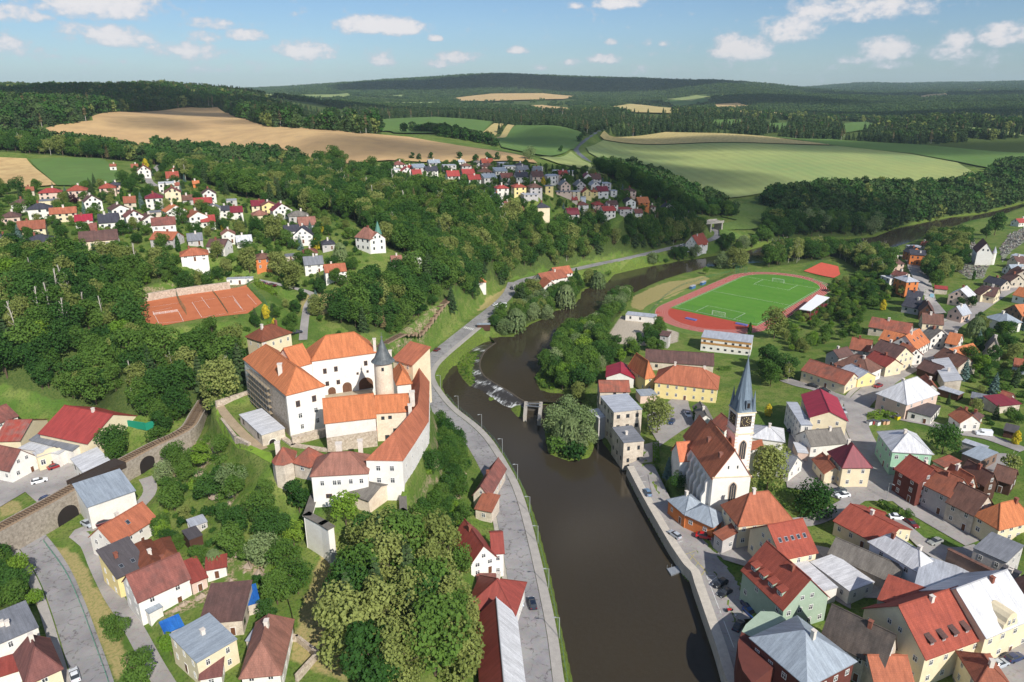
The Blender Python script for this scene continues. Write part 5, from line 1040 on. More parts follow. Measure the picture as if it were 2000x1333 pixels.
H('S',[(392,545),(465,572)],d=9,h=5.5,k='g',rc='dk',wc='o',at='narrow, near the upper river')
H('S',[(470,502),(610,502)],d=6,h=5,k='flat',rc='wh2',wc='g',at='behind the orange boxy house')
H('S',[(590,472),(650,482)],d=6,h=3,k='g',rc='tc',wc='s',at='tiny, on the river side of the chestnut trees',name='cottage',catg='cottage')
H('S',[(850,388),(940,386)],d=6,h=3,k='g',rc='rd',wc='w',at='tiny, at the water behind the chestnut trees',name='cottage',catg='cottage')
H('S',[(1125,372),(1210,372)],d=6,h=3,k='g',rc='tc',wc='s',at='tiny, at the water beside the great dark tree',name='cottage',catg='cottage')
H('S',[(1760,215),(1880,205)],d=7,h=3.5,k='g',rc='rd',wc='w',at='on the far right by the upper river')
H('S',[(1545,862),(1665,905)],d=8,h=4,k='g',rc='br2',wc='s',at='lower of two below the graveyard')
H('S',[(1640,785),(1720,835)],d=8,h=4.5,k='g',rc='br',wc='s',at='upper of two below the graveyard')
H('S',[(1690,802),(1850,800)],d=9,h=4,k='g',rc='bl',wc='w',at='at the right edge below the graveyard')
H('S',[(1740,692),(1850,690)],d=8,h=4,k='g',rc='br2',wc='s',at='at the right edge beside the graveyard')
H('S',[(1660,602),(1790,622)],d=8,h=4,k='flat',rc='wh2',wc='w',at='by the upper corner of the graveyard')
H('S',[(765,993),(912,1008)],d=4,h=3,k='shed',rc='rd',wc='s',at='along a garden wall under the graveyard',name='shed',catg='shed',win=None,chim=0)
H('S',[(1342,905),(1550,962)],d=7,h=3.2,k='g',rc='dk',wc='s',at='low, on the graveyard lane',name='barn',catg='barn')
H('AA',[(510,755),(690,827),(935,772)],h=4,k='flat',rc='bl',wc='bk',at='workshop beside the birch tree',name='workshop',catg='workshop',win='d')
H('AA',[(505,637),(735,713)],d=3,h=3,k='flat',rc='wh2',wc='g',at='narrow garage row behind the workshop',name='garage',catg='garage',win=None)
H('AA',[(225,830),(335,889),(480,852)],h=3,k='shed',rc='pk',wc='s',rise=.8,at='behind the mint corner house',name='shed',catg='shed',win=None,chim=0)
H('AA',[(335,962),(548,1087),(625,1058)],h=6,k='g',rc='or2',wc='s',rise=3,at='wing behind the street row',name='town_house')
H('AA',[(492,922),(740,1062),(855,1040)],h=5.5,k='g',rc='br',wc='dkw',rise=3,at='long dark barn behind the street row',name='barn',catg='barn')
H('AA',[(812,992),(1000,1052)],d=7,h=4,k='g',rc='br',wc='dkw',at='smaller barn by the birch tree',name='barn',catg='barn',chim=0)
H('AA',[(595,192),(772,228)],d=6,h=3,k='flat',rc='gy2',wc='dkw',at='in the back gardens under the blue spruce',name='shed',catg='shed',win=None)
H('AA',[(872,192),(972,222)],d=5,h=3,k='g',rc='pk',wc='g',at='in the back gardens on the right',name='shed',catg='shed',win=None,chim=0)
H('AA',[(862,277),(1092,252)],d=6,h=2.8,k='shed',rc='dr',wc='s',at='in the back gardens on the right',name='shed',catg='shed',win=None,chim=0)
H('AA',[(265,102),(472,167)],d=4,h=2.5,k='flat',rc='wh2',wc='dkw',at='open store behind the white roofed corner block',name='shed',catg='shed',win=None)
H('AA',[(930,515),(1050,545)],d=4,h=2.4,k='shed',rc='dk2',wc='dkw',at='garden hut by the golden conifer',name='shed',catg='shed',win=None,chim=0)
H('Y',[(860,900),(1060,930)],d=9,h=3,k='gy',rc='gy',wc='s',rise=6,at='steep A-frame roof in the gardens',name='cottage',catg='cottage')
H('Y',[(1215,1060),(1400,1090)],d=6,h=3,k='g',rc='tc',wc='lb',at='in the gardens at the right edge')
H('M',[(325,237),(425,323),(505,238)],h=5,k='hip',rc='bl',wc='o',rise=2.6,st=1,at='bent along the quay below the church',blocks=[dict(pts=[(420,318),(592,397),(668,330)],k='hip',rc='bl',wc='o',h=5,rise=2.6)])
H('M',[(652,268),(750,387),(1040,327)],h=7,k='hip',rc='or2',wc='c',rise=6,st=2,sky=1,at='large, in front of the church',blocks=[dict(pts=[(602,437),(652,478),(742,442)],h=3.5,k='shed',rc='tc',wc='g',rise=1.2)])
gh=H('M',[(773,657),(1018,892),(1237,777)],h=7,k='g',rc='rd2',wc='gr',rise=6.2,st=2,at='long, with four dormers facing the quay car park',name='guest_house',blocks=[dict(pts=[(1008,590),(1215,547)],d=13,h=7,k='g',rc='rd2',wc='c',sky=5)])
def dormer(I,s,t,w,hh,dpt,rc='rd2',wc='gr',root=None):
 P,u,v=I['P'],I['u'],I['v'];z=I['zroof'](s,t);org=np.array(I['root'].location);rz=math.atan2(u[1],u[0])
 b=MB(org);b.box(P(s,t+dpt/2,z-.5),w,dpt,hh+.5,rz);o=b.build('dormer',WM[wc],I['roof'])
 r=MB(org);q=[P(s-w/2-.2,t-.3,z+hh),P(s+w/2+.2,t-.3,z+hh),P(s+w/2+.2,t+dpt+.8,z+hh+.9),P(s-w/2-.2,t+dpt+.8,z+hh+.9)]
 r.face(q,0,[(0,0),(w,0),(w,dpt),(0,dpt)]);r.face([p-np.array([0,0,.15])for p in q[::-1]]);r.build('dormer_roof',RM[rc],o)
 d=WIN['w'];wo=bpy.data.objects.new('window',d);link(wo,o);wo.location=tuple(P(s,t-.02,z+.15)-org);wo.rotation_euler=(0,0,rz);wo.scale=(w*.7,1,hh*.75)
for i in range(4):dormer(gh,gh['Lu']*(.16+.21*i),1.0,1.7,1.5,2.4)
mh=H('M',[(827,1068),(1160,1352),(1462,1218)],h=9,k='pyr',rc='bl',wc='b',rise=4.6,st=2,at='modern, with a curved front on the quay',name='office_building',catg='office building')
def curved():
 z=mh['z'];P=[atz(*p,z+7)[:2]for p in PX('M',(828,1066),(765,1028),(742,1090),(745,1180),(770,1260),(830,1340),(960,1240))];mb=MB(np.array(mh['root'].location));mb.prism(list(P),z-1,z+7);mb.build('curved_wall',WM['b'],mh['root'])
 P=[atz(*p,z+6)[:2]for p in PX('M',(880,905),(790,985),(765,1028),(828,1062),(1040,950),(960,908))];mb=MB(np.array(mh['root'].location));mb.prism(list(P),z-1,z+6);mb.build('side_wing',WM['gr'],mh['root'])
curved()
H('O',[(105,237),(425,408)],d=13,h=4,k='g',rc='rd2',wc='c',rise=2.8,at='long, opposite the weeping tree',blocks=[dict(pts=[(330,190),(430,224),(485,203)],h=4,k='g',rc='rd2')])
H('O',[(347,378),(688,587),(790,532)],h=7,k='hip',rc='wh',wc='lb',rise=3,st=2,sp=4.5,chim=2,at='in the back yards of the square')
H('O',[(67,457),(520,662)],d=7,h=3.2,k='g',rc='gy',wc='s',chim=0,at='long, in the back yards of the square',name='barn',catg='barn',win=None)
H('O',[(-60,520),(205,717),(372,657)],h=3.6,k='flat',rc='wh',wc='w',at='low workshop in the back yards',name='workshop',catg='workshop')
H('M',[(1032,602),(1240,790),(1345,770)],h=4,k='flat',rc='wh',wc='w',at='extension behind the long guest house',name='extension',catg='extension',win=None)
H('O',[(22,1012),(440,1226),(606,1145)],h=7,k='g',rc='dkb',wc='s',rise=5.5,st=2,at='big and old behind the blue-grey pyramid roof')
rl=H('O',[(720,1167),(1118,1022)],d=15,h=7.5,k='g',rc='rd2',wc='c',rise=6.5,st=2,sp=3.3,at='on the lower square with four small dormers',name='town_house',blocks=[dict(pts=[(398,772),(712,893),(985,793)],h=9,k='flat',rc='rd2',wc='gr')])
for i in range(4):dormer(rl,rl['Lu']*(.18+.2*i),1.2,1.1,1.1,1.8,'br2','dkw')
wl=H('O',[(1130,1024),(1470,880)],d=15,h=7.5,k='g',rc='wh',wc='c',rise=6.0,st=2,sp=3,at='on the lower square with a curved gable',name='town_house')
P_,u_,v_=wl['P'],wl['u'],wl['v'];gb=MB(np.array(wl['root'].location));s0=wl['Lu']*.46
def gpt(x,z,t):return P_(s0+x,t,z)
oz=wl['ze'];prof=[(-2.2,oz-1),(2.2,oz-1),(2.2,oz+1.2),(1.7,oz+1.6),(1.5,oz+2.6),(.8,oz+3.4),(0,oz+3.7),(-.8,oz+3.4),(-1.5,oz+2.6),(-1.7,oz+1.6),(-2.2,oz+1.2)]
gb.face([gpt(x,z,-.15)for x,z in prof]);gb.face([gpt(x,z,4)for x,z in prof[::-1]])
for i in range(len(prof)):a_,b2=prof[i],prof[(i+1)%len(prof)];gb.face([gpt(*a_,4),gpt(*b2,4),gpt(*b2,-.15),gpt(*a_,-.15)])
gb.build('gable',WM['c'],wl['root'])
for x in(-.7,.7):place(WIN['w'],'window',wl['root'],gpt(x,oz+.8,-.2),math.atan2(u_[1],u_[0]),.8,1.3)
H('O',[(652,667),(1010,787),(1280,657)],h=7.5,k='flat',rc='wh2',wc='g',at='wide and flat behind the lower square',name='flat_block',win=None)
H('O',[(874,434),(1195,592)],d=.7,h=10,k='flat',rc='br',wc='bk',at='tall bare firewall behind the lower square',name='firewall',catg='wall',win=None,lab='tall bare brown brick firewall standing between the flat roofs near the square',door=False)
H('O',[(1190,612),(1300,662),(1400,600)],h=8,k='flat',rc='dk2',wc='s',chim=2,at='with two white chimneys behind the lower square',name='flat_block',win=None)
H('O',[(1300,657),(1400,770)],d=9,h=8,k='g',rc='br2',wc='s',at='at the right edge next to the white sheet roof')
H('O',[(380,1345),(640,1348)],d=8,h=5,k='g',rc='or2',wc='s',at='cut by the lower edge beside the dark mossy roof')
H('O',[(1082,1342),(1300,1362)],d=8,h=6,k='hip',rc='tc',wc='c',at='cut by the lower edge on the square')
ml=H('L',[(178,562),(288,692),(500,652)],h=11.5,k='flat',rc='wh2',wc='s',st=3,zg=2.5,lab='old plastered riverside mill with a silver metal roof and round-headed windows',name='mill',catg='mill',win='d',ww=1.1,blocks=[dict(pts=[(275,817),(368,942),(525,917)],h=7.5,k='flat',rc='gy2',wc='s',chim=1,win='d',st=2),dict(v='L',pts=[(175,520),(415,520)],d=8,h=9,k='g',rc='pk',wc='s',rise=2.6,win='d'),dict(v='L',pts=[(82,678),(165,742),(195,692)],h=6,k='flat',rc='wh',wc='g',win=None)])
H('L',[(228,404),(450,416)],d=12,h=4.6,k='gy',rc='cr',wc='w',rise=2.2,st=1,sp=4,gwin=False,at='above the mill',chim=0)
H('L',[(622,442),(1128,502)],d=13,h=6.4,k='hip',rc='or2',wc='y',rise=5.2,st=2,sp=2.9,chim=2,lab='long yellow rectory with an orange hipped roof and a red gate',name='rectory',catg='house',blocks=[dict(pts=[(545,402),(618,392)],d=14,h=6.4,k='hip',rc='or',wc='y',rise=5.5)])
H('L',[(505,560),(640,552)],d=6,h=3,k='flat',rc='bl',wc='p',at='low, between the mill and the yellow rectory',name='garage',catg='garage',win=None)
H('L',[(545,272),(1098,310)],d=11,h=4,k='g',rc='br2',wc='s',rise=3.2,chim=0,sp=7,at='long, behind the yellow rectory',name='barn',catg='barn',win='d')
H('L',[(985,748),(1088,750)],d=11,h=4,k='gy',rc='gy',wc='w',at='gabled, between the yard and the church tower')
H('L',[(1092,760),(1188,842)],d=6,h=6,k='g',rc='pk',wc='w',at='narrow, touching the church tower',chim=0)
sb=H('L',[(1000,80),(1408,128)],d=11,h=6.4,k='flat',rc='wh2',wc='w',win='d',st=2,sp=3.0,ww=1.3,wh=.9,door=False,lab='long changing-room building with a timber upper storey beside the running track',name='sports_building',catg='building',wsides=(0,))
cb=MB(np.array(sb['root'].location));P_=sb['P'];L_=sb['Lu'];ze_=sb['ze']
for i in range(36):
 a_,b2=L_*i/36+.02,L_*(i+1)/36-.02
 for z0,z1 in((ze_-3.1,ze_-2.05),(ze_-.95,ze_-.05)):cb.face([P_(a_,-.09,z0),P_(b2,-.09,z0),P_(b2,-.09,z1),P_(a_,-.09,z1)])
cb.build('cladding_board',WM['wd'],sb['root'])['kind']='stuff'
H('D',[(507,927),(566,936)],d=4,h=6,k='shed',rc='br2',wc='g',rise=.8,at='small tower on the gravel yard',name='control_tower',catg='tower',chim=0)
H('D',[(262,783),(470,805)],d=6,h=3,k='flat',rc='wh2',wc='w',sp=4,at='prefabricated, on the gravel yard beside the track',name='cabin',catg='cabin')
cp_=H('S',[(1265,563),(1450,577)],d=17,h=8,k='gy',rc='br4',wc='w2',rise=6,st=1,sp=20,gwin=True,chim=0,lab='small white graveyard chapel with a steep red roof and a round stair turret',name='chapel',catg='chapel')
q=cp_['P'](cp_['Lu']+1.1,2.5,0);mb=MB(np.array(cp_['root'].location));mb.cyl(q[:2],1.3,1.3,cp_['z']-1,cp_['z']+8,14);mb.build('turret',WM['w2'],cp_['root']);mb=MB(np.array(cp_['root'].location));mb.cyl(q[:2],1.45,0,cp_['z']+8,cp_['z']+12,14);mb.build('turret_roof',RM['wh2'],cp_['root'])
#left bank: the foot of the castle hill
H('G',[(652,1107),(1000,987)],d=12,h=6.4,k='shed',rc='bl',wc='w',rise=1.4,win=None,chim=0,at='warehouse under the railway wall',name='warehouse',catg='warehouse')
H('H',[(885,254),(1215,47)],d=8,h=3.4,k='g',rc='or2',wc='w',rise=3.4,sky=1,at='long, with one blue roof window, in the hillside lane',zg=11)
H('H',[(915,519),(1150,407)],d=9,h=5,k='shed',rc='dk2',wc='y',rise=3.0,sky=2,at='with two roof windows in the hillside lane',zg=9.5)
H('I',[(325,548),(470,493)],d=14,h=5,k='hip',rc='br3',wc='c',at='joined behind the yellow house',zg=10,blocks=[dict(pts=[(430,442),(550,402)],d=9,h=4,k='hip',rc='br3')])
H('I',[(263,734),(640,562)],d=9,h=6,k='g',rc='pk2',wc='w2',rise=4,st=2,sp=4,at='long, in the lane at the foot of the castle hill',zg=9.5,blocks=[dict(pts=[(345,830),(440,780)],d=4,h=3,k='flat',rc='bl',wc='w',win=None)])
H('I',[(657,602),(768,557)],d=7,h=3,k='shed',rc='rd3',wc='p',at='half ruined, at the end of the long white house',name='shed',catg='shed',win='d',chim=0)
H('I',[(765,505),(910,478)],d=3.5,h=3,k='shed',rc='rd3',wc='w',at='half ruined, further up the slope',name='shed',catg='shed',win='d',chim=0)
H('I',[(1030,782),(1160,744)],d=6.5,h=2.6,k='flat',rc='tarp',wc='s',at='',lab='shed under a crumpled blue tarpaulin beside the bare earth bank',name='shed',catg='shed',win=None,chim=0)
H('I',[(465,970),(590,915)],d=3.0,h=2.2,k='shed',rc='tarp',wc='s',at='',lab='low store under a blue tarpaulin behind the blue-grey roof',name='shed',catg='shed',win=None,chim=0,rise=.5)
H('I',[(722,897),(1028,870)],d=10,h=4,k='shed',rc='br2',wc='s',rise=1.6,at='behind the cream house with the blue-grey roof',name='barn',catg='barn',win='d',chim=0)
H('I',[(500,987),(697,1192),(985,1017)],h=7,k='flat',rc='bl',wc='c',st=2,chim=1,at='cubic, at the foot of the castle hill',zg=9.5)
H('I',[(1025,1287),(1308,1260)],d=14,h=5.5,k='hip',rc='tc2',wc='w',rise=4.6,chim=2,at='broad, at the lower edge',zg=10,blocks=[dict(pts=[(722,1307),(875,1280)],d=5,h=3.5,k='shed',rc='br4',rise=1)])
H('H',[(-160,1105),(298,907)],d=11,h=6,k='flat',rc='gy2',wc='w',st=2,chim=2,sp=4.5,at='beside the street in the lower left corner',zg=8.5)
H('H',[(205,1335),(470,1214)],d=10,h=5.5,k='hip',rc='br4',wc='c',rise=4.5,at='beside the street, below the grey flat roof',zg=8.2)
H('H',[(-20,1290),(175,1228)],d=4,h=3,k='shed',rc='rd3',wc='w',at='at the left edge of the picture',zg=8.5,chim=0,name='shed',catg='shed',win=None)
H('I',[(640,287),(737,250)],d=5,h=3,k='flat',rc='dk2',wc='dkw',at='on the garden terrace above the half ruined sheds',name='shed',catg='shed',win=None)
H('I',[(655,192),(772,152)],d=4,h=2.2,k='flat',rc='wh2',wc='g',at='glazed, on the garden terrace under the castle hill',name='greenhouse',catg='greenhouse',win='w',sp=1.2,st=1,door=False)
H('I',[(1060,1030),(1200,1045)],d=4,h=2.5,k='flat',rc='wh2',wc='s',at='between the cubic cream house and the broad white one',name='shed',catg='shed',win=None)
H('AB',[(467,404),(1040,524)],d=20,h=7,k='g',rc='rd',wc='c',rise=5,win=None,chim=1,at='the biggest of the factory sheds',name='factory_hall',catg='factory')
H('AB',[(362,482),(865,607),(1010,532)],h=5,k='shed',rc='gy2',wc='w',rise=1,win=None,chim=0,at='lean-to in front of the biggest factory shed',name='factory_hall',catg='factory')
H('AB',[(-60,497),(235,490)],d=15,h=5,k='g',rc='pk3',wc='c',rise=3.4,win=None,chim=0,at='streaked, beside the biggest factory shed',name='factory_hall',catg='factory')
H('AB',[(-70,302),(205,197)],d=10,h=5,k='g',rc='pk2',wc='w',rise=3,at='at the left edge behind the streaked factory shed',chim=0)
H('AB',[(215,588),(690,655)],d=7,h=4.4,k='flat',rc='wh',wc='w',win=None,at='long and flat in front of the factory sheds',name='workshop',catg='workshop')
sf=H('AB',[(440,692),(762,590)],d=4,h=4.6,k='flat',rc='wh',wc='c',st=1,sp=2.0,ww=1.2,wh=1.8,at='little shop with a shaped parapet on the paved yard',name='shop',catg='shop')
P_=sf['P'];b_=MB(np.array(sf['root'].location));z_=sf['ze'];
pr=[(0,z_+.3),(0,z_+.9),(.25,z_+.9),(.32,z_+1.5),(.5,z_+1.8),(.68,z_+1.5),(.75,z_+.9),(1,z_+.9),(1,z_+.3)]
b_.face([P_(x*sf['Lu'],-.15,z)for x,z in pr[::-1]]);b_.face([P_(x*sf['Lu'],.25,z)for x,z in pr])
for i in range(len(pr)):a_,b2=pr[i],pr[(i+1)%len(pr)];b_.face([P_(a_[0]*sf['Lu'],-.15,a_[1]),P_(b2[0]*sf['Lu'],-.15,b2[1]),P_(b2[0]*sf['Lu'],.25,b2[1]),P_(a_[0]*sf['Lu'],.25,a_[1])])
b_.build('parapet',WM['c'],sf['root'])
H('AB',[(115,842),(432,682)],d=14,h=4.2,k='gy',rc='pk2',wc='w2',rise=4.4,st=1,sp=3,at='with a broad gable on the paved yard',chim=0)
H('AB',[(852,708),(1000,872),(1250,718)],h=4.5,k='shed',rc='wh',wc='w',rise=1.0,at='hall with a huge bright roof on the paved yard',name='factory_hall',catg='factory',win='d',chim=0)
H('AB',[(840,967),(884,1032),(1360,792)],h=4,k='flat',rc='bl',wc='g',win=None,at='long shed behind the railway bridge',name='shed',catg='shed')
H('F',[(422,257),(640,190)],d=9,h=6,k='hip',rc='br3',wc='c',rise=3.4,st=2,at='behind the castle',zg=28,chim=2)
H('F',[(62,370),(150,362)],d=5,h=2.6,k='gy',rc='gy',wc='s',rise=3.5,at='tiny hut under the trees west of the castle',name='hut',catg='hut',win=None,chim=0)
H('J',[(985,620),(1135,577)],d=12,h=7,k='gy',rc='rd3',wc='w2',rise=4,st=2,sp=2.6,at='gabled, alone between the river road and the cliff',zg=4.2,blocks=[dict(pts=[(1112,556),(1180,552)],d=9,h=7,k='g',rc='rd3',wc='w2',rise=2.6)])
H('J',[(1000,203),(1092,217)],d=17,h=4,k='gy',rc='pk2',wc='s',rise=3,at='long and narrow under the castle cliff',zg=4.6,blocks=[dict(pts=[(1012,288),(1108,308)],d=6,h=3.2,k='shed',rc='tc',wc='s',rise=1.5)])
H('J',[(965,882),(1245,927)],d=11,h=5,k='hip',rc='rd3',wc='w',at='across the river road from the two moving cars',zg=4.2)
H('J',[(1250,927),(1318,1470),(1052,1440)],h=5,k='g',rc='wh',rc2='rd3',wc='w',rise=4.5,at='',lab='long riverside hall with one red and one white roof slope at the lower edge',zg=4.0,name='hall',catg='hall',chim=0)
H('J',[(1020,767),(1140,767)],d=4,h=2.6,k='shed',rc='pk2',wc='s',at='between the gabled house and the red hipped roof',zg=4.2,name='shed',catg='shed',win=None,chim=0)
H('C',[(1033,772),(1165,745)],d=10,h=5,k='g',rc='tc',wc='w',at='by the river bend among willows',blocks=[dict(pts=[(1035,805),(1110,800)],d=12,h=4.5,k='gy',rc='or2',wc='w'),dict(pts=[(1100,735),(1195,722)],d=9,h=5.5,k='g',rc='or2')])
H('C',[(662,777),(712,774)],d=7,h=5,k='hip',rc='or',wc='w',at='tiny, above the road junction',name='house')
H('AD',[(355,655),(525,607)],d=10,h=8,k='g',rc='rd2',wc='w2',rise=6,st=3,at='inn on the river below the road bridge',name='inn',catg='inn',detail=True,blocks=[dict(pts=[(205,622),(355,662)],d=9,h=7,k='gy',rc='rd2',wc='w2',rise=5,detail=True)])
vl=H('X',[(1600,612),(1715,585)],d=10,h=8,k='hip',rc='tc2',wc='w2',rise=4.5,st=2,lab='white villa with a faded red roof and a green pointed turret in the woods',name='villa',catg='villa',blocks=[dict(pts=[(1500,605),(1600,635)],d=9,h=7,k='g',rc='tc2',wc='w2')])
q=vl['P'](vl['Lu']+.4,1.0,0);mb=MB(np.array(vl['root'].location));mb.cyl(q[:2],1.7,1.7,vl['z']-2,vl['z']+9,8);mb.build('turret',WM['w2'],vl['root']);mb=MB(np.array(vl['root'].location));mb.cyl(q[:2],2.1,0,vl['z']+9,vl['z']+16,8);mb.build('turret_roof',mat('copper_green',srgb(92,140,124),.6,.1,2),vl['root'])
#the hillside village (left) and the suburb (centre): x, y of the front eaves in a zoomed view, width, roof, colours, height
def suburb(v,place_,lst,unit):
 for r in lst:
  x,y,w,k,rc,wc,h=r[:7];h=h*.86+.3;rot=r[7]if len(r)>7 else .25
  dep=random.uniform(8,10.5)
  p=PX(v,(x,y))[0];z=hit(*p,extra=h)[2];c=atz(*p,z+h)
  D=math.hypot(c[0],c[1]);f=project(*c)[2];wm=max(4.0,min(18,w/ZF[v][2]*f/FPX*.94));
  dep=min(dep,wm*1.2);ang=-math.atan2(c[0],c[1])*.4+rot;u=np.array([math.cos(ang),math.sin(ang)]);A=c[:2]-u*wm/2;B=c[:2]+u*wm/2
  root=empty('house',(c[0],c[1],z));ti=(k=='flat')
  I=block(root,A,B,None,dep,z+h,z-3,wc,rc,k,rise=(None if k!='mans' else 4.0),pitch=random.uniform(26,40)if k!='hip' else 28,detail=D<400,chim=0 if k in('flat','shed')else 1,sp=2.6,ww=1.15,wh=1.35,st=max(1,round(h/3.0)))
  SUB.append((root,rc,wc,k,p,place_));
SUB=[]
suburb('U','in the far suburb',[(235,130,150,'hip','pk2','w',6),(170,190,170,'flat','wh','w2',7),(330,205,150,'gy','rd','w',6),(365,165,60,'g','rd','w',3),(470,165,150,'shed','bl','g',6),(610,200,150,'g','dk','w',5),(640,110,140,'g','bl','g',6),(815,140,160,'flat','wh2','g',6),(950,100,70,'g','wh2','w',5),(1010,145,120,'hip','br','g',6),(1250,108,140,'g','rd2','w',5),(1255,150,150,'hip','br2','p',6),(1440,115,120,'flat','wh2','g',5),(1510,150,140,'flat','wh2','w',7),(1635,140,110,'hip','dk','w',6),(1840,160,100,'flat','wh2','w',5),(1830,192,100,'g','gy2','w',6),(1235,215,160,'hip','br','g',6),(1410,205,150,'shed','bl','w',7),(1660,190,140,'g','gy2','w',6),(860,260,150,'g','rd','w',6),(1035,238,150,'g','rd','g',7),(1105,300,150,'g','rd','w',6),(1285,282,160,'shed','bl','w',7),(1480,280,150,'g','pk2','w',6),(1650,270,150,'g','dk','w',7),(1830,265,140,'g','br2','p',7),(1985,265,110,'flat','wh2','w',7),(440,245,110,'g','rd','w',4),(100,290,60,'g','or2','w',3),(250,325,60,'g','br','w',3),(1425,402,150,'hip','rd','w',6),(1625,390,150,'hip','rd2','y',6),(1810,392,150,'hip','br','g',6),(1960,380,100,'flat','gy2','y',7),(1750,478,180,'flat','wh2','g',4),(1060,445,100,'g','pk2','w',4),(1370,510,120,'gy','wh2','w',5),(1375,592,150,'flat','wh','w2',6),(1480,585,70,'g','pk2','s',4),(1590,692,190,'g','pk2','w2',6),(1890,622,165,'hip','dk','c',8),(1150,105,90,'hip','gy','g',5),(745,330,110,'flat','gy2','g',3)],0)
suburb('V','in the far suburb',[(190,28,90,'flat','wh','w',5),(270,72,130,'g','rd','p',6),(140,90,150,'flat','wh2','g',7),(375,32,70,'flat','wh2','w',4),(590,107,110,'gy','dr','w',5),(700,137,140,'g','br2','g',5),(830,195,140,'flat','wh2','g',6),(690,217,130,'gy','wh2','w',5),(500,217,140,'gy','gy2','g',6),(300,217,140,'gy','gy2','p',7),(280,302,220,'flat','gy2','p',4),(440,302,110,'flat','wh2','c',6),(580,307,130,'gy','rd','y',6),(680,300,90,'hip','or2','y',5),(790,292,150,'g','dr','w',6),(930,290,90,'flat','wh2','w',5),(1160,292,130,'hip','br2','p',6),(530,372,70,'flat','bl','lb',4),(1150,432,140,'gy','dk','w2',6),(1320,442,160,'g','or','o',7),(1650,522,180,'gy','dk','w2',6),(530,472,150,'hip','pk2','w',7),(740,472,140,'hip','rd','p',6),(920,470,140,'g','br2','w',6),(1090,530,180,'flat','rd','g',7),(870,547,180,'g','rd','w',7),(690,582,180,'hip','dr','w',6),(400,602,170,'mans','dr','w',6),(1255,577,110,'g','pk2','w',5),(180,702,80,'g','rd','s',3),(420,405,60,'g','rd','s',3),(480,700,150,'flat','gy2','s',3),(1440,500,70,'hip','br','s',4)],0)
suburb('W','in the hillside village',[(515,150,150,'gy','pk2','w',6),(400,110,80,'g','tc','w',4),(130,97,75,'g','tc','w',4),(900,152,130,'hip','rd2','w',6),(870,240,150,'g','rd2','g',4),(790,312,190,'flat','wh','w2',7),(870,425,190,'gy','pk2','c',6),(915,335,70,'g','pk','w',4),(640,492,210,'hip','dr','w',7),(150,332,130,'hip','dk','p',6),(60,367,190,'hip','rd2','p',6),(1320,442,170,'gy','br2','w',5),(1250,557,220,'g','rd','p',6),(1060,512,130,'g','br','g',3),(1380,622,160,'gy','gy2','w',6),(1510,642,130,'g','dk','w',5),(1650,667,180,'g','dr','w',5),(920,652,260,'gy','or','w2',5,.5),(1190,722,230,'gy','tc','w2',6,.5),(1310,782,170,'g','rd','w',4),(230,632,220,'gy','br2','w2',6,.5),(400,722,210,'gy','pk2','w2',7,.4),(600,762,210,'gy','br2','w',5,.5),(760,822,280,'g','pk2','w2',8),(80,792,240,'g','dk','w2',4),(1560,945,165,'gy','tc2','w',5),(1760,1032,190,'g','wh','w',4),(1400,1092,240,'g','br2','w',4,-.2),(1150,1015,180,'g','gy2','g',3),(730,1005,320,'g','or2','g',4,-.3),(1140,1200,330,'hip','or2','w2',8),(1600,522,130,'flat','wh2','g',3),(1160,312,70,'g','or','o',3),(340,547,140,'g','tc','s',3),(650,672,150,'flat','gy2','s',2.5)],0)
suburb('T','in the hillside village',[(650,112,270,'hip','rd','p',5),(1000,85,240,'hip','rd2','p',7),(1210,232,220,'gy','br2','w2',6,.4),(265,262,220,'hip','br2','w',5),(510,325,280,'hip','dk','w',6),(620,222,210,'flat','gy2','c',4),(820,382,320,'g','or2','c',5),(130,432,220,'hip','br2','p',4),(410,585,320,'g','tc','c',5),(1090,482,210,'g','cr','w',4),(1170,602,170,'g','pk2','s',3),(1290,742,470,'mans','br2','c',8),(520,752,350,'hip','dk','c',6),(190,892,540,'hip','or2','w',6),(70,762,200,'g','dk','s',5),(700,855,260,'flat','gy2','s',4),(390,85,90,'g','tc','s',4)],0)
suburb('X','in the hillside village',[(220,205,170,'g','dr','c',4),(350,205,180,'gy','pk2','y',6),(520,262,250,'gy','dr','w2',6,.4),(240,325,190,'hip','tc2','c',4),(720,332,250,'hip','gy','g',4),(830,442,220,'g','tc2','g',5),(640,520,190,'g','dk','w2',7),(770,575,250,'gy','dk','w2',6,.1),(1090,682,160,'hip','dk','g',4),(870,792,170,'hip','pk2','w2',4),(910,932,240,'g','gy2','w2',5),(1180,1022,270,'g','or2','w2',5),(280,862,190,'hip','br','o',7),(620,835,140,'flat','gy2','s',3)],0)
suburb('B','in the hillside village',[(1240,805,80,'g','tc2','w',5),(1385,785,95,'gy','gy','w',6,.6)],0)
def ordinal(i):return['first','second','third','fourth','fifth','sixth','seventh','eighth','ninth','tenth'][i]
def label_suburbs():
 """a house is told by its colours and, among its like, by its place in the row of its like"""
 by={}
 for s in SUB:by.setdefault((s[1],s[2].rstrip('2'),s[3],s[5]),[]).append(s)
 for(rc,wc,k,pl),lst in by.items():
  lst.sort(key=lambda s:s[4][0])
  kind={'flat':'flat','hip':'hipped','g':'ridged','gy':'gable-fronted','shed':'sloping','mans':'mansard'}[k]
  for i,s in enumerate(lst):
   base=f"{WALLWORD[wc]} house with {kind} {ROOFWORD[rc]} roof {pl}"
   if len(lst)>1:base+=f", {ordinal(i)} such from left" if i else ", leftmost such"
   tag(s[0],trim(base),'house','houses '+pl)
label_suburbs()
TINY=[]
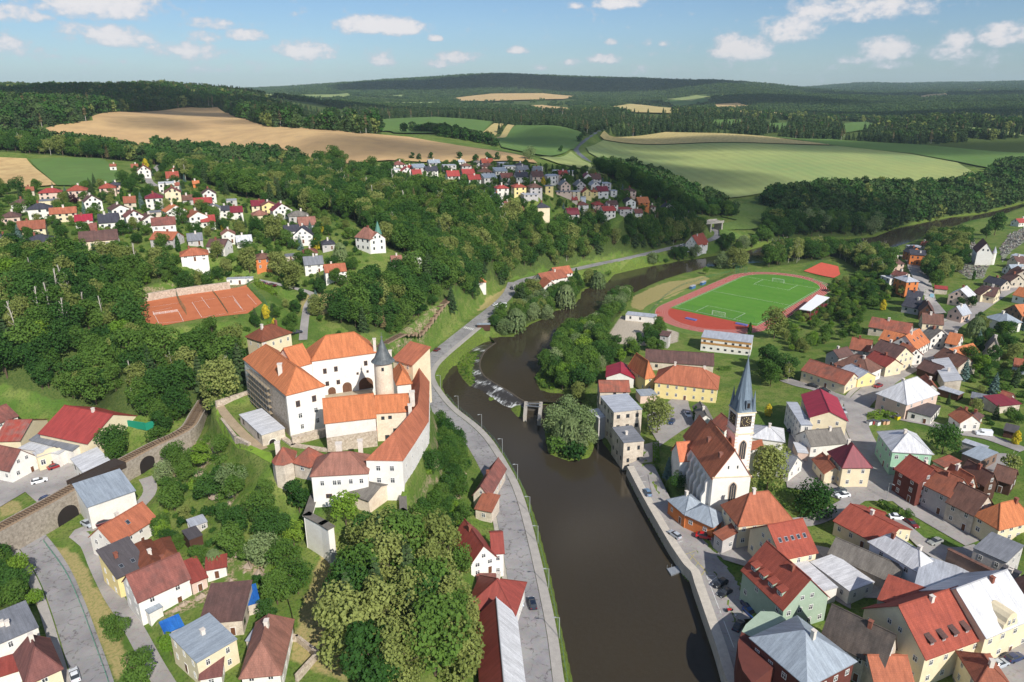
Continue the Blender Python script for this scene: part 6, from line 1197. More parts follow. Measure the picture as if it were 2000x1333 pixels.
def tiny(px,py,wpx,rc,wc,z=None,h=4.5,lab='',cat='house',grp=None,nm='house',flat=False):
 TINY.append([(px-wpx/2-2,py-1-1200/2500*h),(px+wpx/2+2,py-1-1200/2500*h),(px+wpx/2+2,py+1),(px-wpx/2-2,py+1)]);g=hit(px,py);f=project(*g)[2];wm=wpx*f/FPX;d=min(wm*.7,14);hh=h
 o=MB(g);A=(g[0]-wm/2,g[1]);ang=random.uniform(-.3,.3);ca,sa=math.cos(ang),math.sin(ang)
 P=lambda s,t,zz:(g[0]+s*ca-t*sa,g[1]+s*sa+t*ca,g[2]+zz)
 rs=0 if flat else d*.4
 for s0,t0,s1,t1 in((-wm/2,0,wm/2,0),(wm/2,0,wm/2,d),(wm/2,d,-wm/2,d),(-wm/2,d,-wm/2,0)):
  pts=[P(s0,t0,-2),P(s1,t1,-2),P(s1,t1,hh),P(s0,t0,hh)]
  if s0==s1:pts.insert(3,P(s0,d/2,hh+rs))
  o.face(pts,0)
 for t0,t1 in((-.5,d/2),(d+.5,d/2)):
  q=[P(-wm/2-.4,t0,hh-.2),P(wm/2+.4,t0,hh-.2),P(wm/2+.4,t1,hh+rs+.3),P(-wm/2-.4,t1,hh+rs+.3)];o.face(q if t0<0 else q[::-1],1)
 ob=o.build(nm,[WM[wc],RM[rc]]);tag(ob,lab,cat,grp);EXCL.append((g[0],g[1],wm*.7,None))
for px,py,w,rc,wc,h,lab in[(793,229,16,'rd','w',4,'red roofed farmhouse at the far edge of the upper green field'),(832,229,12,'br','w',4,'small brown roofed farmhouse at the far edge of the upper green field'),(1022,242,26,'bl','w',5,'long blue-grey farm shed on the field edge left of the farm yard'),(1055,246,18,'wh2','w',5,'silver roofed farm shed next to the long blue-grey shed'),(1085,245,14,'br','w',5,'brown roofed farmhouse at the head of the field road'),(1098,251,14,'rd','w2',5,'white gabled farmhouse left of the long red barn'),(1115,254,26,'rd','s',4,'long low red barn of the farm by the field road'),(1149,250,20,'wh2','w2',7,'tall white house at the top of the field road'),(962,232,12,'rd','w',4,'tiny red roofed cottage behind the two stubble strips'),(984,234,10,'br2','w',4,'tiny brown roofed cottage behind the two stubble strips'),(667,229,14,'wh','w',5,'white shed in the trees right of the big white factory'),(700,229,16,'wh2','w',5,'silver shed in the trees right of the big white factory'),(1568,232,40,'rd','w',8,'red roofed manor on the wooded ridge at the right'),(1590,231,14,'wh2','w2',6,'white outbuilding beside the red roofed manor'),(1385,186,14,'wh','w',5,'white farm on the far slope'),(1412,184,9,'rd2','w',5,'red roofed cottage on the far slope'),(1385,196,12,'br','w2',5,'brown roofed farm below the white farm on the far slope')]:
 tiny(px,py,w,rc,wc,h=h,lab=lab)
tiny(609,224,54,'wh','w2',h=12,lab='big white factory block standing alone in the far woods',cat='factory',nm='factory_hall',flat=True)
rr=random.Random(5)
for i in range(46):
 px=1010+290*rr.random()**.9;py=187+(px-1010)/290*20+rr.uniform(-3.5,4.5)
 tiny(px,py,rr.uniform(5,8),(q_:=rr.choice(['rd','or2','rd2','br','tc','wh2'])),rr.choice(['w','w2','c']),h=5.5,lab=f'tiny pale house with {ROOFWORD[q_]} roof in the distant village under the dark hill',grp='houses of the distant village')
#trees: prototypes made of many leaf sprays
def leaf_mat(name,c1,c2,trans=.26):
 m=bpy.data.materials.new(name);m.use_nodes=True;nt=m.node_tree;nt.nodes.clear();L=nt.links.new
 out=N(nt,'ShaderNodeOutputMaterial');d=N(nt,'ShaderNodeBsdfDiffuse');t=N(nt,'ShaderNodeBsdfTranslucent');mx=N(nt,'ShaderNodeMixShader');mx.inputs[0].default_value=trans
 at=N(nt,'ShaderNodeAttribute',attribute_name='tint');oi=N(nt,'ShaderNodeObjectInfo');ad=N(nt,'ShaderNodeMath',operation='MULTIPLY_ADD');ad.inputs[1].default_value=.55
 ms=N(nt,'ShaderNodeMath',operation='MULTIPLY');ms.inputs[1].default_value=.45;L(at.outputs['Fac'],ms.inputs[0]);L(oi.outputs['Random'],ad.inputs[0]);L(ms.outputs[0],ad.inputs[2])
 x=N(nt,'ShaderNodeMix',data_type='RGBA');x.inputs[6].default_value=c1;x.inputs[7].default_value=c2;L(ad.outputs[0],x.inputs[0])
 L(x.outputs[2],d.inputs['Color']);L(x.outputs[2],t.inputs['Color']);L(d.outputs[0],mx.inputs[1]);L(t.outputs[0],mx.inputs[2]);L(mx.outputs[0],out.inputs['Surface']);return m
LM={'mid':leaf_mat('leaves_mid_green',srgb(64,98,42),srgb(106,134,62)),'dark':leaf_mat('leaves_deep_green',srgb(44,78,38),srgb(80,114,54)),'olive':leaf_mat('leaves_olive',srgb(104,118,58),srgb(154,162,94)),'bright':leaf_mat('leaves_bright_green',srgb(94,132,46),srgb(132,158,62)),'willow':leaf_mat('leaves_grey_green',srgb(104,128,80),srgb(148,162,112)),'spruce':leaf_mat('needles_dark',srgb(54,78,48),srgb(86,104,66),.15),'blue':leaf_mat('needles_blue',srgb(86,114,108),srgb(120,142,132),.15),'brown':leaf_mat('needles_brown',srgb(108,100,70),srgb(134,122,86),.15),'purple':leaf_mat('leaves_purple',srgb(58,34,44),srgb(76,42,52)),'gold':leaf_mat('needles_gold',srgb(190,172,46),srgb(216,196,66),.2),'far':leaf_mat('distant_leaves',srgb(50,78,46),srgb(92,112,64),.2)}
BARK=mat('bark',srgb(104,88,72),.95,.2,2.0);BARKW=mat('pale_bark',srgb(196,188,176),.9,.15,2.0)
def leaf_cloud(pts,nrm,size,rng,el=1.0):
 """one bent quad per point, facing roughly along nrm"""
 n=len(pts);r=rng.normal(size=(n,3));nn=nrm+r*.55;nn/=np.linalg.norm(nn,axis=1)[:,None]+1e-9
 a=np.cross(nn,rng.normal(size=(n,3)));a/=np.linalg.norm(a,axis=1)[:,None]+1e-9;b=np.cross(nn,a)
 if el!=1.0:b=np.tile([[0,0,1.0]],(n,1))+rng.normal(size=(n,3))*.15;a=np.cross(nn,b);a/=np.linalg.norm(a,axis=1)[:,None]+1e-9
 s=(size*rng.uniform(.65,1.35,n))[:,None]
 v=np.stack([pts-a*s*.5,pts-b*s*.5*el+nn*s*.12,pts+a*s*.5,pts+b*s*.5*el+nn*s*.12],1)
 return v.reshape(-1,3)
def to_mesh(name,verts,tint,mats,extra=None):
 """quads with a tint per face; extra = MB with the wood"""
 nq=len(verts)//4;V=verts;F=np.arange(nq*4).reshape(-1,4);me=bpy.data.meshes.new(name);fl=[tuple(f)for f in F.tolist()];mi=[0]*nq;tv=list(np.repeat(tint,1))
 vv=V.tolist()
 if extra is not None:
  b=len(vv);vv+=extra.v;fl+=[tuple(i+b for i in f)for f in extra.f];mi+=[1]*len(extra.f);tv+=[.5]*len(extra.f)
 me.from_pydata([tuple(map(float,v))for v in vv],[],fl)
 for m in mats:me.materials.append(m)
 me.polygons.foreach_set('material_index',mi);at=me.attributes.new('tint','FLOAT','FACE');at.data.foreach_set('value',np.array(tv,np.float32));me.update();return me
def broad(seed,n,size,kind,wr=.42,lobes=13,base=.22,flat=.9):
 rng=np.random.default_rng(seed);C=[]
 for i in range(lobes):
  z=rng.uniform(base+.1,.86);rr=wr*math.sin(math.pi*min(1,max(.12,(z-base+.06)/(1.05-base))))**.6;a=i*2.4+rng.uniform(-.5,.5);q=rr*rng.uniform(.35,.72)
  C.append((q*math.cos(a),q*math.sin(a),z,rng.uniform(.13,.21)*(wr/.42)))
 C.append((0,0,.84,.15*wr/.42));C=np.array(C);w=C[:,3]**2;k=rng.choice(len(C),n,p=w/w.sum())
 d=rng.normal(size=(n,3));d[:,2]=d[:,2]+.15;d/=np.linalg.norm(d,axis=1)[:,None];rad=C[k,3]*rng.uniform(.72,1.08,n)
 p=C[k,:3]+d*rad[:,None]*np.array([1,1,flat]);nr=d*.75+np.array([0,0,.35])
 lob=rng.uniform(0,1,len(C))[k]*.55+rng.uniform(0,.45,n)
 return leaf_cloud(p,nr,size,rng),lob
def conifer(seed,n,size,w=.2,base=.06,tiers=13):
 rng=np.random.default_rng(seed);z=base+(1-base)*(1-np.sqrt(rng.uniform(0,1,n)));z=np.round(z*tiers)/tiers*.75+z*.25;rr=w*(1-z)**.85*(rng.uniform(.25,1.0,n)**.5)+.006;a=rng.uniform(0,6.283,n)
 lobe=1+.22*np.sin(a*5+z*40);rr=rr*lobe;p=np.column_stack([rr*np.cos(a),rr*np.sin(a),z-rr*.35]);nr=np.column_stack([np.cos(a)*.5,np.sin(a)*.5,np.full(n,.8)])
 return leaf_cloud(p,nr,size,rng),rng.uniform(0,1,n)
def willow(seed,n,size):
 rng=np.random.default_rng(seed);a=rng.uniform(0,6.283,n);t=rng.uniform(0,1,n);strand=np.round(a*7)/7+rng.normal(size=n)*.03
 r=.36*np.sin(np.clip(t*1.75,0,1.57))**.8*rng.uniform(.75,1.05,n)*(1+.16*np.sin(strand*11));z=np.where(t<.5,.95-.32*(r/.36)**2.2,.66-(t-.5)*1.25*(.75+.25*np.sin(strand*17)))
 p=np.column_stack([r*np.cos(strand),r*np.sin(strand),np.maximum(z,.03)]);nr=np.column_stack([np.cos(a),np.sin(a),np.where(t<.5,.9,.1)])
 return leaf_cloud(p,nr,size,rng,1.9),rng.uniform(0,1,n)
def columnar(seed,n,size,w=.16):
 rng=np.random.default_rng(seed);z=rng.uniform(.08,1,n);a=rng.uniform(0,6.283,n);r=w*np.sin(np.pi*np.clip(z,.05,.98)**.75)**.6*rng.uniform(.7,1.05,n)*(1+.2*np.sin(a*3+z*15))
 p=np.column_stack([r*np.cos(a),r*np.sin(a),z]);return leaf_cloud(p,np.column_stack([np.cos(a),np.sin(a),np.full(n,.4)]),size,rng),rng.uniform(0,1,n)
def bush(seed,n,size):
 rng=np.random.default_rng(seed);C=np.column_stack([rng.uniform(-.3,.3,7),rng.uniform(-.3,.3,7),rng.uniform(.25,.55,7),rng.uniform(.22,.34,7)]);k=rng.integers(0,7,n)
 d=rng.normal(size=(n,3));d/=np.linalg.norm(d,axis=1)[:,None];p=C[k,:3]+d*C[k,3:4]*rng.uniform(.75,1.05,(n,1));p[:,2]=np.maximum(p[:,2],.02)
 return leaf_cloud(p,d+np.array([0,0,.3]),size,rng),rng.uniform(0,.4,n)+rng.uniform(0,.6,7)[k]
def trunk_mb(h1,r,seed,limbs=5,spread=.2):
 rng=random.Random(seed);b=MB();b.cyl((0,0),r,r*.5,0,h1,7,cap=False)
 for i in range(limbs):
  a=i*2.4+rng.random();z=h1*rng.uniform(.55,.95);q=(spread*math.cos(a),spread*math.sin(a),z+.2*rng.uniform(.6,1.3));b.bar((0,0,z),q,r*.7)
 return b
PROTO={}
def proto(kind,gen,leafm,tr,barkm=BARK):
 v,t=gen;cr=to_mesh('crown',v,t,[leafm]);tm=bpy.data.meshes.new('trunk');tm.from_pydata(tr.v,[],tr.f);tm.materials.append(barkm)
 jm=to_mesh('tree',v,t,[leafm,barkm],tr);PROTO.setdefault(kind,[]).append((cr,tm,jm))
tb=lambda s,h=.55,r=.018:trunk_mb(h,r,s)
for i in range(3):proto('mid',broad(10+i,2400,.047,'mid',.40+.03*i),LM['mid'],tb(i))
for i in range(3):proto('dark',broad(20+i,2400,.047,'dark',.38+.04*i,15),LM['dark'],tb(i))
for i in range(3):proto('olive',broad(30+i,2600,.043,'olive',.36+.03*i,17,.12),LM['olive'],tb(i))
for i in range(2):proto('bright',broad(40+i,2100,.046,'bright',.40,12),LM['bright'],tb(i))
for i in range(2):proto('birch',broad(45+i,900,.05,'olive',.26,12,.3),LM['olive'],trunk_mb(.85,.012,i,6,.14),BARKW)
for i in range(2):proto('grey',broad(48+i,2300,.044,'willow',.46,15,.08),LM['willow'],tb(i))
for i in range(2):proto('willow',willow(50+i,1900,.05),LM['willow'],tb(i,.5,.025))
for i in range(3):proto('spruce',conifer(60+i,1300,.06,.19+.02*i),LM['spruce'],trunk_mb(.9,.014,i,0))
proto('blue',conifer(65,1200,.062,.24),LM['blue'],trunk_mb(.9,.014,1,0));proto('brown',conifer(66,900,.055,.17,.2),LM['brown'],trunk_mb(.95,.014,2,4,.1))
for i in range(3):proto('tall',broad(75+i,2400,.04,'olive',.27+.02*i,18,.1,1.25),LM['olive'],tb(i))
for i in range(2):proto('tallgreen',broad(78+i,2400,.04,'mid',.28+.02*i,18,.1,1.25),LM['mid'],tb(i))
proto('dome',broad(73,1900,.075,'dark',.78,18,-.05,.8),LM['dark'],tb(2));proto('purple',broad(70,1200,.07,'purple',.46,12,.1),LM['purple'],tb(1));proto('gold',columnar(71,900,.07,.24),LM['gold'],trunk_mb(.4,.02,1,0));proto('column',columnar(72,900,.06,.13),LM['dark'],trunk_mb(.4,.016,1,0))
for i in range(2):proto('bush',bush(80+i,420,.12),LM['mid'],trunk_mb(.3,.02,i,3));proto('dbush',bush(84+i,420,.12),LM['dark'],trunk_mb(.3,.02,i,3));proto('gbush',bush(88+i,420,.12),LM['bright'],trunk_mb(.3,.02,i,3));proto('obush',bush(92+i,420,.12),LM['olive'],trunk_mb(.3,.02,i,3))
def dead_tree(seed):
 rng=random.Random(seed);b=MB();top=(rng.uniform(-.08,.08),rng.uniform(-.08,.08),1);b.bar((0,0,0),top,.022,n=5)
 for i in range(9):
  t=.35+.6*i/9;a=i*2.4;q=(top[0]*t,top[1]*t,t);e=(q[0]+.17*(1.1-t)*math.cos(a),q[1]+.17*(1.1-t)*math.sin(a),t+.12);b.bar(q,e,.009,n=3)
 return b
for i in range(2):
 d_=dead_tree(i);me=bpy.data.meshes.new('trunk');me.from_pydata([tuple(map(float,v))for v in d_.v],[],d_.f);me.materials.append(BARKW);PROTO.setdefault('dead',[]).append((None,me,me))
FARP=[]
for i in range(3):v,t=broad(110+i,260,.13,'far',.42,11,.12);FARP.append(to_mesh('far_tree',v,t,[LM['far'],BARK],tb(i)))
for i in range(2):v,t=broad(114+i,260,.13,'far',.42,11,.12);FARP.append(to_mesh('far_tree',v,t,[LM['olive']if i else LM['dark'],BARK],tb(i)))
for i in range(3):v,t=conifer(120+i,240,.12,.2,.1,9);FARP.append(to_mesh('far_spruce',v,t,[LM['spruce'],BARK],trunk_mb(.8,.014,i,0)))
v,t=conifer(124,150,.10,.13,.45,8);FARP.append(to_mesh('far_pine',v,t,[LM['brown'],BARKW],trunk_mb(.9,.016,1,0)))
TUFT=[]
for i in range(4):
 vs,ts=[],[];rng=np.random.default_rng(130+i)
 for j in range(5):
  if(i+j)%3==0:v,t=conifer(140+7*i+j,46,.26,.22,.1,7)
  else:v,t=broad(140+7*i+j,46,.27,'far',.44,8,.1)
  s=rng.uniform(.7,1.05);vs.append(v*s+np.array([rng.uniform(-.7,.7),rng.uniform(-.7,.7),-.08]));ts.append(t*.6+rng.uniform(0,.4))
 TUFT.append(to_mesh('tuft',np.concatenate(vs),np.concatenate(ts),[LM['far']]))
EXT=[];CAND=[]
def in_frame(x,y,z,m=60):
 px,py,f=project(x,y,z);return-m<px<2000+m and-m<py<1333+2*m
EX=np.array([(e[0],e[1],e[2])for e in EXCL])
ROADL=[(river_road,6.4),(river_road2,4.5),(left_street,5.2),(left_lane,3.0),(rail_line,3.4),(rail_line2,3.0),(main_street,6.5),(side_street,3.6),(castle_path,2.0),(hill_road,4.5),(lane_ravine,2.4),(lane_left_hill,3.4),(cem_lane,3),(lane_birch,4),(alley_church,3)]
def free(x,y,pad=0.0,roads=True):
 """mask of places clear of houses, roads and water"""
 ok=np.ones(len(x),bool)
 for e in EXCL:
  m=ok&(np.abs(x-e[0])<e[2]+pad)&(np.abs(y-e[1])<e[2]+pad)
  if not m.any():continue
  if e[3]is not None:
   A,u,v,Lu,Lv=e[3];dx,dy=x-A[0],y-A[1];s=dx*u[0]+dy*u[1];t=dx*v[0]+dy*v[1];ok&=~(m&(s>-.8-pad)&(s<Lu+.8+pad)&(t>-.8-pad)&(t<Lv+.8+pad))
  else:ok&=~(m&(np.hypot(x-e[0],y-e[1])<e[2]+pad))
 if roads:
  for L3,w in ROADL:ok&=d_line(L3,x,y)[0]>w+pad*.6
 s=sd_poly(RIVER,x,y);isl=np.maximum(sd_poly(ISLAND,x,y),sd_poly(WEIR_ISL,x,y));ok&=(s<-.6)|(isl>.3)
 return ok
def scatter(P,spacing,seed=1):
 rng=np.random.default_rng(seed);lo,hi=P.min(0),P.max(0);xs,ys=np.meshgrid(np.arange(lo[0],hi[0],spacing),np.arange(lo[1],hi[1],spacing));x=xs.ravel()+rng.uniform(-.45,.45,xs.size)*spacing;y=ys.ravel()+rng.uniform(-.45,.45,xs.size)*spacing
 k=(sd_poly(P,x,y)>.3)&(y>74);return x[k],y[k],rng
def wood(P,spacing,hh,kinds,label,group,seed=1,pad=.6,clear=()):
 x,y,rng=scatter(P,spacing,seed);k=free(x,y,pad);
 for c in clear:k&=sd_poly(c,x,y)<0
 x,y=x[k],y[k];z=zt(x,y);ks=list(kinds);pr=np.array([kinds[q]for q in ks],float);pr/=pr.sum();pick=rng.choice(len(ks),len(x),p=pr)
 patch=(np.sin(x*.07+seed)+np.sin(y*.06+seed*2)+np.sin((x+y)*.031))/3
 for i in range(len(x)):
  if not in_frame(x[i],y[i],z[i]+5):continue
  kd=ks[pick[i]];h=rng.uniform(*hh);
  if kd in('bush','dbush','gbush','obush'):h=min(h*.42,5)
  CAND.append((x[i],y[i],z[i]-.15,h*(1+.12*patch[i]),kd,label,group,rng.uniform(0,6.28)))
def tree(v,px,py,h,kd,label,frac=.55,group=None):
 """single tree whose crown centre is seen at a pixel"""
 p=PX(v,(px,py))[0];z=hit(*p,extra=h*frac)[2]
 c=atz(*p,z+h*frac);CAND.append((c[0],c[1],z-.15,h,kd,label,group,random.uniform(0,6.28),1))
MIXL=dict(mid=5,dark=4,olive=1.6,spruce=1.6,grey=.6,bright=.5);MIXC=dict(mid=4,olive=3.5,dark=2,spruce=1,bright=.6)
wood(FORESTS[0],5.2,(9,16),dict(mid=5,dark=4.5,olive=1.6,tall=1.2,tallgreen=1.6,spruce=1.6,birch=.8,bright=.4,dead=.25),'tree in the dense wood on the slope left of the castle','trees of the wood left of the castle',1)
wood(FORESTS[1],3.0,(5,9),dict(mid=5,dark=3,bright=1),'leafy tree in the thicket beside the lower left street','trees beside the lower left street',2)
wood(FORESTS[2],5.6,(9,17),dict(mid=5,dark=4.5,olive=1.8,spruce=1.4,birch=.8,brown=.3,dead=.1),'tree in the broad wood on the valley side','trees of the valley side wood',3)
lawn_=hits('',(425,800),(470,870),(540,930),(600,960),(600,1060),(560,1010),(490,960),(430,880),(400,820))
wood(FORESTS[4],5.0,(5,9),dict(mid=4,dark=2.4,bright=.8,grey=.6,bush=5,dbush=3,gbush=2.4),'bush or small tree on the slope below the castle','growth on the slope below the castle',5,.6,[lawn_])
wood(FORESTS[5],5.0,(6,11),dict(mid=4,dark=2,olive=1,grey=2,bush=2),'tree on the left river bank above the weir','trees on the left bank above the weir',6)
wood(FORESTS[6],4.6,(7,11),dict(mid=5,dark=2,bright=2,grey=1.4),'bushy tree on the right river bank above the mill','trees on the right bank above the mill',7)
wood(FORESTS[7],5.4,(10,15),dict(mid=3,dark=4,birch=4,olive=1,spruce=.6),'tree in the wood behind the running track','trees behind the running track',8)
wood(FORESTS[8],5.0,(7,11),dict(mid=3,grey=3,dark=1),'tree at the bend of the upper river','trees at the bend of the upper river',9)
wood(FORESTS[9],6.0,(10,18),dict(mid=4,dark=5,grey=1.6,spruce=.8,olive=.5),'tree in the wood along the upper river','trees of the upper river wood',10)
wood(FORESTS[10],6.0,(9,16),dict(mid=4,dark=5,spruce=.8),'tree along the main road out of town','trees along the road out of town',11)
wood(FORESTS[11],5.0,(3.5,7),dict(mid=4,dark=2,bright=1,bush=3),'garden tree between the track and the cemetery lane','garden trees by the cemetery lane',12)
slope=hits('',(930,415),(960,430),(1050,438),(1100,450),(1200,459),(1270,447),(1320,438),(1366,450),(1370,462),(1290,484),(1190,497),(1130,511),(1060,522),(1010,540),(990,548),(960,545),(930,575),(880,582),(850,545),(880,470))
wood(slope,3.3,(8,14),dict(mid=5,dark=4.5,olive=1.6,spruce=1.6,birch=.8,brown=.5),'tree in the broad wood on the valley side','trees of the valley side wood',15,.4)
for pts,sp,sd in([(760,690),(790,668),(850,628),(880,606),(905,640),(870,668),(845,690),(815,712)],3.8,16),([(300,508),(420,503),(500,522),(500,545),(430,548),(265,572),(245,530)],5.0,17),([(640,655),(700,660),(760,655),(800,635),(850,605),(860,585),(820,600),(760,640),(700,640)],4.6,18),([(690,590),(720,555),(800,530),(850,545),(870,582),(800,615),(740,640),(690,640)],5.2,19),([(270,820),(300,812),(370,800),(390,815),(350,838),(300,862)],4,20):
 wood(hits('',*pts),sp,(4.5,12),dict(mid=4,dark=3,bush=2,dbush=2,bright=.8,olive=.8,spruce=.4),'tree or bush on the steep bank beside the railway and roads','growth on the steep banks',sd,.4,[FORESTS[2]])
cliff=hits('',(842,800),(870,830),(900,855),(915,900),(900,960),(915,1060),(912,1130),(890,1130),(860,1050),(800,1010),(830,930),(845,860))
wood(cliff,1.65,(5,9),dict(mid=2.5,dark=2,bush=6,dbush=4,gbush=2,obush=1.5),'shrub clinging to the rock under the east range of the castle','shrubs on the castle cliff',13,.2)
grove=hits('',(905,1150),(920,1210),(930,1340),(650,1400),(655,1180),(690,1110),(760,1060),(815,1030),(870,1080))
wood(grove,5.4,(10,16),dict(tall=4,tallgreen=2.4,olive=1,mid=.8,dark=1.2,spruce=.8),'tree in the grove below the castle forecourt','trees of the grove below the castle',4,.6,[cliff])
def gardens(v,pts,sp,hh,kinds,label,group,seed):
 wood(hits(v,*pts),sp,hh,kinds,label,group,seed,.3)
GK=dict(bush=5,dbush=4,gbush=1.2,obush=1.5,mid=2.6,dark=1.8,olive=.6,spruce=.7,blue=.25,column=.4,gold=.12)
gardens('',[(0,370),(120,375),(250,355),(280,322),(330,322),(350,352),(420,368),(480,390),(560,398),(600,420),(640,420),(700,445),(740,482),(700,560),(640,590),(520,560),(420,540),(330,545),(230,520),(0,510),(-80,510),(-80,380)],6.4,(3.5,9),GK,'garden tree among the houses of the hillside village','garden trees of the hillside village',21)
gardens('',[(745,345),(780,318),(960,316),(1060,330),(1160,345),(1250,375),(1320,412),(1310,430),(1200,452),(1060,432),(960,425),(900,390),(820,380)],5.2,(3.5,8.5),GK,'garden tree among the houses of the far suburb','garden trees of the far suburb',22)
gardens('N',[(330,20),(520,0),(760,40),(760,130),(700,200),(620,230),(420,300),(300,380),(230,330),(150,150),(250,60)],5.6,(3,6.5),dict(mid=4,bright=1.5,bush=3,olive=1.2,gbush=1),'fruit tree in the orchard beside the stadium','orchard trees beside the stadium',23)
gardens('E',[(440,560),(560,560),(900,640),(900,740),(760,800),(600,860),(300,850),(330,740),(470,640)],5.4,(3,6.5),dict(mid=4,bright=1.5,bush=3,olive=1.2,gbush=1),'fruit tree in the upper orchard beside the stadium','orchard trees beside the stadium',24)
gardens('Y',[(640,560),(900,560),(1200,600),(1400,500),(1450,1200),(1400,1500),(900,1350),(560,1250),(540,1100),(720,900)],5.4,(4,9),GK,'garden tree behind the main street','garden trees behind the main street',25)
gardens('AA',[(130,160),(560,120),(1150,200),(1250,560),(800,560),(620,480),(560,280),(300,300),(150,230)],4.8,(2.5,6),GK,'small garden tree by the lane with the white van','garden trees by the white van lane',26)
gardens('',[(430,640),(560,600),(600,560),(640,620),(590,655),(490,665)],4.4,(2.5,6.5),GK,'garden tree behind the tennis courts','garden trees by the tennis courts',27)
gardens('',[(300,990),(400,1000),(440,1080),(400,1110),(330,1080),(300,1040)],4.0,(2.5,5.5),GK,'garden tree on the terrace under the castle hill','garden trees under the castle hill',28)
gardens('S',[(660,420),(1150,370),(1150,700),(1000,850),(800,960),(680,900),(560,690),(680,640)],5.2,(7,12),dict(dark=4,olive=3,mid=2),'chestnut or linden beside the graveyard','old trees beside the graveyard',29)
gardens('S',[(0,560),(200,760),(240,1100),(0,1200),(-200,900)],5.0,(4,8),dict(mid=4,dark=3,bush=2,olive=1),'tree in the gardens below the upper river houses','garden trees by the upper river',30)
gardens('O',[(400,120),(560,190),(860,400),(950,470),(900,450),(600,260),(480,160)],2.6,(2,3.6),dict(bush=4,gbush=2,mid=1),'bush in the hedge between the street and the yard','bushes of the street hedge',31)
gardens('',[(1250,690),(1300,690),(1290,640),(1245,665)],5,(5,8),dict(mid=2,dark=2),'tree beside the gravel yard','trees beside the gravel yard',32)
gardens('K',[(345,205),(420,150),(560,130),(555,165),(500,290),(505,375),(450,395),(400,340),(360,280)],1.7,(1.5,3.2),dict(bush=3,gbush=3),'low green bush on the vegetated part of the weir','bushes on the weir',33)
gardens('K',[(930,330),(1000,255),(1120,250),(1100,420),(1010,450),(950,400)],2.0,(3,6),dict(gbush=2,bush=2),'low bush on the reedy spit at the right bank','bushes on the reedy spit',34)
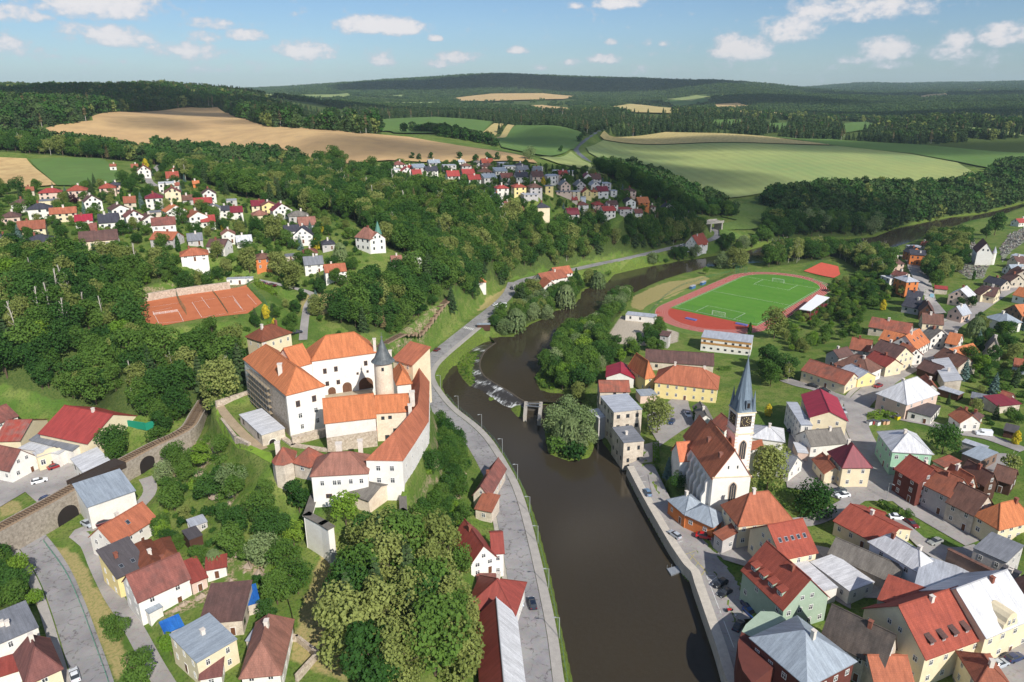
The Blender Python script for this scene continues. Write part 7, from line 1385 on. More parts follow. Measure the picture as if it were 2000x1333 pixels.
for a in[('L',650,700,14,'olive','big olive linden in the yard in front of the yellow rectory'),('P',850,950,15,'olive','big olive linden at the west front of the church'),('P',660,1130,9,'olive','smaller olive tree at the church door'),('M',1215,215,8.5,'dome','dark dome-shaped weeping tree on the lawn of the square'),('AA',345,580,11,'dark','round dark tree beside the mint green corner house'),('D',1330,830,16,'olive','huge olive maple with rusty patches beside the sports building'),('D',1280,1080,13,'dark','dark tree under the huge olive maple'),('D',1400,1130,11,'dark','second dark tree under the huge olive maple'),('D',1300,1200,10,'mid','green tree between the maple and the church spire'),('N',90,330,11,'dark','dark tree at the end of the grassy lane'),('N',60,420,10,'mid','green tree beside the birch at the grassy lane'),('N',215,440,9,'birch','white-barked birch at the grassy lane'),('AA',990,860,10,'birch','pale birch beside the workshop'),('K',1180,560,13,'grey','tall grey-green willow on the river island'),('K',1090,640,12,'grey','grey-green willow on the left side of the river island'),('K',1290,640,13,'grey','silvery willow on the right side of the river island'),('K',1190,720,11,'willow','weeping willow in the middle of the river island'),('K',1310,760,10,'grey','low willow at the lower right of the island'),('K',1090,800,7,'bush','bush at the lower tip of the island'),('K',1230,850,8,'dbush','dark bush at the lower edge of the island'),('K',1120,745,8,'willow','small weeping willow over the left edge of the island'),('K',1150,110,11,'mid','bushy tree on the bank above the reedy spit'),('K',1290,90,12,'bright','tall fresh green tree on the bank above the mill'),('K',1200,220,11,'mid','tree leaning over the water above the spit'),('K',1330,190,12,'mid','tree between the spit and the crimson roof'),('K',1280,320,12,'dark','darker tree above the mill'),('K',1260,430,8,'olive','small olive tree behind the island'),('K',1530,70,8,'dark','tree at the left corner of the gravel yard'),('K',1640,80,8,'grey','grey-green tree at the front of the gravel yard'),('D',225,690,8.5,'grey','round silvery tree on the bank beside the dry grass'),('AC',720,560,13,'willow','big weeping willow hanging over the water by the bus stop'),('AC',800,210,15,'spruce','tall dark conifer beside the main road'),('AC',940,150,14,'olive','brownish green tree beside the house on the river'),('AC',1130,460,10,'grey','rounded tree right of the big weeping willow'),('AC',1370,250,14,'willow','widest weeping willow in front of the house on the river'),('AC',1790,50,12,'willow','weeping willow farthest up the river'),('C',1640,635,9,'grey','silvery bush willow on the upper left bank'),('C',1215,735,10,'column','slim dark column tree behind the house on the river'),('AD',760,880,13,'grey','pale tree at the river bend by the hammer cage'),('AD',960,850,15,'olive','olive tree at the river bend by the hammer cage'),('AD',1080,860,14,'olive','right olive tree at the river bend'),('AD',490,1060,6,'bright','small bright bush at the corner of the running track'),('D',1145,880,7,'column','slim dark cypress behind the sports building'),('R',960,820,10,'bright','bright green tree inside the castle forecourt'),('R',1330,1130,14,'spruce','tall spruce in front of the castle gate'),('R',450,690,10,'dark','round deep green tree at the foot of the castle bastion'),('R',1120,1200,12,'tall','olive tree in front of the castle gate'),('F',235,400,11,'dark','big dark tree at the west side of the castle'),('F',50,470,9,'dark','dark tree left of the castle path'),('J',260,620,12,'tall','topmost of the olive trees below the forecourt'),('J',270,800,12,'tall','second of the olive trees down the grove'),('J',300,960,13,'tall','broad olive tree in the middle of the grove'),('J',300,1130,13,'tall','lower broad olive tree of the grove'),('J',440,500,16,'spruce','big grey-green spruce above the grove'),('J',560,680,11,'mid','green tree right of the big spruce'),('J',740,650,14,'tall','big olive tree on the slope beside the gabled house'),('J',560,850,11,'dark','deep green tree in the middle of the grove'),('J',690,1080,14,'tall','tall olive tree near the lower edge'),('J',860,920,12,'mid','green tree beside the red hipped roof'),('J',930,1150,12,'tall','olive tree beside the long riverside hall'),('J',430,1260,8,'bright','bright bush cut by the lower edge'),('J',600,1200,12,'tall','olive tree right of the bright bush'),('H',890,895,6.5,'mid','round tree between the stream and the lane'),('H',1080,1210,7.5,'mid','bigger round tree where the lane meets the lower edge'),('H',1320,1020,6,'bright','small olive bush left of the cubic cream house'),('H',270,660,5,'bright','bright bush at the street corner above the grey flat roof'),('H',1270,130,6.5,'bright','bright tree beside the long orange roof'),('I',430,180,6.5,'mid','garden tree right of the long orange roof'),('I',150,310,5,'blue','blue spruce between the orange and the grey roofs'),('I',700,400,6,'mid','bush above the half ruined sheds'),('I',820,420,5.5,'willow','grey-green bush above the bare earth bank'),('I',980,150,9,'dark','dark tree on the lawn under the castle'),('I',1330,180,8,'dark','deep green tree on the slope left of the bastion'),('I',1340,380,9,'mid','broad tree left of the worn meadow'),('I',1430,560,8,'mid','lower tree left of the worn meadow'),('I',1210,800,5.5,'dark','dark bush beside the blue tarpaulin'),('I',960,260,9,'mid','tree above the bare earth bank'),('AB',1330,450,10,'dark','big dark tree right of the factory sheds'),('AB',1380,620,9,'mid','tree between the bright hall and the railway'),('G',1170,580,8,'mid','tree behind the railway wall'),('G',1290,700,8,'mid','dense tree on the embankment right of the arch'),('G',1330,970,5,'dark','dark bush on the lawn right of the arch'),('X',400,460,15,'olive','tall yellow-green tree in front of the white villa with dark gables'),('X',180,460,10,'dark','round dark tree left of the tall yellow-green one'),('X',90,850,13,'olive','olive tree above the end of the tennis courts'),('X',450,900,13,'olive','olive tree right of the orange house'),('X',640,1040,14,'olive','biggest olive tree beside the tennis courts'),('X',730,640,8,'blue','bluish spruce before the white gable wall'),('X',860,460,7,'blue','young blue spruce behind the white villa'),('X',990,470,6,'gold','golden conifer beside the grey roofs'),('X',940,660,7,'gold','golden bush tree between the gables'),('X',1230,760,9,'willow','pale flowering tree left of the villa woods'),('X',960,1110,9,'spruce','dark conifer at the lane bend'),('X',1330,930,6,'dark','dark bush beside the brown gabled house'),('B',640,1120,10,'olive','pale linden at the ravine lane'),('B',1020,1100,12,'dark','big dark tree beside the ravine lane'),('B',1640,1060,13,'spruce','dark spruce beside the railway cutting'),('B',1800,1000,11,'dark','columnar dark tree at the end of the railway'),('B',260,1170,6,'gold','golden conifer in the garden below the tennis courts'),('B',325,1255,4,'gold','small golden conifer behind the brown roof'),('B',310,1160,6,'spruce','spruce in the garden below the tennis courts'),('B',180,1190,6,'spruce','second spruce below the tennis courts'),('T',950,180,6.5,'purple','dark purple plum tree between two pink houses'),('T',1830,200,9,'blue','blue-green spruce in the hillside village'),('T',230,620,8,'blue','blue spruce in front of the mottled roofs at the left'),('A',120,230,11,'dark','dark tree at the left edge beside the stubble field'),('A',260,230,9,'mid','round green tree at the corner of the green field'),('A',960,230,10,'dark','dark clump of a tree at the hillside lane'),('S',1500,210,19,'dark','great dark tree between the chapel and the upper river'),('S',1390,300,13,'dark','dark tree left of the great dark tree'),('S',1060,440,14,'olive','tall rounded tree beside the chapel'),('S',780,870,11,'mid','round tree over the shaded lane'),('S',1230,830,6,'column','dark columnar tree among the graves'),('S',370,1010,8,'birch','thin tree in front of the orange house'),('S',1210,1140,7,'dark','round tree at the upper street corner'),('S',1100,1130,6,'dark','second round tree at the upper street corner'),('Y',780,590,10,'willow','weeping birch at the street fork'),('Y',810,720,8,'blue','blue spruce at the street fork'),('Y',650,1090,9,'blue','broad blue spruce beside the sagging white roof'),('Y',1000,1250,9,'blue','largest blue spruce in the gardens'),('Y',850,880,5,'column','column tree beside the A-frame'),('Y',840,1050,9,'bright','bright green tree in the middle of the gardens'),('AA',1060,580,5,'gold','golden conifer by the lane with the white van'),('N',75,700,5,'gold','golden conifer beside the wine red lean-to'),('N',560,290,5,'gold','golden conifer at the corner of the orchard')if False else('E',860,740,6,'gold','golden conifer in the upper orchard'),('V',1340,250,9,'purple','dark purple tree beside the road out of town'),('C',955,50,13,'grey','big pale willow on the edge of the brown field'),('C',1130,30,9,'dark','lone dark tree in the green field'),('L',500,1170-600,0,'bush','')if False else('P',100,1080,6,'dark','clipped dark yew on the lawn beside the church'),('P',25,960,7,'blue','blue-green spruce at the corner of the church lawn'),('L',950,690,6,'column','pair of slim thujas beside the rectory drive')]:
 tree(*a)
for i,(px,py)in enumerate([(345,535),(362,548),(385,542),(405,545),(425,532),(440,520),(330,520)]):tree('',px,py,random.uniform(7,10),('mid','dark','olive')[i%3],'leafy tree in front of the tall white house above the tennis courts',group='trees above the tennis courts')
for i,(px,py)in enumerate([(60,530),(95,590),(135,560),(120,620),(70,600),(30,625),(160,600),(200,610),(105,560),(125,550)]):tree('',px,py,random.uniform(12,17),'dead','bare white dead tree standing out of the dense wood on the left',group='dead trees in the wood on the left')
for pts,sp,hh in[([(775,262),(800,258),(860,268),(960,285),(978,290),(960,280),(880,262),(800,250)],8,(8,14)),([(1120,300),(1132,280),(1160,256),(1150,256),(1118,290)],14,(7,11)),([(300,300),(420,320),(560,335),(700,340),(560,310),(420,300),(300,288)],7,(10,15)),([(700,325),(760,316),(900,312),(1000,318),(980,312),(800,310)],9,(5,9))]:
 wood(hits('',*pts),sp,hh,dict(mid=3,dark=4,grey=.5),'tree of the hedge along the fields','trees of the field hedges',int(sp*7))
wood(FORESTS[12],9.0,(14,24),dict(mid=3,dark=4,spruce=5,brown=1.2,olive=.6),'tree of the far ridge wood','trees of the far ridge wood',41)
TREENAME={'spruce':'spruce_tree','blue':'spruce_tree','brown':'spruce_tree','willow':'willow_tree','grey':'willow_tree','gold':'golden_conifer','column':'column_tree','birch':'birch_tree','dead':'dead_tree'}
for b in('bush','dbush','gbush','obush'):TREENAME[b]='bush'
TREENAME['dome']='broadleaf_tree'
KINDWORD={'tall':'tall olive green','tallgreen':'tall green','dome':'domed','mid':'green broadleaf','dark':'dark green broadleaf','olive':'olive green broadleaf','bright':'bright green','birch':'slender pale','grey':'grey-green','willow':'weeping','spruce':'dark spruce','blue':'blue spruce','brown':'brownish spruce','purple':'purple','gold':'golden','column':'columnar','bush':'green bushy','dbush':'dark bushy','gbush':'bright bushy','obush':'olive bushy','dead':'bare'}
def plant_all():
 def blocked(c):
  a=project(c[0],c[1],c[2]+c[3]*.9);return c[1]>560 and any(p[0][0]<a[0]<p[1][0]and a[1]<p[2][1]and a[1]>p[0][1]-40 and project(c[0],c[1],c[2])[1]>p[2][1]for p in TINY[:18])
 CAND[:]=[c for c in CAND if not blocked(c)]
 def key(c):
  f=project(c[0],c[1],c[2])[2];return-(c[3]/f)*(100 if len(c)>8 else 1)
 lst=sorted(CAND,key=key);n_ind=0;pts={};nb=0
 for c in lst:
  x,y,z,h,kd=c[:5];pl=PROTO[kd];vi=int(abs(x*13.7+y*7.3))%len(pl);isb=TREENAME.get(kd)=='bush'
  px,py,f=project(x,y,z+h/2)
  vis=-20<px<2020 and py<1400
  if((n_ind<296 and not isb)or(isb and nb<60))and vis and(f<420 or len(c)>8):
   nm=TREENAME.get(kd,'broadleaf_tree');r=empty(nm,(x,y,z),c[7]);r.scale=(h,h,h)
   cr,tm,jm=pl[vi]
   for me,pn in((tm,'trunk'),(cr,'crown')):
    if me is not None:link(bpy.data.objects.new(pn,me),r)
   lab=c[5]if len(c)>8 else f"{KINDWORD[kd]} {c[5]}"
   tag(r,' '.join(lab.split()[:16]),'bush' if isb else 'tree',c[6]);
   if isb:nb+=1
   else:n_ind+=1
  else:
   if not vis and f<160:continue
   pts.setdefault('bush' if isb else 'tree',[]).append((x,y,z,h,kd,vi,c[7],f))
 return pts
def gn_scatter(name,protos,P,kind='stuff'):
 """one object of kind stuff: points carrying instances, chosen by an index"""
 col=bpy.data.collections.new(name+'_kinds')
 for i,me in enumerate(protos):
  o=bpy.data.objects.new('%03d'%i,me);col.objects.link(o)
 P=np.asarray(P,float);me=bpy.data.meshes.new(name);me.vertices.add(len(P));me.vertices.foreach_set('co',P[:,:3].astype(np.float32).ravel())
 for nm,ty,a in(('idx','INT',P[:,4].astype(np.int32)),('rot','FLOAT',P[:,5].astype(np.float32)),('scl','FLOAT',P[:,3].astype(np.float32))):
  at=me.attributes.new(nm,ty,'POINT');at.data.foreach_set('value',a)
 ob=link(bpy.data.objects.new(name,me));tag(ob,kind=kind)
 ng=bpy.data.node_groups.new(name,'GeometryNodeTree');ng.interface.new_socket('Geometry',in_out='INPUT',socket_type='NodeSocketGeometry');ng.interface.new_socket('Geometry',in_out='OUTPUT',socket_type='NodeSocketGeometry')
 gi=ng.nodes.new('NodeGroupInput');go=ng.nodes.new('NodeGroupOutput');ip=ng.nodes.new('GeometryNodeInstanceOnPoints');ci=ng.nodes.new('GeometryNodeCollectionInfo');ci.inputs['Collection'].default_value=col;ci.inputs['Separate Children'].default_value=True;ci.inputs['Reset Children'].default_value=True
 ip.inputs['Pick Instance'].default_value=True
 def na(nm,ty):q=ng.nodes.new('GeometryNodeInputNamedAttribute');q.data_type=ty;q.inputs['Name'].default_value=nm;return[s for s in q.outputs if s.enabled][0]
 cx=ng.nodes.new('ShaderNodeCombineXYZ');L=ng.links.new;L(na('rot','FLOAT'),cx.inputs[2]);L(gi.outputs[0],ip.inputs['Points']);L(ci.outputs[0],ip.inputs['Instance']);L(na('idx','INT'),ip.inputs['Instance Index']);L(cx.outputs[0],ip.inputs['Rotation']);L(na('scl','FLOAT'),ip.inputs['Scale']);L(ip.outputs[0],go.inputs[0])
 md=ob.modifiers.new('scatter','NODES');md.node_group=ng;return ob
def forests():
 pts=plant_all()
 kinds=sorted(PROTO);flat=[];first={}
 for k in kinds:first[k]=len(flat);flat+=[p[2]for p in PROTO[k]]
 far0=len(flat);flat+=FARP
 for nm,lst in pts.items():
  rows=[]
  for(x,y,z,h,kd,vi,rz,f)in lst:
   idx=first[kd]+vi
   if f>620 and nm=='tree':idx=far0+{'spruce':5,'blue':6,'brown':8,'olive':4,'birch':4,'dark':3}.get(kd,0)+(vi%2 if kd in('mid','spruce')else 0)
   rows.append((x,y,z,h,idx,rz))
  gn_scatter({'tree':'woodland','bush':'shrubbery'}[nm],flat,rows);print(nm,len(rows))
 rng=np.random.default_rng(77);us=[];D=1150.0
 while D<13500:
  s=max(9,D*.0072);n=int(1.9*D/s);u=np.linspace(-.92,.92,n)+rng.uniform(-.4,.4,n)*1.84/n;d=D+rng.uniform(-.5,.5,n)*s;us.append(np.column_stack([u*d,d,np.full(n,s)]));D+=s
 A=np.concatenate(us);z=zt(A[:,0],A[:,1]);f=zmax(ALL_FIELDS,A[:,0],A[:,1]);rd=d_line(hill_road,A[:,0],A[:,1])[0]
 patch=np.sin(A[:,0]*.0043+1)*np.cos(A[:,1]*.0037)+.5*np.sin(A[:,0]*.011+A[:,1]*.009)
 keep=(f<-A[:,2]*.25)&free(A[:,0],A[:,1],1.0,False)&((patch>-.95)|(A[:,1]>3800));
 for P in FORESTS:keep&=(sd_poly(P,A[:,0],A[:,1])<0)|(A[:,1]>1950)
 for Pp,pr_ in[(p,.9)for _,p in FAR_FIELDS]+[(p,1.0)for p in TINY[:18]]+[([(1000,184),(1310,199),(1315,213),(1180,207),(1000,197)],.75)]:
  Pp=np.array(Pp,float);px_,py_,f_=project(A[:,0],A[:,1],z+15);lo,hi=Pp.min(0),Pp.max(0);m=keep&(px_>lo[0])&(px_<hi[0])&(py_>lo[1])&(py_<hi[1]);i=np.where(m)[0]
  if len(i):ins=sd_poly(Pp,px_[i],py_[i])>0;keep[i[ins&(rng.uniform(0,1,len(i))<pr_)]]=False
 for e in EXCL[-46:]:keep&=np.hypot(A[:,0]-e[0],A[:,1]-e[1])>26
 A,z=A[keep],z[keep];n=len(A);rows=[]
 near=A[:,1]<1900;pk=rng.integers(0,4,n);con=(np.sin(A[:,0]*.002+2)+np.sin(A[:,1]*.0016)+rng.uniform(-1,1,n))>0
 pr=FARP+TUFT;nf=len(FARP)
 idx=np.where(near,np.where(con,rng.integers(5,8,n),rng.integers(0,5,n)),nf+pk);idx=np.where(near&(rng.uniform(0,1,n)<.06),8,idx);scl=np.where(near,rng.uniform(12,20,n),np.clip(A[:,2]*.62,13,30)*rng.uniform(.8,1.2,n))
 gn_scatter('distant_forest',pr,np.column_stack([A[:,0],A[:,1],z-scl*.06,scl,idx,rng.uniform(0,6.28,n)]));print('far',n)
forests()
#stadium
ZF.update({'TA':(240,540,6.667),'TB':(0,960,8.33),'TC':(1290,980,6.665),'TD':(1360,1110,5.98)})
SO=np.array([89.0,391.1]);SA=np.array([.6522,.758]);SN=np.array([.758,-.6522]);ST=lambda a,n:SO+SA*a+SN*n
def oval(r,k=28):
 return np.array([ST(-5+r*math.cos(t),31+r*math.sin(t))for t in np.linspace(math.pi/2,3*math.pi/2,k)]+[ST(83+r*math.cos(t),31+r*math.sin(t))for t in np.linspace(-math.pi/2,math.pi/2,k)])
TARTAN=mat('red_tartan',srgb(178,74,56),.85,.08,.3);TURF=field_mat('mown_turf',srgb(92,142,52),srgb(84,134,48),srgb(98,138,58),.05,(.035,-.86,.06));PAINTM=WHITE_PAINT
flat4=lambda x,y:np.full(np.shape(x),4.0)
sheet('lawn',oval(38),MATS['meadow_grass'],5,.06,zf=lambda x,y:zt(x,y));sheet('running_track',oval(31.5),TARTAN,5,.1,zf=lambda x,y:zt(x,y))
sheet('pitch',np.array([ST(-8,6),ST(-8,56),*[ST(83+25*math.cos(t),31+25*math.sin(t))for t in np.linspace(math.pi/2,-math.pi/2,18)]]),TURF,5,.13,zf=lambda x,y:zt(x,y))
ln=MB()
for r in(31.2,30.0,28.8,27.6,26.4,25.2):
 o,i_=oval(r),oval(r-.16)
 for k in range(len(o)):j=(k+1)%len(o);q=[(*p,float(zt(*p))+.14)for p in(o[k],o[j],i_[j],i_[k])];ln.face(q[::-1])
def lineseg(mb,a,b,w,off=.02,zb=None):
 a,b=np.array(a[:2]),np.array(b[:2]);e=b-a;L=np.linalg.norm(e);nn=np.array([-e[1],e[0]])/L*w/2;k=max(1,int(L/3))
 for i in range(k):
  p,q=a+e*i/k,a+e*(i+1)/k;Z=lambda s:(*s,(float(zt(*s))if zb is None else zb)+off);mb.face([Z(p-nn),Z(q-nn),Z(q+nn),Z(p+nn)])
for a,b in(((-5,7),(88,7)),((-5,55),(88,55)),((-5,7),(-5,55)),((88,7),(88,55)),((41,7),(41,55)),((-5,20),(10,20)),((-5,42),(10,42)),((10,20),(10,42)),((88,20),(73,20)),((88,42),(73,42)),((73,20),(73,42))):lineseg(ln,ST(*a),ST(*b),.16,.16)
tag(ln.build('track_line',PAINTM),kind='structure')
def goal(a,n,s,lab):
 c=ST(a,n);z=float(zt(*c));r=empty('football_goal',(*c,z),label=lab,cat='goal',group='football goals');b=MB(r.location);d=-SA*s*1.6;p0,p1=c-SN*3.66,c+SN*3.66
 for p in(p0,p1):b.bar((*p,z),(*p,z+2.44),.16)
 b.bar((*p0,z+2.44),(*p1,z+2.44),.16);b.build('frame',FRAME_W,r);nb=MB(r.location)
 for i in range(13):q=p0+(p1-p0)*i/12;nb.bar((*q,z+2.44),(*(q+d),z),.03,n=3)
 for i in range(5):t=i/5;nb.bar((*(p0+d*t),z+2.44*(1-t)),(*(p1+d*t),z+2.44*(1-t)),.03,n=3)
 nb.build('net',FRAME_W,r)['kind']='stuff'
goal(-4,33,1,'white football goal at the near end of the pitch');goal(87,30,-1,'white football goal at the far end of the pitch')
GREENM=flatmat('green_paint',srgb(44,120,88),.6);NETM=flatmat('green_net',srgb(70,130,96),.8)
def fence(nm,pts,h,lab,postm=GREENM,wirem=NETM,sp=3.0,rows=5,cat='fence',pw=.09,zoff=0.0,grp=None):
 """posts and horizontal wires or rails along a line"""
 Q=spline(pts,sp);r=empty(nm,(*Q[0],float(zt(*Q[0]))),label=lab,cat=cat,group=grp);a,b=MB(r.location),MB(r.location);Z=[float(zt(*q))+zoff for q in Q]
 for q,z in zip(Q,Z):a.bar((*q,z-.3),(*q,z+h),pw)
 for i in range(len(Q)-1):
  for k in range(rows):t=h*(k+1)/rows-.03;b.bar((*Q[i],Z[i]+t),(*Q[i+1],Z[i+1]+t),.05 if rows>3 else .07,n=3)
 a.build('post',postm,r)['kind']='stuff';b.build('wire' if rows>3 else 'rail',wirem,r)['kind']='stuff'
fence('ball_net',[ST(-7,12),ST(-7,54)],4,'tall green ball-stop net behind the near goal',sp=6,rows=8);fence('ball_net',[ST(90,8),ST(92,50)],4,'tall green ball-stop net behind the far goal',sp=6,rows=8)
fence('hammer_cage',[ST(88,3),ST(90,0),ST(95,0),ST(97,3),ST(95,6),ST(91,6)],5,'green hammer-throw cage at the corner of the track',sp=2,rows=9,cat='cage')
fence('mesh_fence',[tuple(hit(*p)[:2])for p in PX('D',(430,770),(560,640),(780,540),(1000,480))],1.4,'low green mesh fence along the river side of the track',sp=4)
for a,n,lab in((-20,25,'blue landing mat in the near bend of the track'),(-11,49,'long blue mat beside the changing-room building')):
 b=MB();b.box((*ST(a,n),float(zt(*ST(a,n)))+.1),6,2,.6,math.atan2(SN[1],SN[0]));tag(b.build('landing_mat',flatmat('blue_mat',srgb(104,110,170))),lab,'mat')
for a in(38,52):
 c=ST(a,-4);z=float(zt(*c));r=empty('dugout',(*c,z),label='white-roofed team shelter beside the track, '+('nearer' if a<45 else 'farther')+' one',cat='shelter');b=MB(r.location);b.box((*c,z),5,1.6,1.9,math.atan2(SA[1],SA[0]));b.build('wall',flatmat('blue_panel',srgb(70,110,150)),r);b=MB(r.location);b.box((*c,z+1.9),5.4,2,.15,math.atan2(SA[1],SA[0]));b.build('roof',RM['wh'],r)
q4=[atz(*p,10.0)[:2]for p in PX('D',(1495,742),(1575,755),(1710,660),(1620,640))];c=np.mean(q4,0);r=empty('grandstand',(*c,4),label='small grandstand with a bright white flat roof beside the pitch',cat='grandstand')
b=MB(r.location);b.prism([tuple(p)for p in q4],9.8,10.1);b.build('roof',flatmat('white_roof',srgb(238,238,238)),r)
b=MB(r.location);
for i in range(5):
 for e in(0,1):p=q4[e]+(q4[3-e]-q4[e])*i/4;b.bar((*(c+(p-c)*.93),3.5),(*(c+(p-c)*.93),9.8),.22)
b.build('post',METAL,r)['kind']='stuff'
b=MB(r.location)
for i in range(5):t0,t1=i/5,(i+1)/5;A_,B_=q4[0]+(q4[1]-q4[0])*t0,q4[3]+(q4[2]-q4[3])*t0;A2,B2=q4[0]+(q4[1]-q4[0])*t1,q4[3]+(q4[2]-q4[3])*t1;b.prism([tuple(c+(p-c)*.92)for p in(A_,A2,B2,B_)],3.5,4.6+i*.5)
b.build('tier',mat('dark_red_seats',srgb(120,48,44)),r)
sheet('sports_court',hits('D',(1525,475),(1650,415),(1770,442),(1785,500),(1740,525)),mat('red_court',srgb(214,96,76),.85,.06,.4),3)
fence('mesh_fence',[tuple(hit(*p)[:2])for p in PX('D',(1525,475),(1650,415),(1770,442))],3,'green mesh fence behind the small red court',sp=4)
#tennis courts
TP=np.array([atz(*p,35)[:2]for p in PX('TA',(228,345),(700,262),(1612,130),(1815,350),(1620,485),(1000,556),(520,645),(235,592))])
sheet('tennis_court',TP,mat('clay',srgb(200,122,84),.95,.08,.25,srgb(186,108,74),.1),3,.1)
ln=MB();T2=lambda x,y:atz(*PX('TA',(x,y))[0],35)[:2]
for a,b_ in[((240,425),(725,350)),((390,465),(470,615)),((400,505),(715,460)),((720,455),(790,590)),((470,615),(790,590)),((390,465),(640,410)),((900,340),(1030,540)),((1020,275),(1130,420)),((900,345),(1200,290)),((1030,540),(1330,490)),((1270,290),(1430,260)),((1430,260),(1560,440)),((1440,480),(1600,450)),((1450,310),(1540,420)),((1620,240),(1740,370))]:lineseg(ln,T2(*a),T2(*b_),.12,.13,35.0)
tag(ln.build('court_line',PAINTM),kind='structure')
for pts,lab,h in(([(690,225),(735,350),(830,505)],'green dividing fence between the left and middle tennis courts',3.2),([(1612,125),(1740,250),(1880,395)],'green screen fence on the right of the tennis courts',3.2),([(1170,205),(1250,310),(1370,490)],'low dark net between the middle and right tennis courts',1.2),([(400,505),(560,485),(715,462)],'white tennis net on the left court',1.0)):
 w_=FRAME_W if 'white' in lab else NETM;fence('court_fence',[tuple(T2(*p))for p in pts],h,lab,w_,w_,3,8)
wl_=[T2(*p)for p in((140,300),(220,340),(700,255),(1390,165))];r=empty('retaining_wall',(*wl_[1],35),label='pale rough stone wall behind the tennis courts',cat='wall');b=MB(r.location)
for p,q in zip(wl_[:-1],wl_[1:]):b.box((*((p+q)/2),33),np.linalg.norm(q-p)+.6,1.2,5.2,math.atan2(*(q-p)[::-1]))
b.build('wall_body',WM['st'],r)
c=T2(1510,120);r=empty('hut',(*c,35),label='white flat-roofed players hut at the corner of the tennis courts',cat='hut');block(r,c-np.array([5.5,-.6]),c+np.array([5.5,2.6]),None,3,37.6,34,'w2','wh2','flat',chim=0,win='w',detail=True)
#railway
def rail(L3,wall_lab=None,absz=False,deck=None):
 Q=spline(L3,1.5);n=len(Q);T=np.gradient(Q[:,:2],axis=0);T/=np.linalg.norm(T,axis=1)[:,None];Nn=np.stack([T[:,1],-T[:,0]],-1)
 Z=Q[:,2]if absz else zt(Q[:,0],Q[:,1])+.1;r=empty('railway_track',(*Q[n//2,:2],float(Z[n//2])),label='single railway track '+('on the stone viaduct in the lower left' if absz else 'in the cutting behind the castle'),cat='railway');
 b=MB(r.location)
 for i in range(n-1):
  for o0,o1,z0,z1 in((-2.1,-1.5,-.25,.12),(-1.5,1.5,.12,.12),(1.5,2.1,.12,-.25)):b.face([(*(Q[i,:2]+Nn[i]*o0),Z[i]+z0),(*(Q[i,:2]+Nn[i]*o1),Z[i]+z1),(*(Q[i+1,:2]+Nn[i+1]*o1),Z[i+1]+z1),(*(Q[i+1,:2]+Nn[i+1]*o0),Z[i+1]+z0)])
 b.build('ballast',BALLAST,r)['kind']='stuff';s=MB(r.location);m_=MB(r.location)
 for i in range(0,n*2-2):t=i/2;k=int(t);q=Q[k]*(1-t+k)+Q[min(k+1,n-1)]*(t-k);s.box((q[0],q[1],(Z[k]+Z[min(k+1,n-1)])/2+.12),2.5,.28,.1,math.atan2(Nn[k,1],Nn[k,0]))
 s.build('sleeper',mat('sleeper_wood',srgb(92,76,62)),r)['kind']='stuff'
 for o in(-.75,.75):
  m_=MB(r.location)
  for i in range(n-1):m_.bar((*(Q[i,:2]+Nn[i]*o),Z[i]+.3),(*(Q[i+1,:2]+Nn[i+1]*o),Z[i+1]+.3),.13)
  m_.build('rail',mat('rusty_rail',srgb(150,122,96),.5,.1,3,metallic=.4),r)
 return Q,Nn,T
Q,Nn,T=rail(rail_line,absz=True);rail(rail_line2)
vr=empty('railway_viaduct',tuple(Q[len(Q)//3]),label='stone railway viaduct with low arches carrying the single track in the lower left',cat='viaduct');b=MB(vr.location)
for i in range(len(Q)-1):
 for o0,o1,zz0,zz1 in((2.3,2.3,-9,-.1),(-2.3,-2.3,-9,-.1),(2.3,-2.3,-.12,-.12)):
  q=[(*(Q[i,:2]+Nn[i]*o0),Q[i,2]+zz0),(*(Q[i+1,:2]+Nn[i+1]*o0),Q[i+1,2]+zz0),(*(Q[i+1,:2]+Nn[i+1]*o1),Q[i+1,2]+zz1),(*(Q[i,:2]+Nn[i]*o1),Q[i,2]+zz1)];b.face(q if o0>0 else q[::-1])
VS=mat('viaduct_stone',srgb(176,166,152),.95,.2,1.5,srgb(124,114,102),.1,.5);b.build('wall',VS,vr)
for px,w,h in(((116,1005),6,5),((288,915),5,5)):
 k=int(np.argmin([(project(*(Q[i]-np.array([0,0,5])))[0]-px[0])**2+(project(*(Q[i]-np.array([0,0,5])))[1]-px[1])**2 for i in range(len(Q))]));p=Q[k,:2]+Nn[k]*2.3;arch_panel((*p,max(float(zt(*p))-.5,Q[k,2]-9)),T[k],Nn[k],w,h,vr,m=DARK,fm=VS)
k0,k1=[int(np.argmin([abs(project(*q)[0]-x)for q in Q]))for x in(146,238)];br=empty('railway_bridge',tuple(Q[k0]),label='dark timber-decked railway bridge beside the white warehouse',cat='bridge');
for o in(-2.4,2.4):
 b=MB(br.location);p,q=Q[k0,:2]+Nn[k0]*o,Q[k1,:2]+Nn[k1]*o;b.box((*((p+q)/2),Q[k0,2]-.6),np.linalg.norm(q-p),.35,1.7,math.atan2(*(q-p)[::-1]));b.build('girder',mat('rust_brown_steel',srgb(66,54,48),.7,.1,2),br)
n_pl=60
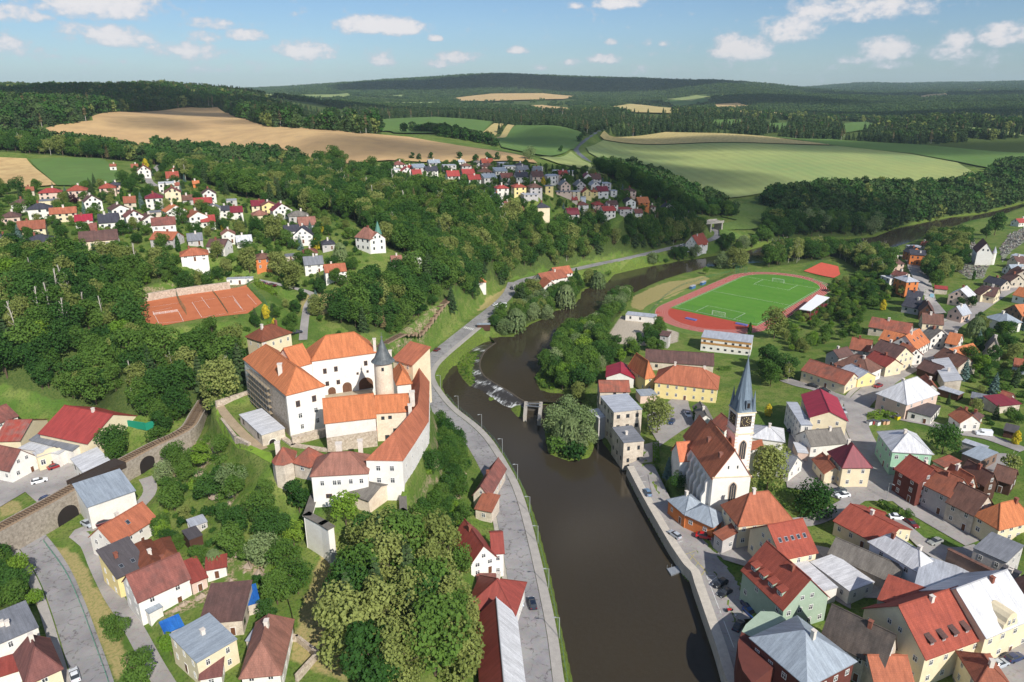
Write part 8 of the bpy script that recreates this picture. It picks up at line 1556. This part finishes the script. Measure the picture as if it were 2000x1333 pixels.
for i in range(n_pl):
 t=(i+.5)/n_pl;p=Q[k0]*(1-t)+Q[k1]*t;L_=np.linalg.norm(Q[k1]-Q[k0])/n_pl
 if i==0:pm_=MB();pm_.box((0,0,0),L_*.86,4.4,.12);pme=bpy.data.meshes.new('plank');pme.from_pydata([tuple(map(float,v))for v in pm_.v],[],pm_.f);pme.materials.append(mat('dark_deck_boards',srgb(72,62,56),.85,.15,2))
 o=bpy.data.objects.new('plank',pme);link(o,br);o.location=tuple(p-np.array(br.location)+np.array([0,0,.42]));o.rotation_euler=(0,0,math.atan2(*(Q[k1]-Q[k0])[1::-1])if False else math.atan2(Q[k1,1]-Q[k0,1],Q[k1,0]-Q[k0,0]))
fq=[hit(*p)for p in PX('G',(950,500),(1085,545),(1200,490))];r=empty('screen_fence',tuple(fq[1]),label='bright green angled screen on the bank behind the factory',cat='fence')
for p,q in zip(fq[:-1],fq[1:]):b=MB(r.location);b.box((*((p+q)/2)[:2],(p[2]+q[2])/2),np.linalg.norm((q-p)[:2]),.5,2.4,math.atan2(*(q-p)[1::-1]));b.build('panel',flatmat('teal_panel',srgb(30,140,112)),r)
#street lamps, poles, railings
lampm=flatmat('lamp_grey',srgb(176,180,180),.5,metallic=.3)
def lamp_mesh():
 b=MB();b.bar((0,0,0),(0,0,5.6),.16,n=6);b.bar((0,0,5.55),(-.9,0,5.75),.1);h=MB();h.box((-1.15,0,5.68),.75,.28,.14);out=[]
 for m_,nm in((b,'post'),(h,'lamp_head')):me=bpy.data.meshes.new(nm);me.from_pydata([tuple(map(float,v))for v in m_.v],[],m_.f);me.materials.append(lampm);out.append(me)
 return out
LAMP=lamp_mesh()
def lamp(p,rz,i,n,grp):
 r=empty('street_lamp',(p[0],p[1],float(zt(p[0],p[1]))),rz,label=f'grey street lamp by the river road, {ordinal(i)} of the row counted from the lower edge' if grp else 'grey street lamp standing on the town square',cat='street lamp',group=grp)
 for me in LAMP:link(bpy.data.objects.new(me.name,me),r)
rq=spline([(p[0],p[1])for p in river_road],1.0);rt=np.gradient(rq,axis=0);rn=np.stack([rt[:,1],-rt[:,0]],-1)/np.linalg.norm(rt,axis=1)[:,None]
for i,p in enumerate([(1086,1240),(1064,1140),(1050,1052),(1027,993),(1001,930),(958,884),(910,843),(868,805),(843,755),(861,707)]):
 k=int(np.argmin([(project(*q,5)[0]-p[0])**2+(project(*q,5)[1]-p[1])**2 for q in rq]));lamp(rq[k]+rn[k]*6.1,math.atan2(rn[k,1],rn[k,0]),i,10,'street lamps of the river road')
lamp(hit(*PX('N',(880,1325))[0]),2.0,0,1,None)
fence('river_railing',rq[2:150:6]+rn[2:150:6]*6.45,1.05,'green-grey railing along the river side of the road',flatmat('rail_green',srgb(92,120,104)),MATS['rail_green'],2.0,2,'railing',.09,.12)
fence('street_railing',[(p[0]+3.9,p[1])for p in left_street[1:]],1.0,'green railing between the lower left street and the stream',flatmat('rail_green2',srgb(96,160,130)),MATS['rail_green2'],2.0,2,'railing')
wood_m=mat('pole_wood',srgb(110,92,76),.9,.1,3)
for v,p,h,lab in(('TB',(1290,1000),7,'wooden pole where the lane passes the stream bridge'),('H',(820,690),7.5,'wooden pole beside the white railing in the lane'),('H',(1075,1105),7,'wooden pole in front of the lower round tree'),('TB',(690,170),6,'pole beside the dark blue car at the railway'),('A',(1700,1000),9,'tall floodlight pole behind the tennis courts'),('G',(1235,990),5,'thin lamp pole on the lawn under the castle')):
 g=hit(*PX(v,p)[0]);b=MB(g);b.bar(g-np.array([0,0,.3]),g+np.array([0,0,h]),.2,n=6);b.bar(g+np.array([-.7,0,h-.5]),g+np.array([.7,0,h-.5]),.1);tag(b.build('utility_pole',wood_m),lab,'pole')
for i,p in enumerate(PX('A',(95,60),(365,50),(550,70),(765,105),(940,110))):
 g=hit(*p);b=MB(g);b.bar(g-np.array([0,0,.3]),g+np.array([0,0,9 if i!=4 else 17]),.3,n=5);b.bar(g+np.array([-1,0,8.3]),g+np.array([1,0,8.3]),.16);tag(b.build('utility_pole',CONC),'pale power pole at the edge of the green field, '+ordinal(i)+' from the left','pole','power poles along the green field')
#weir gate, pontoon, road bridge, little structures
r=empty('sluice_gate',tuple(atz(*PX('K',(910,560))[0],1)),label='sluice with two pale concrete piers and a footbridge beside the island',cat='sluice')
pr_=[[atz(*p,2.6)for p in PX('K',*q)]for q in(((866,512),(857,615)),((978,515),(963,645)))]
for a,c in pr_:b=MB(r.location);b.box((*((a+c)/2)[:2],-1),np.linalg.norm((c-a)[:2]),1.3,3.6,math.atan2(*(c-a)[1::-1]));b.build('pier',CONC,r)
for t in(.12,.3):b=MB(r.location);p,q=[s[0]*(1-t)+s[1]*t for s in pr_];b.box((*((p+q)/2)[:2],2.5),np.linalg.norm((q-p)[:2]),.7,.15,math.atan2(*(q-p)[1::-1]));b.build('walkway',METAL,r)
b=MB(r.location);p,q=[s[0]*.8+s[1]*.2 for s in pr_];b.box((*((p+q)/2)[:2],-.8),np.linalg.norm((q-p)[:2])-1.2,.3,2.4,math.atan2(*(q-p)[1::-1]));b.build('gate',mat('gate_steel',srgb(90,84,76)),r)
pq=[atz(*p,.5)[:2]for p in PX('TC',(85,870),(280,815),(370,865),(140,955))];r=empty('pontoon',(*np.mean(pq,0),.3),label='grey boarded landing stage on the river in front of the quay',cat='landing stage');b=MB(r.location);b.prism([tuple(p)for p in pq],-.3,.35);b.build('float',METAL,r)
for i in range(14):
 t0,t1=i/14+.004,(i+1)/14-.004;b=MB(r.location);b.prism([tuple(pq[0]+(pq[1]-pq[0])*t0),tuple(pq[0]+(pq[1]-pq[0])*t1),tuple(pq[3]+(pq[2]-pq[3])*t1),tuple(pq[3]+(pq[2]-pq[3])*t0)],.35,.45);b.build('plank',mat('grey_boards',srgb(150,156,164),.8,.12,3),r)
b=MB(r.location);
for i in(0,3):
 for j in(0,.3):p=pq[i]+(pq[(i+1)%4]-pq[i])*j*(1 if i==0 else-1)if False else pq[i]+(pq[1 if i==0 else 2]-pq[i])*j;b.bar((*p,.4),(*p,1.5),.08)
b.build('handrail',lampm,r)
p0,p1=atz(*PX('AD',(425,290))[0],18.0),atz(*PX('AD',(725,262))[0],18.0);r=empty('road_bridge',tuple((p0+p1)/2),label='pale concrete road bridge over the river road at the edge of the woods',cat='bridge');e=(p1-p0)[:2];L_=np.linalg.norm(e);rz=math.atan2(e[1],e[0])
b=MB(r.location);b.box((*((p0+p1)/2)[:2],17.0),L_,9,1.0,rz);b.build('deck',CONC,r)
for s in(-4.4,4.4):b=MB(r.location);nn=np.array([-e[1],e[0]])/L_;b.box((*((p0+p1)/2)[:2]+nn*s,18.0),L_,.3,.9,rz);b.build('parapet',CONC,r)
for t in(.32,.92):b=MB(r.location);b.box((*(p0[:2]+e*t),8),1.2,9,9,rz);b.build('abutment',CONC,r)
g=hit(*PX('AC',(300,700))[0]);r=empty('bus_shelter',tuple(g),label='small brown bus shelter beside the zebra crossing',cat='bus shelter');block(r,g[:2]-np.array([3.2,0]),g[:2]+np.array([3.2,.6]),None,2.4,g[2]+2.6,g[2]-.5,'dkw','bl','flat',win=None,chim=0,door=False)
#road paint
def paint(nm,m,segs):
 b=MB();[lineseg(b,hit(*a),hit(*c),w,.16)for a,c,w in segs];tag(b.build(nm,m),kind='structure')
seg=lambda v,w,*ps:[(*PX(v,a,c),w)for a,c in ps]
paint('parking_line',WHITE_PAINT,seg('TD',.14,((120,95),(330,650)),((330,650),(480,1040)),((245,425),(515,402)),((285,507),(505,490)),((345,672),(560,650)),((125,95),(200,90)),((200,90),(380,250)),((380,250),(600,460)),((135,140),(260,150)),((145,175),(310,195)),((160,210),(340,225)),((330,335),(440,330)))+seg('M',.14,((140,100),(175,95)),((150,130),(190,130)),((205,245),(240,240)),((240,305),(275,300)),((275,370),(310,362)),((350,440),(385,430)),((385,495),(410,485))))
paint('hatch_line',YELLOW_PAINT,seg('TC',.14,((290,705),(600,660)),((600,660),(790,915)),((790,915),(450,985)),((450,985),(290,705)),((385,690),(620,950)),((380,770),(540,670)),((430,880),(620,700)),((530,970),(700,790)),((520,830),(620,950)),((620,830),(715,930)),((345,415),(430,360)),((430,360),(525,410)),((525,410),(455,495)),((430,360),(455,495)),((345,415),(525,410))))
paint('zebra_stripe',WHITE_PAINT,seg('AC',.55,*[((38+21*i,680+5*i),(62+21*i,658+5*i))for i in range(8)]))
paint('lane_line',WHITE_PAINT,seg('AC',.2,((660,110),(760,140)),((760,140),(690,200)),((640,180),(700,110)))+seg('N',.14,((700,770),(730,850)),((730,850),(800,1010)),((800,1010),(870,1160)),((870,1160),(960,1260)),((830,535),(1000,440))))
#cars
WHEELM=flatmat('tyre',srgb(34,34,36),.8);LIGHTM=flatmat('headlight_glass',srgb(225,228,230),.2);TAILM=flatmat('tail_light_red',srgb(150,24,24),.3)
def lofted(secs,m,nm):
 """secs: (x, half width, z low, z high) along the car"""
 b=MB();R_=[[(x,-w,z0),(x,-w*.97,z0+(z1-z0)*.75),(x,-w*.82,z1),(x,w*.82,z1),(x,w*.97,z0+(z1-z0)*.75),(x,w,z0)]for x,w,z0,z1 in secs]
 for p,q in zip(R_[:-1],R_[1:]):
  for i in range(6):j=(i+1)%6;b.face([p[i],q[i],q[j],p[j]])
 b.face(R_[0][::-1]if False else R_[0]);b.face(R_[-1][::-1]);me=bpy.data.meshes.new(nm);me.from_pydata([tuple(map(float,v))for v in b.v],[],b.f);me.materials.append(m);return me
CARM={}
def car_meshes(colour,kind):
 k=(colour,kind)
 if k in CARM:return CARM[k]
 m=bpy.data.materials.new('car_paint');m.use_nodes=True;p=m.node_tree.nodes['Principled BSDF'];p.inputs['Base Color'].default_value=srgb(*colour);p.inputs['Roughness'].default_value=.35;p.inputs['Coat Weight'].default_value=.5;p.inputs['Coat Roughness'].default_value=.1
 if kind=='van':body=[(-2.4,.88,.35,1.2),(-2.35,.95,.3,1.95),(1.0,.95,.3,1.95),(1.5,.94,.3,1.25),(2.3,.9,.3,1.05),(2.45,.75,.4,.8)];gl=[(.2,.965,1.2,1.72),(1.15,.962,1.2,1.72),(1.5,.90,1.15,1.22)];roof=[(-2.3,.85,1.94,2.02),(1.0,.85,1.94,2.02)]
 else:body=[(-2.15,.70,.42,.78),(-2.05,.86,.3,.98),(-1.2,.89,.25,.98),(.6,.89,.25,.95),(1.3,.88,.25,.9),(2.0,.82,.3,.76),(2.15,.62,.4,.62)];gl=[(-1.95 if kind=='wagon' else-1.7,.74,.94,1.05),(-1.5 if kind=='wagon' else-1.1,.76,.94,1.40),(.0,.76,.94,1.42),(.95,.74,.9,.98)];roof=[(-1.45 if kind=='wagon' else-1.05,.60,1.385,1.44),(-.5,.62,1.4,1.47),(.05,.60,1.4,1.45)]
 CARM[k]=(lofted(body,m,'body'),lofted(gl,GLASS,'cabin_glass'),lofted(roof,m,'roof'));return CARM[k]
wb=MB();
for i in range(10):a,b_=2*math.pi*i/10,2*math.pi*(i+1)/10;wb.face([(.32*math.cos(a),-.1,.32*math.sin(a)),(.32*math.cos(b_),-.1,.32*math.sin(b_)),(.32*math.cos(b_),.1,.32*math.sin(b_)),(.32*math.cos(a),.1,.32*math.sin(a))])
for s in(-.1,.1):wb.face([(.32*math.cos(2*math.pi*i/10),s,.32*math.sin(2*math.pi*i/10))for i in range(10)][::1 if s<0 else-1])
WHEEL=bpy.data.meshes.new('wheel');WHEEL.from_pydata([tuple(map(float,v))for v in wb.v],[],wb.f);WHEEL.materials.append(WHEELM)
def mini(nm,m,sx,sy,sz):b=MB();b.box((0,0,0),sx,sy,sz);me=bpy.data.meshes.new(nm);me.from_pydata([tuple(map(float,v))for v in b.v],[],b.f);me.materials.append(m);return me
HL,TL=mini('headlight',LIGHTM,.12,.3,.14),mini('tail_light',TAILM,.1,.28,.16)
def car(v,a,c,colour,lab,kind='car',nm='parked_car'):
 A,B=[hit(*p)for p in PX(v,a,c)];e=(B-A)[:2];m_=(A+B)/2;z=float(zt(m_[0],m_[1]))+.1;r=empty(nm if kind!='van' else 'van',(m_[0],m_[1],z),math.atan2(e[1],e[0]),label=lab,cat='van' if kind=='van' else 'car')
 for me in car_meshes(colour,kind):link(bpy.data.objects.new(me.name,me),r)
 for x in(-1.3,1.35):
  for y in(-.8,.8):o=bpy.data.objects.new('wheel',WHEEL);link(o,r);o.location=(x,y,.32)
 for y in(-.6,.6):
  for me,x,zz in((HL,2.08 if kind!='van' else 2.4,.6),(TL,-2.12 if kind!='van' else-2.4,.72)):o=bpy.data.objects.new(me.name,me);link(o,r);o.location=(x,y,zz)
SILV,BLK,DRED,WHT,DBLU,BLU=(178,184,190),(34,36,40),(96,24,28),(232,234,236),(28,40,84),(30,84,150)
for a in[('TC',(240,495),(130,415),SILV,'silver estate car parked on the quay above the landing stage','wagon'),('M',(212,225),(190,180),(112,142,170),'blue-grey car parked on the quay near the mill','car'),('TC',(505,525),(610,480),(190,20,30),'bright red car parked at the orange house','car'),('TD',(370,285),(165,270),BLK,'black car in the first bay of the quay car park','wagon'),('TD',(415,375),(220,365),BLK,'black car in the second bay of the quay car park','car'),('TD',(675,515),(505,510),DBLU,'dark blue car in the quay car park beside the guest house','car'),('TD',(340,615),(535,600),(205,208,212),'silver-white car in the quay car park','wagon'),('TD',(545,595),(710,570),BLU,'bright blue car behind the silver-white one','car'),('TD',(430,780),(530,735),(32,40,60),'dark car tucked under the curved brick wall','car'),('J',(1265,820),(1284,888),SILV,'silver car driving on the river road','wagon'),('J',(1362,905),(1346,838),(24,34,52),'dark blue car driving on the river road','wagon'),('K',(80,340),(105,312),WHT,'white car on the river road behind the castle','car'),('K',(190,145),(218,125),DRED,'dark red car on the river road behind the castle','car'),('AC',(655,155),(675,185),BLK,'black car at the road junction','car'),('AC',(420,398),(478,365),WHT,'white car at the bus stop','wagon'),('TB',(700,175),(870,105),(60,70,104),'dark blue car on the yard beside the railway','wagon'),('TB',(1400,545),(1470,575),SILV,'silver car parked at the warehouse corner','car'),('G',(735,1250),(822,1215),(84,24,36),'dark red car parked along the white warehouse','wagon'),('TB',(840,440),(1000,370),(130,170,200),'light blue car coming through the railway arch','car'),('H',(596,1330),(578,1265),WHT,'white car on the lower left street','car'),('N',(1040,368),(1085,347),(36,52,150),'blue car parked along the upper main street','car'),('N',(848,540),(795,560),(140,26,32),'dark red car parked at the road fork','car'),('N',(345,542),(410,556),BLK,'black car parked on the grassy lane','car'),('N',(425,572),(490,588),(44,46,52),'charcoal car parked on the grassy lane','car'),('N',(590,1262),(518,1278),(60,74,78),'dark grey car beside the white one on the square','car'),('N',(615,1295),(545,1308),WHT,'white car parked on the square','car'),('AA',(800,575),(640,560),WHT,'white van parked on the lane among the gardens','van'),('O',(488,220),(566,228),WHT,'white car parked beside the street hedge','car'),('O',(820,380),(748,405),(150,152,146),'grey car in the shade behind the street hedge','car'),('N',(215,865),(262,855),(40,44,56),'dark car beside the crimson roofed house','car'),('X',(255,1175),(320,1195),(110,30,36),'dark red car parked above the tennis courts','car'),('X',(360,1200),(432,1215),(92,26,32),'second dark red car parked above the tennis courts','wagon'),('AD',(100,668),(146,672),WHT,'white car on the road before the riverside inn','car'),('AD',(130,765),(206,778),WHT,'white car in the yard of the riverside inn','wagon'),('B',(770,1095),(828,1088),(130,24,34),'red car at the end of the ravine lane','car'),('Y',(225,280),(250,225),(150,196,214),'pale blue van in the shaded lane','van'),('F',(660,208),(716,192),(40,44,58),'dark car beside the cream house behind the castle','car'),('O',(600,250),(650,285),(120,30,34),'dark red car in the yard behind the street hedge','car'),('N',(560,700),(600,740),SILV,'silver car beside the crimson roof on the main street','wagon'),('N',(690,1180),(620,1190),(60,66,74),'slate grey car in front of the wine red hipped roof','car'),('L',(870,700),(905,740),WHT,'white car in the rectory drive','car'),('L',(770,760),(740,800),(40,60,92),'blue car under the linden by the rectory','wagon'),('AB',(420,1000),(520,975),WHT,'white car on the factory yard','wagon'),('AB',(620,830),(700,800),(140,30,34),'red car on the factory yard','car'),('O',(1180,1240),(1260,1205),SILV,'silver car parked on the lower square','car'),('O',(1290,1195),(1360,1165),(36,50,90),'blue car parked on the lower square','wagon'),('Y',(600,560),(680,500),WHT,'white car on the upper main street','car'),('Y',(960,300),(1020,255),(70,74,80),'grey car near the top of the main street','car')]:car(*a)
A,B=[hit(*p)for p in PX('AC',(455,490),(585,400))];e=(B-A)[:2];m_=(A+B)/2;r=empty('bus',(m_[0],m_[1],float(zt(m_[0],m_[1]))+.1),math.atan2(e[1],e[0]),label='white bus standing at the stop by the river',cat='bus')
for nm,mm,args in(('body',flatmat('bus_white',srgb(232,232,232),.4),((0,0,.35),11,2.5,2.6)),('window_band',GLASS,((.1,0,1.55),10.9,2.56,.95)),('windscreen',GLASS,((-5.48,0,1.2),.1,2.2,1.4)),('roof_unit',FRAME_W,((-2,0,2.95),2.2,1.5,.25))):b=MB();b.box(*args);b.build(nm,mm,r)
for x in(-3.4,3.2):
 for y in(-1.15,1.15):o=bpy.data.objects.new('wheel',WHEEL);link(o,r);o.location=(x,y,.48);o.scale=(1.5,1.5,1.5)
g=hit(*PX('TD',(385,512))[0]);r=empty('motorcycle',tuple(g+np.array([0,0,.15])),.3,label='red motorcycle standing on a free parking bay',cat='motorcycle')
for x in(-.65,.65):o=bpy.data.objects.new('wheel',WHEEL);link(o,r);o.location=(x,0,.3)
b=MB();b.box((0,0,.4),1.0,.3,.35);b.box((-.3,0,.75),.7,.3,.12);b.build('frame',flatmat('moto_red',srgb(170,40,40)),r);b=MB();b.bar((.45,-.35,1.05),(.45,.35,1.05),.06);b.bar((.65,0,.3),(.45,0,1.05),.07);b.build('handlebar',METAL,r)
for i,(x,y,c_,w_)in enumerate([(762,805,(225,225,225),'white'),(790,800,(170,70,70),'red'),(820,808,(225,226,228),'second white'),(858,802,(205,160,120),'orange'),(882,802,(216,180,150),'pale orange'),(955,770,(222,200,40),'yellow')]):
 g=hit(*PX('N',(x,y))[0]);r=empty('recycling_container',tuple(g),.4,label=f'{w_} recycling container on the green island of the main street',cat='container');b=MB();b.box((0,0,0),1.4,1.3,1.3);b.build('bin',flatmat('bin_'+w_.replace(' ','_'),srgb(*c_)),r);b=MB();b.box((0,0,1.3),1.5,1.4,.2);b.build('lid',flatmat('bin_lid',srgb(90,92,96)),r)
def hedge(v,pts,w,h,lab,m=LM['mid']):
 Q=spline([tuple(hit(*p)[:2])for p in PX(v,*pts)],1.0);rng=np.random.default_rng(len(lab));n=int(len(Q)*46*h);k=rng.integers(0,len(Q)-1,n);t=rng.uniform(0,1,n)[:,None];T=np.gradient(Q,axis=0);T/=np.linalg.norm(T,axis=1)[:,None];p=Q[k]*(1-t)+Q[k+1]*t;side=rng.integers(0,3,n);nn=np.stack([-T[k][:,1],T[k][:,0]],-1);o=np.where(side==0,-w/2,np.where(side==1,w/2,rng.uniform(-w/2,w/2,n)));zz=np.where(side==2,h,rng.uniform(0,h,n))
 P=np.column_stack([p+nn*o[:,None],zt(p[:,0],p[:,1])+zz]);nr=np.column_stack([nn*np.sign(o)[:,None]*(side<2)[:,None],np.where(side==2,1.,.2)]);vv=leaf_cloud(P,nr,.42,rng);me=to_mesh('hedge',vv,rng.uniform(0,1,n),[m]);tag(link(bpy.data.objects.new('hedge',me)),lab,'hedge')
hedge('M',[(248,0),(250,90),(300,200),(345,290)],1.8,1.8,'clipped hedge along the church lawn above the quay',LM['bright'])
hedge('L',[(625,955),(635,1100),(660,1250)],1.8,1.6,'hedge between the church lawn and the mill lane',LM['bright']);hedge('TA',[(1740,90),(1850,170),(1990,270)],2.2,2,'clipped hedge beside the tennis court car park',LM['bright']);hedge('N',[(770,765),(850,740),(930,765)],3,1.6,'bright shrubbery on the green island of the main street',LM['bright']);hedge('L',[(1140,350),(1240,345)],1.5,1.6,'hedge across the rectory lawn');hedge('O',[(405,130),(500,180),(560,190)],1.8,1.8,'dense hedge at the corner of the yard by the street')
for v,p,lab in(('L',((800,545),(828,655)),'left red brick wall of the rectory drive'),('L',((890,550),(918,660)),'right red brick wall of the rectory drive'),('TC',((1060,1050),(840,880)),'stone terrace wall before the guest house')):
 A,B=[hit(*q)for q in PX(v,*p)];b=MB(A);b.box((*((A+B)/2)[:2],min(A[2],B[2])-.3),np.linalg.norm((B-A)[:2]),.7,1.7,math.atan2(*(B-A)[1::-1]));tag(b.build('garden_wall',mat('red_plaster',srgb(176,84,66))if 'red' in lab else CONC),lab,'wall')
gw=[hit(*p)for p in PX('I',(1200,1058),(1330,1018),(1440,1030),(1588,1152),(1440,1325))];r=empty('garden_wall',tuple(gw[2]),label='grey stone wall round the bare garden at the lower edge',cat='wall');b=MB(r.location)
for p,q in zip(gw[:-1],gw[1:]):b.box((*((p+q)/2)[:2],min(p[2],q[2])-.5),np.linalg.norm((q-p)[:2])+.5,.6,2.0+abs(p[2]-q[2]),math.atan2(*(q-p)[1::-1]))
b.build('wall_body',WM['st'],r)
fence('garden_fence',[tuple(hit(*p)[:2])for p in PX('I',(1350,690),(1395,830),(1418,970),(1370,1010))],1.4,'rusty wire fence along the worn meadow',MATS['rust_brown_steel'],MATS['rust_brown_steel'],2.5,4)
def graves():
 b=MB();rng=np.random.default_rng(3)
 for P in(hits('S',(980,760),(1100,690),(1300,680),(1420,690),(1330,880),(1160,880)),hits('S',(1130,520),(1230,400),(1260,560),(1140,640)),hits('S',(1530,520),(1640,360),(1850,260),(1880,400),(1660,560),(1560,690))):
  sheet('graveyard',P,mat('grave_gravel',srgb(150,148,136),.95,.15,.6,srgb(104,118,76)),4,.08);x,y,_=scatter(P,2.9,4);k=free(x,y,.3)
  for x_,y_ in zip(x[k],y[k]):
   z=float(zt(x_,y_));s=rng.uniform(.8,1.2);b.box((x_,y_,z),.9*s,1.8*s,.3,.5,int(rng.integers(0,4)));b.box((x_-.5,y_+.85,z),.8*s,.22,1.1*s,.5,int(rng.integers(0,4)))
 tag(b.build('gravestones',[mat('grave_'+str(i),srgb(*c))for i,c in enumerate([(176,174,168),(112,108,108),(78,74,76),(156,140,130)])]),kind='stuff')
graves()
def rocks():
 rng=np.random.default_rng(9);b=MB()
 for P,n in[(P,60)for P in ROCKY[:4]]:
  x,y,_=scatter(P,max(1.6,math.sqrt(abs(np.ptp(P[:,0])*np.ptp(P[:,1]))/n/2)),5);k=free(x,y,.5)
  for x_,y_ in zip(x[k],y[k]):
   if rng.random()<.35:continue
   s=rng.uniform(.5,1.9);z=float(zt(x_,y_));dirs=rng.normal(size=(7,3));top=np.array([x_,y_,z+s*rng.uniform(.5,1.1)]);ring=[np.array([x_+s*rng.uniform(.7,1.2)*math.cos(a),y_+s*rng.uniform(.7,1.2)*math.sin(a),z-.5+rng.uniform(0,.5)*s])for a in np.linspace(0,5.4,7)]
   for i in range(7):b.face([ring[i],ring[(i+1)%7],top+rng.normal(size=3)*.12*s])
 tag(b.build('rubble',mat('gneiss',srgb(182,164,146),.95,.2,.8,srgb(136,120,104),bump=.5)),kind='stuff')
rocks()
#air and the clouds that shade the land
def haze():
 x0,x1,y0,y1,z0,z1=-18500,18500,-60,14800,-4,420
 V=[(x,y,z)for x in(x0,x1)for y in(y0,y1)for z in(z0,z1)]
 F=[(0,1,3,2),(4,6,7,5),(0,4,5,1),(2,3,7,6),(0,2,6,4),(1,5,7,3)]
 m=bpy.data.materials.new('air');m.use_nodes=True;nt=m.node_tree;nt.nodes.clear()
 o=N(nt,'ShaderNodeOutputMaterial');v=N(nt,'ShaderNodeVolumePrincipled');v.inputs['Color'].default_value=(.68,.86,1,1);v.inputs['Density'].default_value=HAZE;v.inputs['Anisotropy'].default_value=.0
 nt.links.new(v.outputs[0],o.inputs['Volume']);tag(mesh_obj('haze',V,F,m),kind='stuff')
HAZE=5e-5
haze()
def shade_clouds():
 m=bpy.data.materials.new('cloud');m.use_nodes=True;nt=m.node_tree;nt.nodes.clear();o=N(nt,'ShaderNodeOutputMaterial');v=N(nt,'ShaderNodeVolumePrincipled');v.inputs['Color'].default_value=(1,1,1,1);v.inputs['Density'].default_value=.013;nt.links.new(v.outputs[0],o.inputs['Volume']);m2=m.copy();m2.node_tree.nodes['Principled Volume'].inputs['Density'].default_value=.035
 for i,(px,py,rx,ry)in enumerate([(1235,398,125,75),(1610,432,100,75),(1520,286,380,75),(1330,352,130,60),(230,218,430,130),(850,297,150,28),(310,247,60,22),(1010,163,1000,900),(1240,168,800,700),(930,268,260,70),(1800,232,420,160),(640,206,500,160),(1900,185,900,500),(1480,196,500,260),(0,200,500,200)]):
  g=hit(px,py);alt=1250+60*(i%3);c=np.array(g)+np.array(sun_dir)*((alt-g[2])/sun_dir.z);b=MB(c);rng=np.random.default_rng(200+i);nu,nv=40,14;ph=rng.uniform(0,6.28,6);V=[]
  for k in range(nv+1):
   for j in range(nu):
    a=2*math.pi*j/nu;t=math.pi*k/nv;s=math.sin(t);w=1+.16*math.sin(2*a+ph[0])+.13*math.sin(3*a+ph[1])+.1*math.sin(5*a+ph[2])+.07*math.sin(9*a+ph[3]+2*t);hgt=(90 if t<1.57 else 34)*(1+.3*math.sin(4*a+ph[4])*s)
    V.append((rx*s*w*math.cos(a),ry*s*w*math.sin(a),hgt*math.cos(t)))
  F=[(k*nu+j,(k+1)*nu+j,(k+1)*nu+(j+1)%nu,k*nu+(j+1)%nu)for k in range(nv)for j in range(nu)]
  o_=mesh_obj('cloud',V,F,m2 if i in(7,8)else m,smoothf=True);o_.location=tuple(c);tag(o_,kind='structure')
shade_clouds()
print('script',round(time.time()-T0,1))
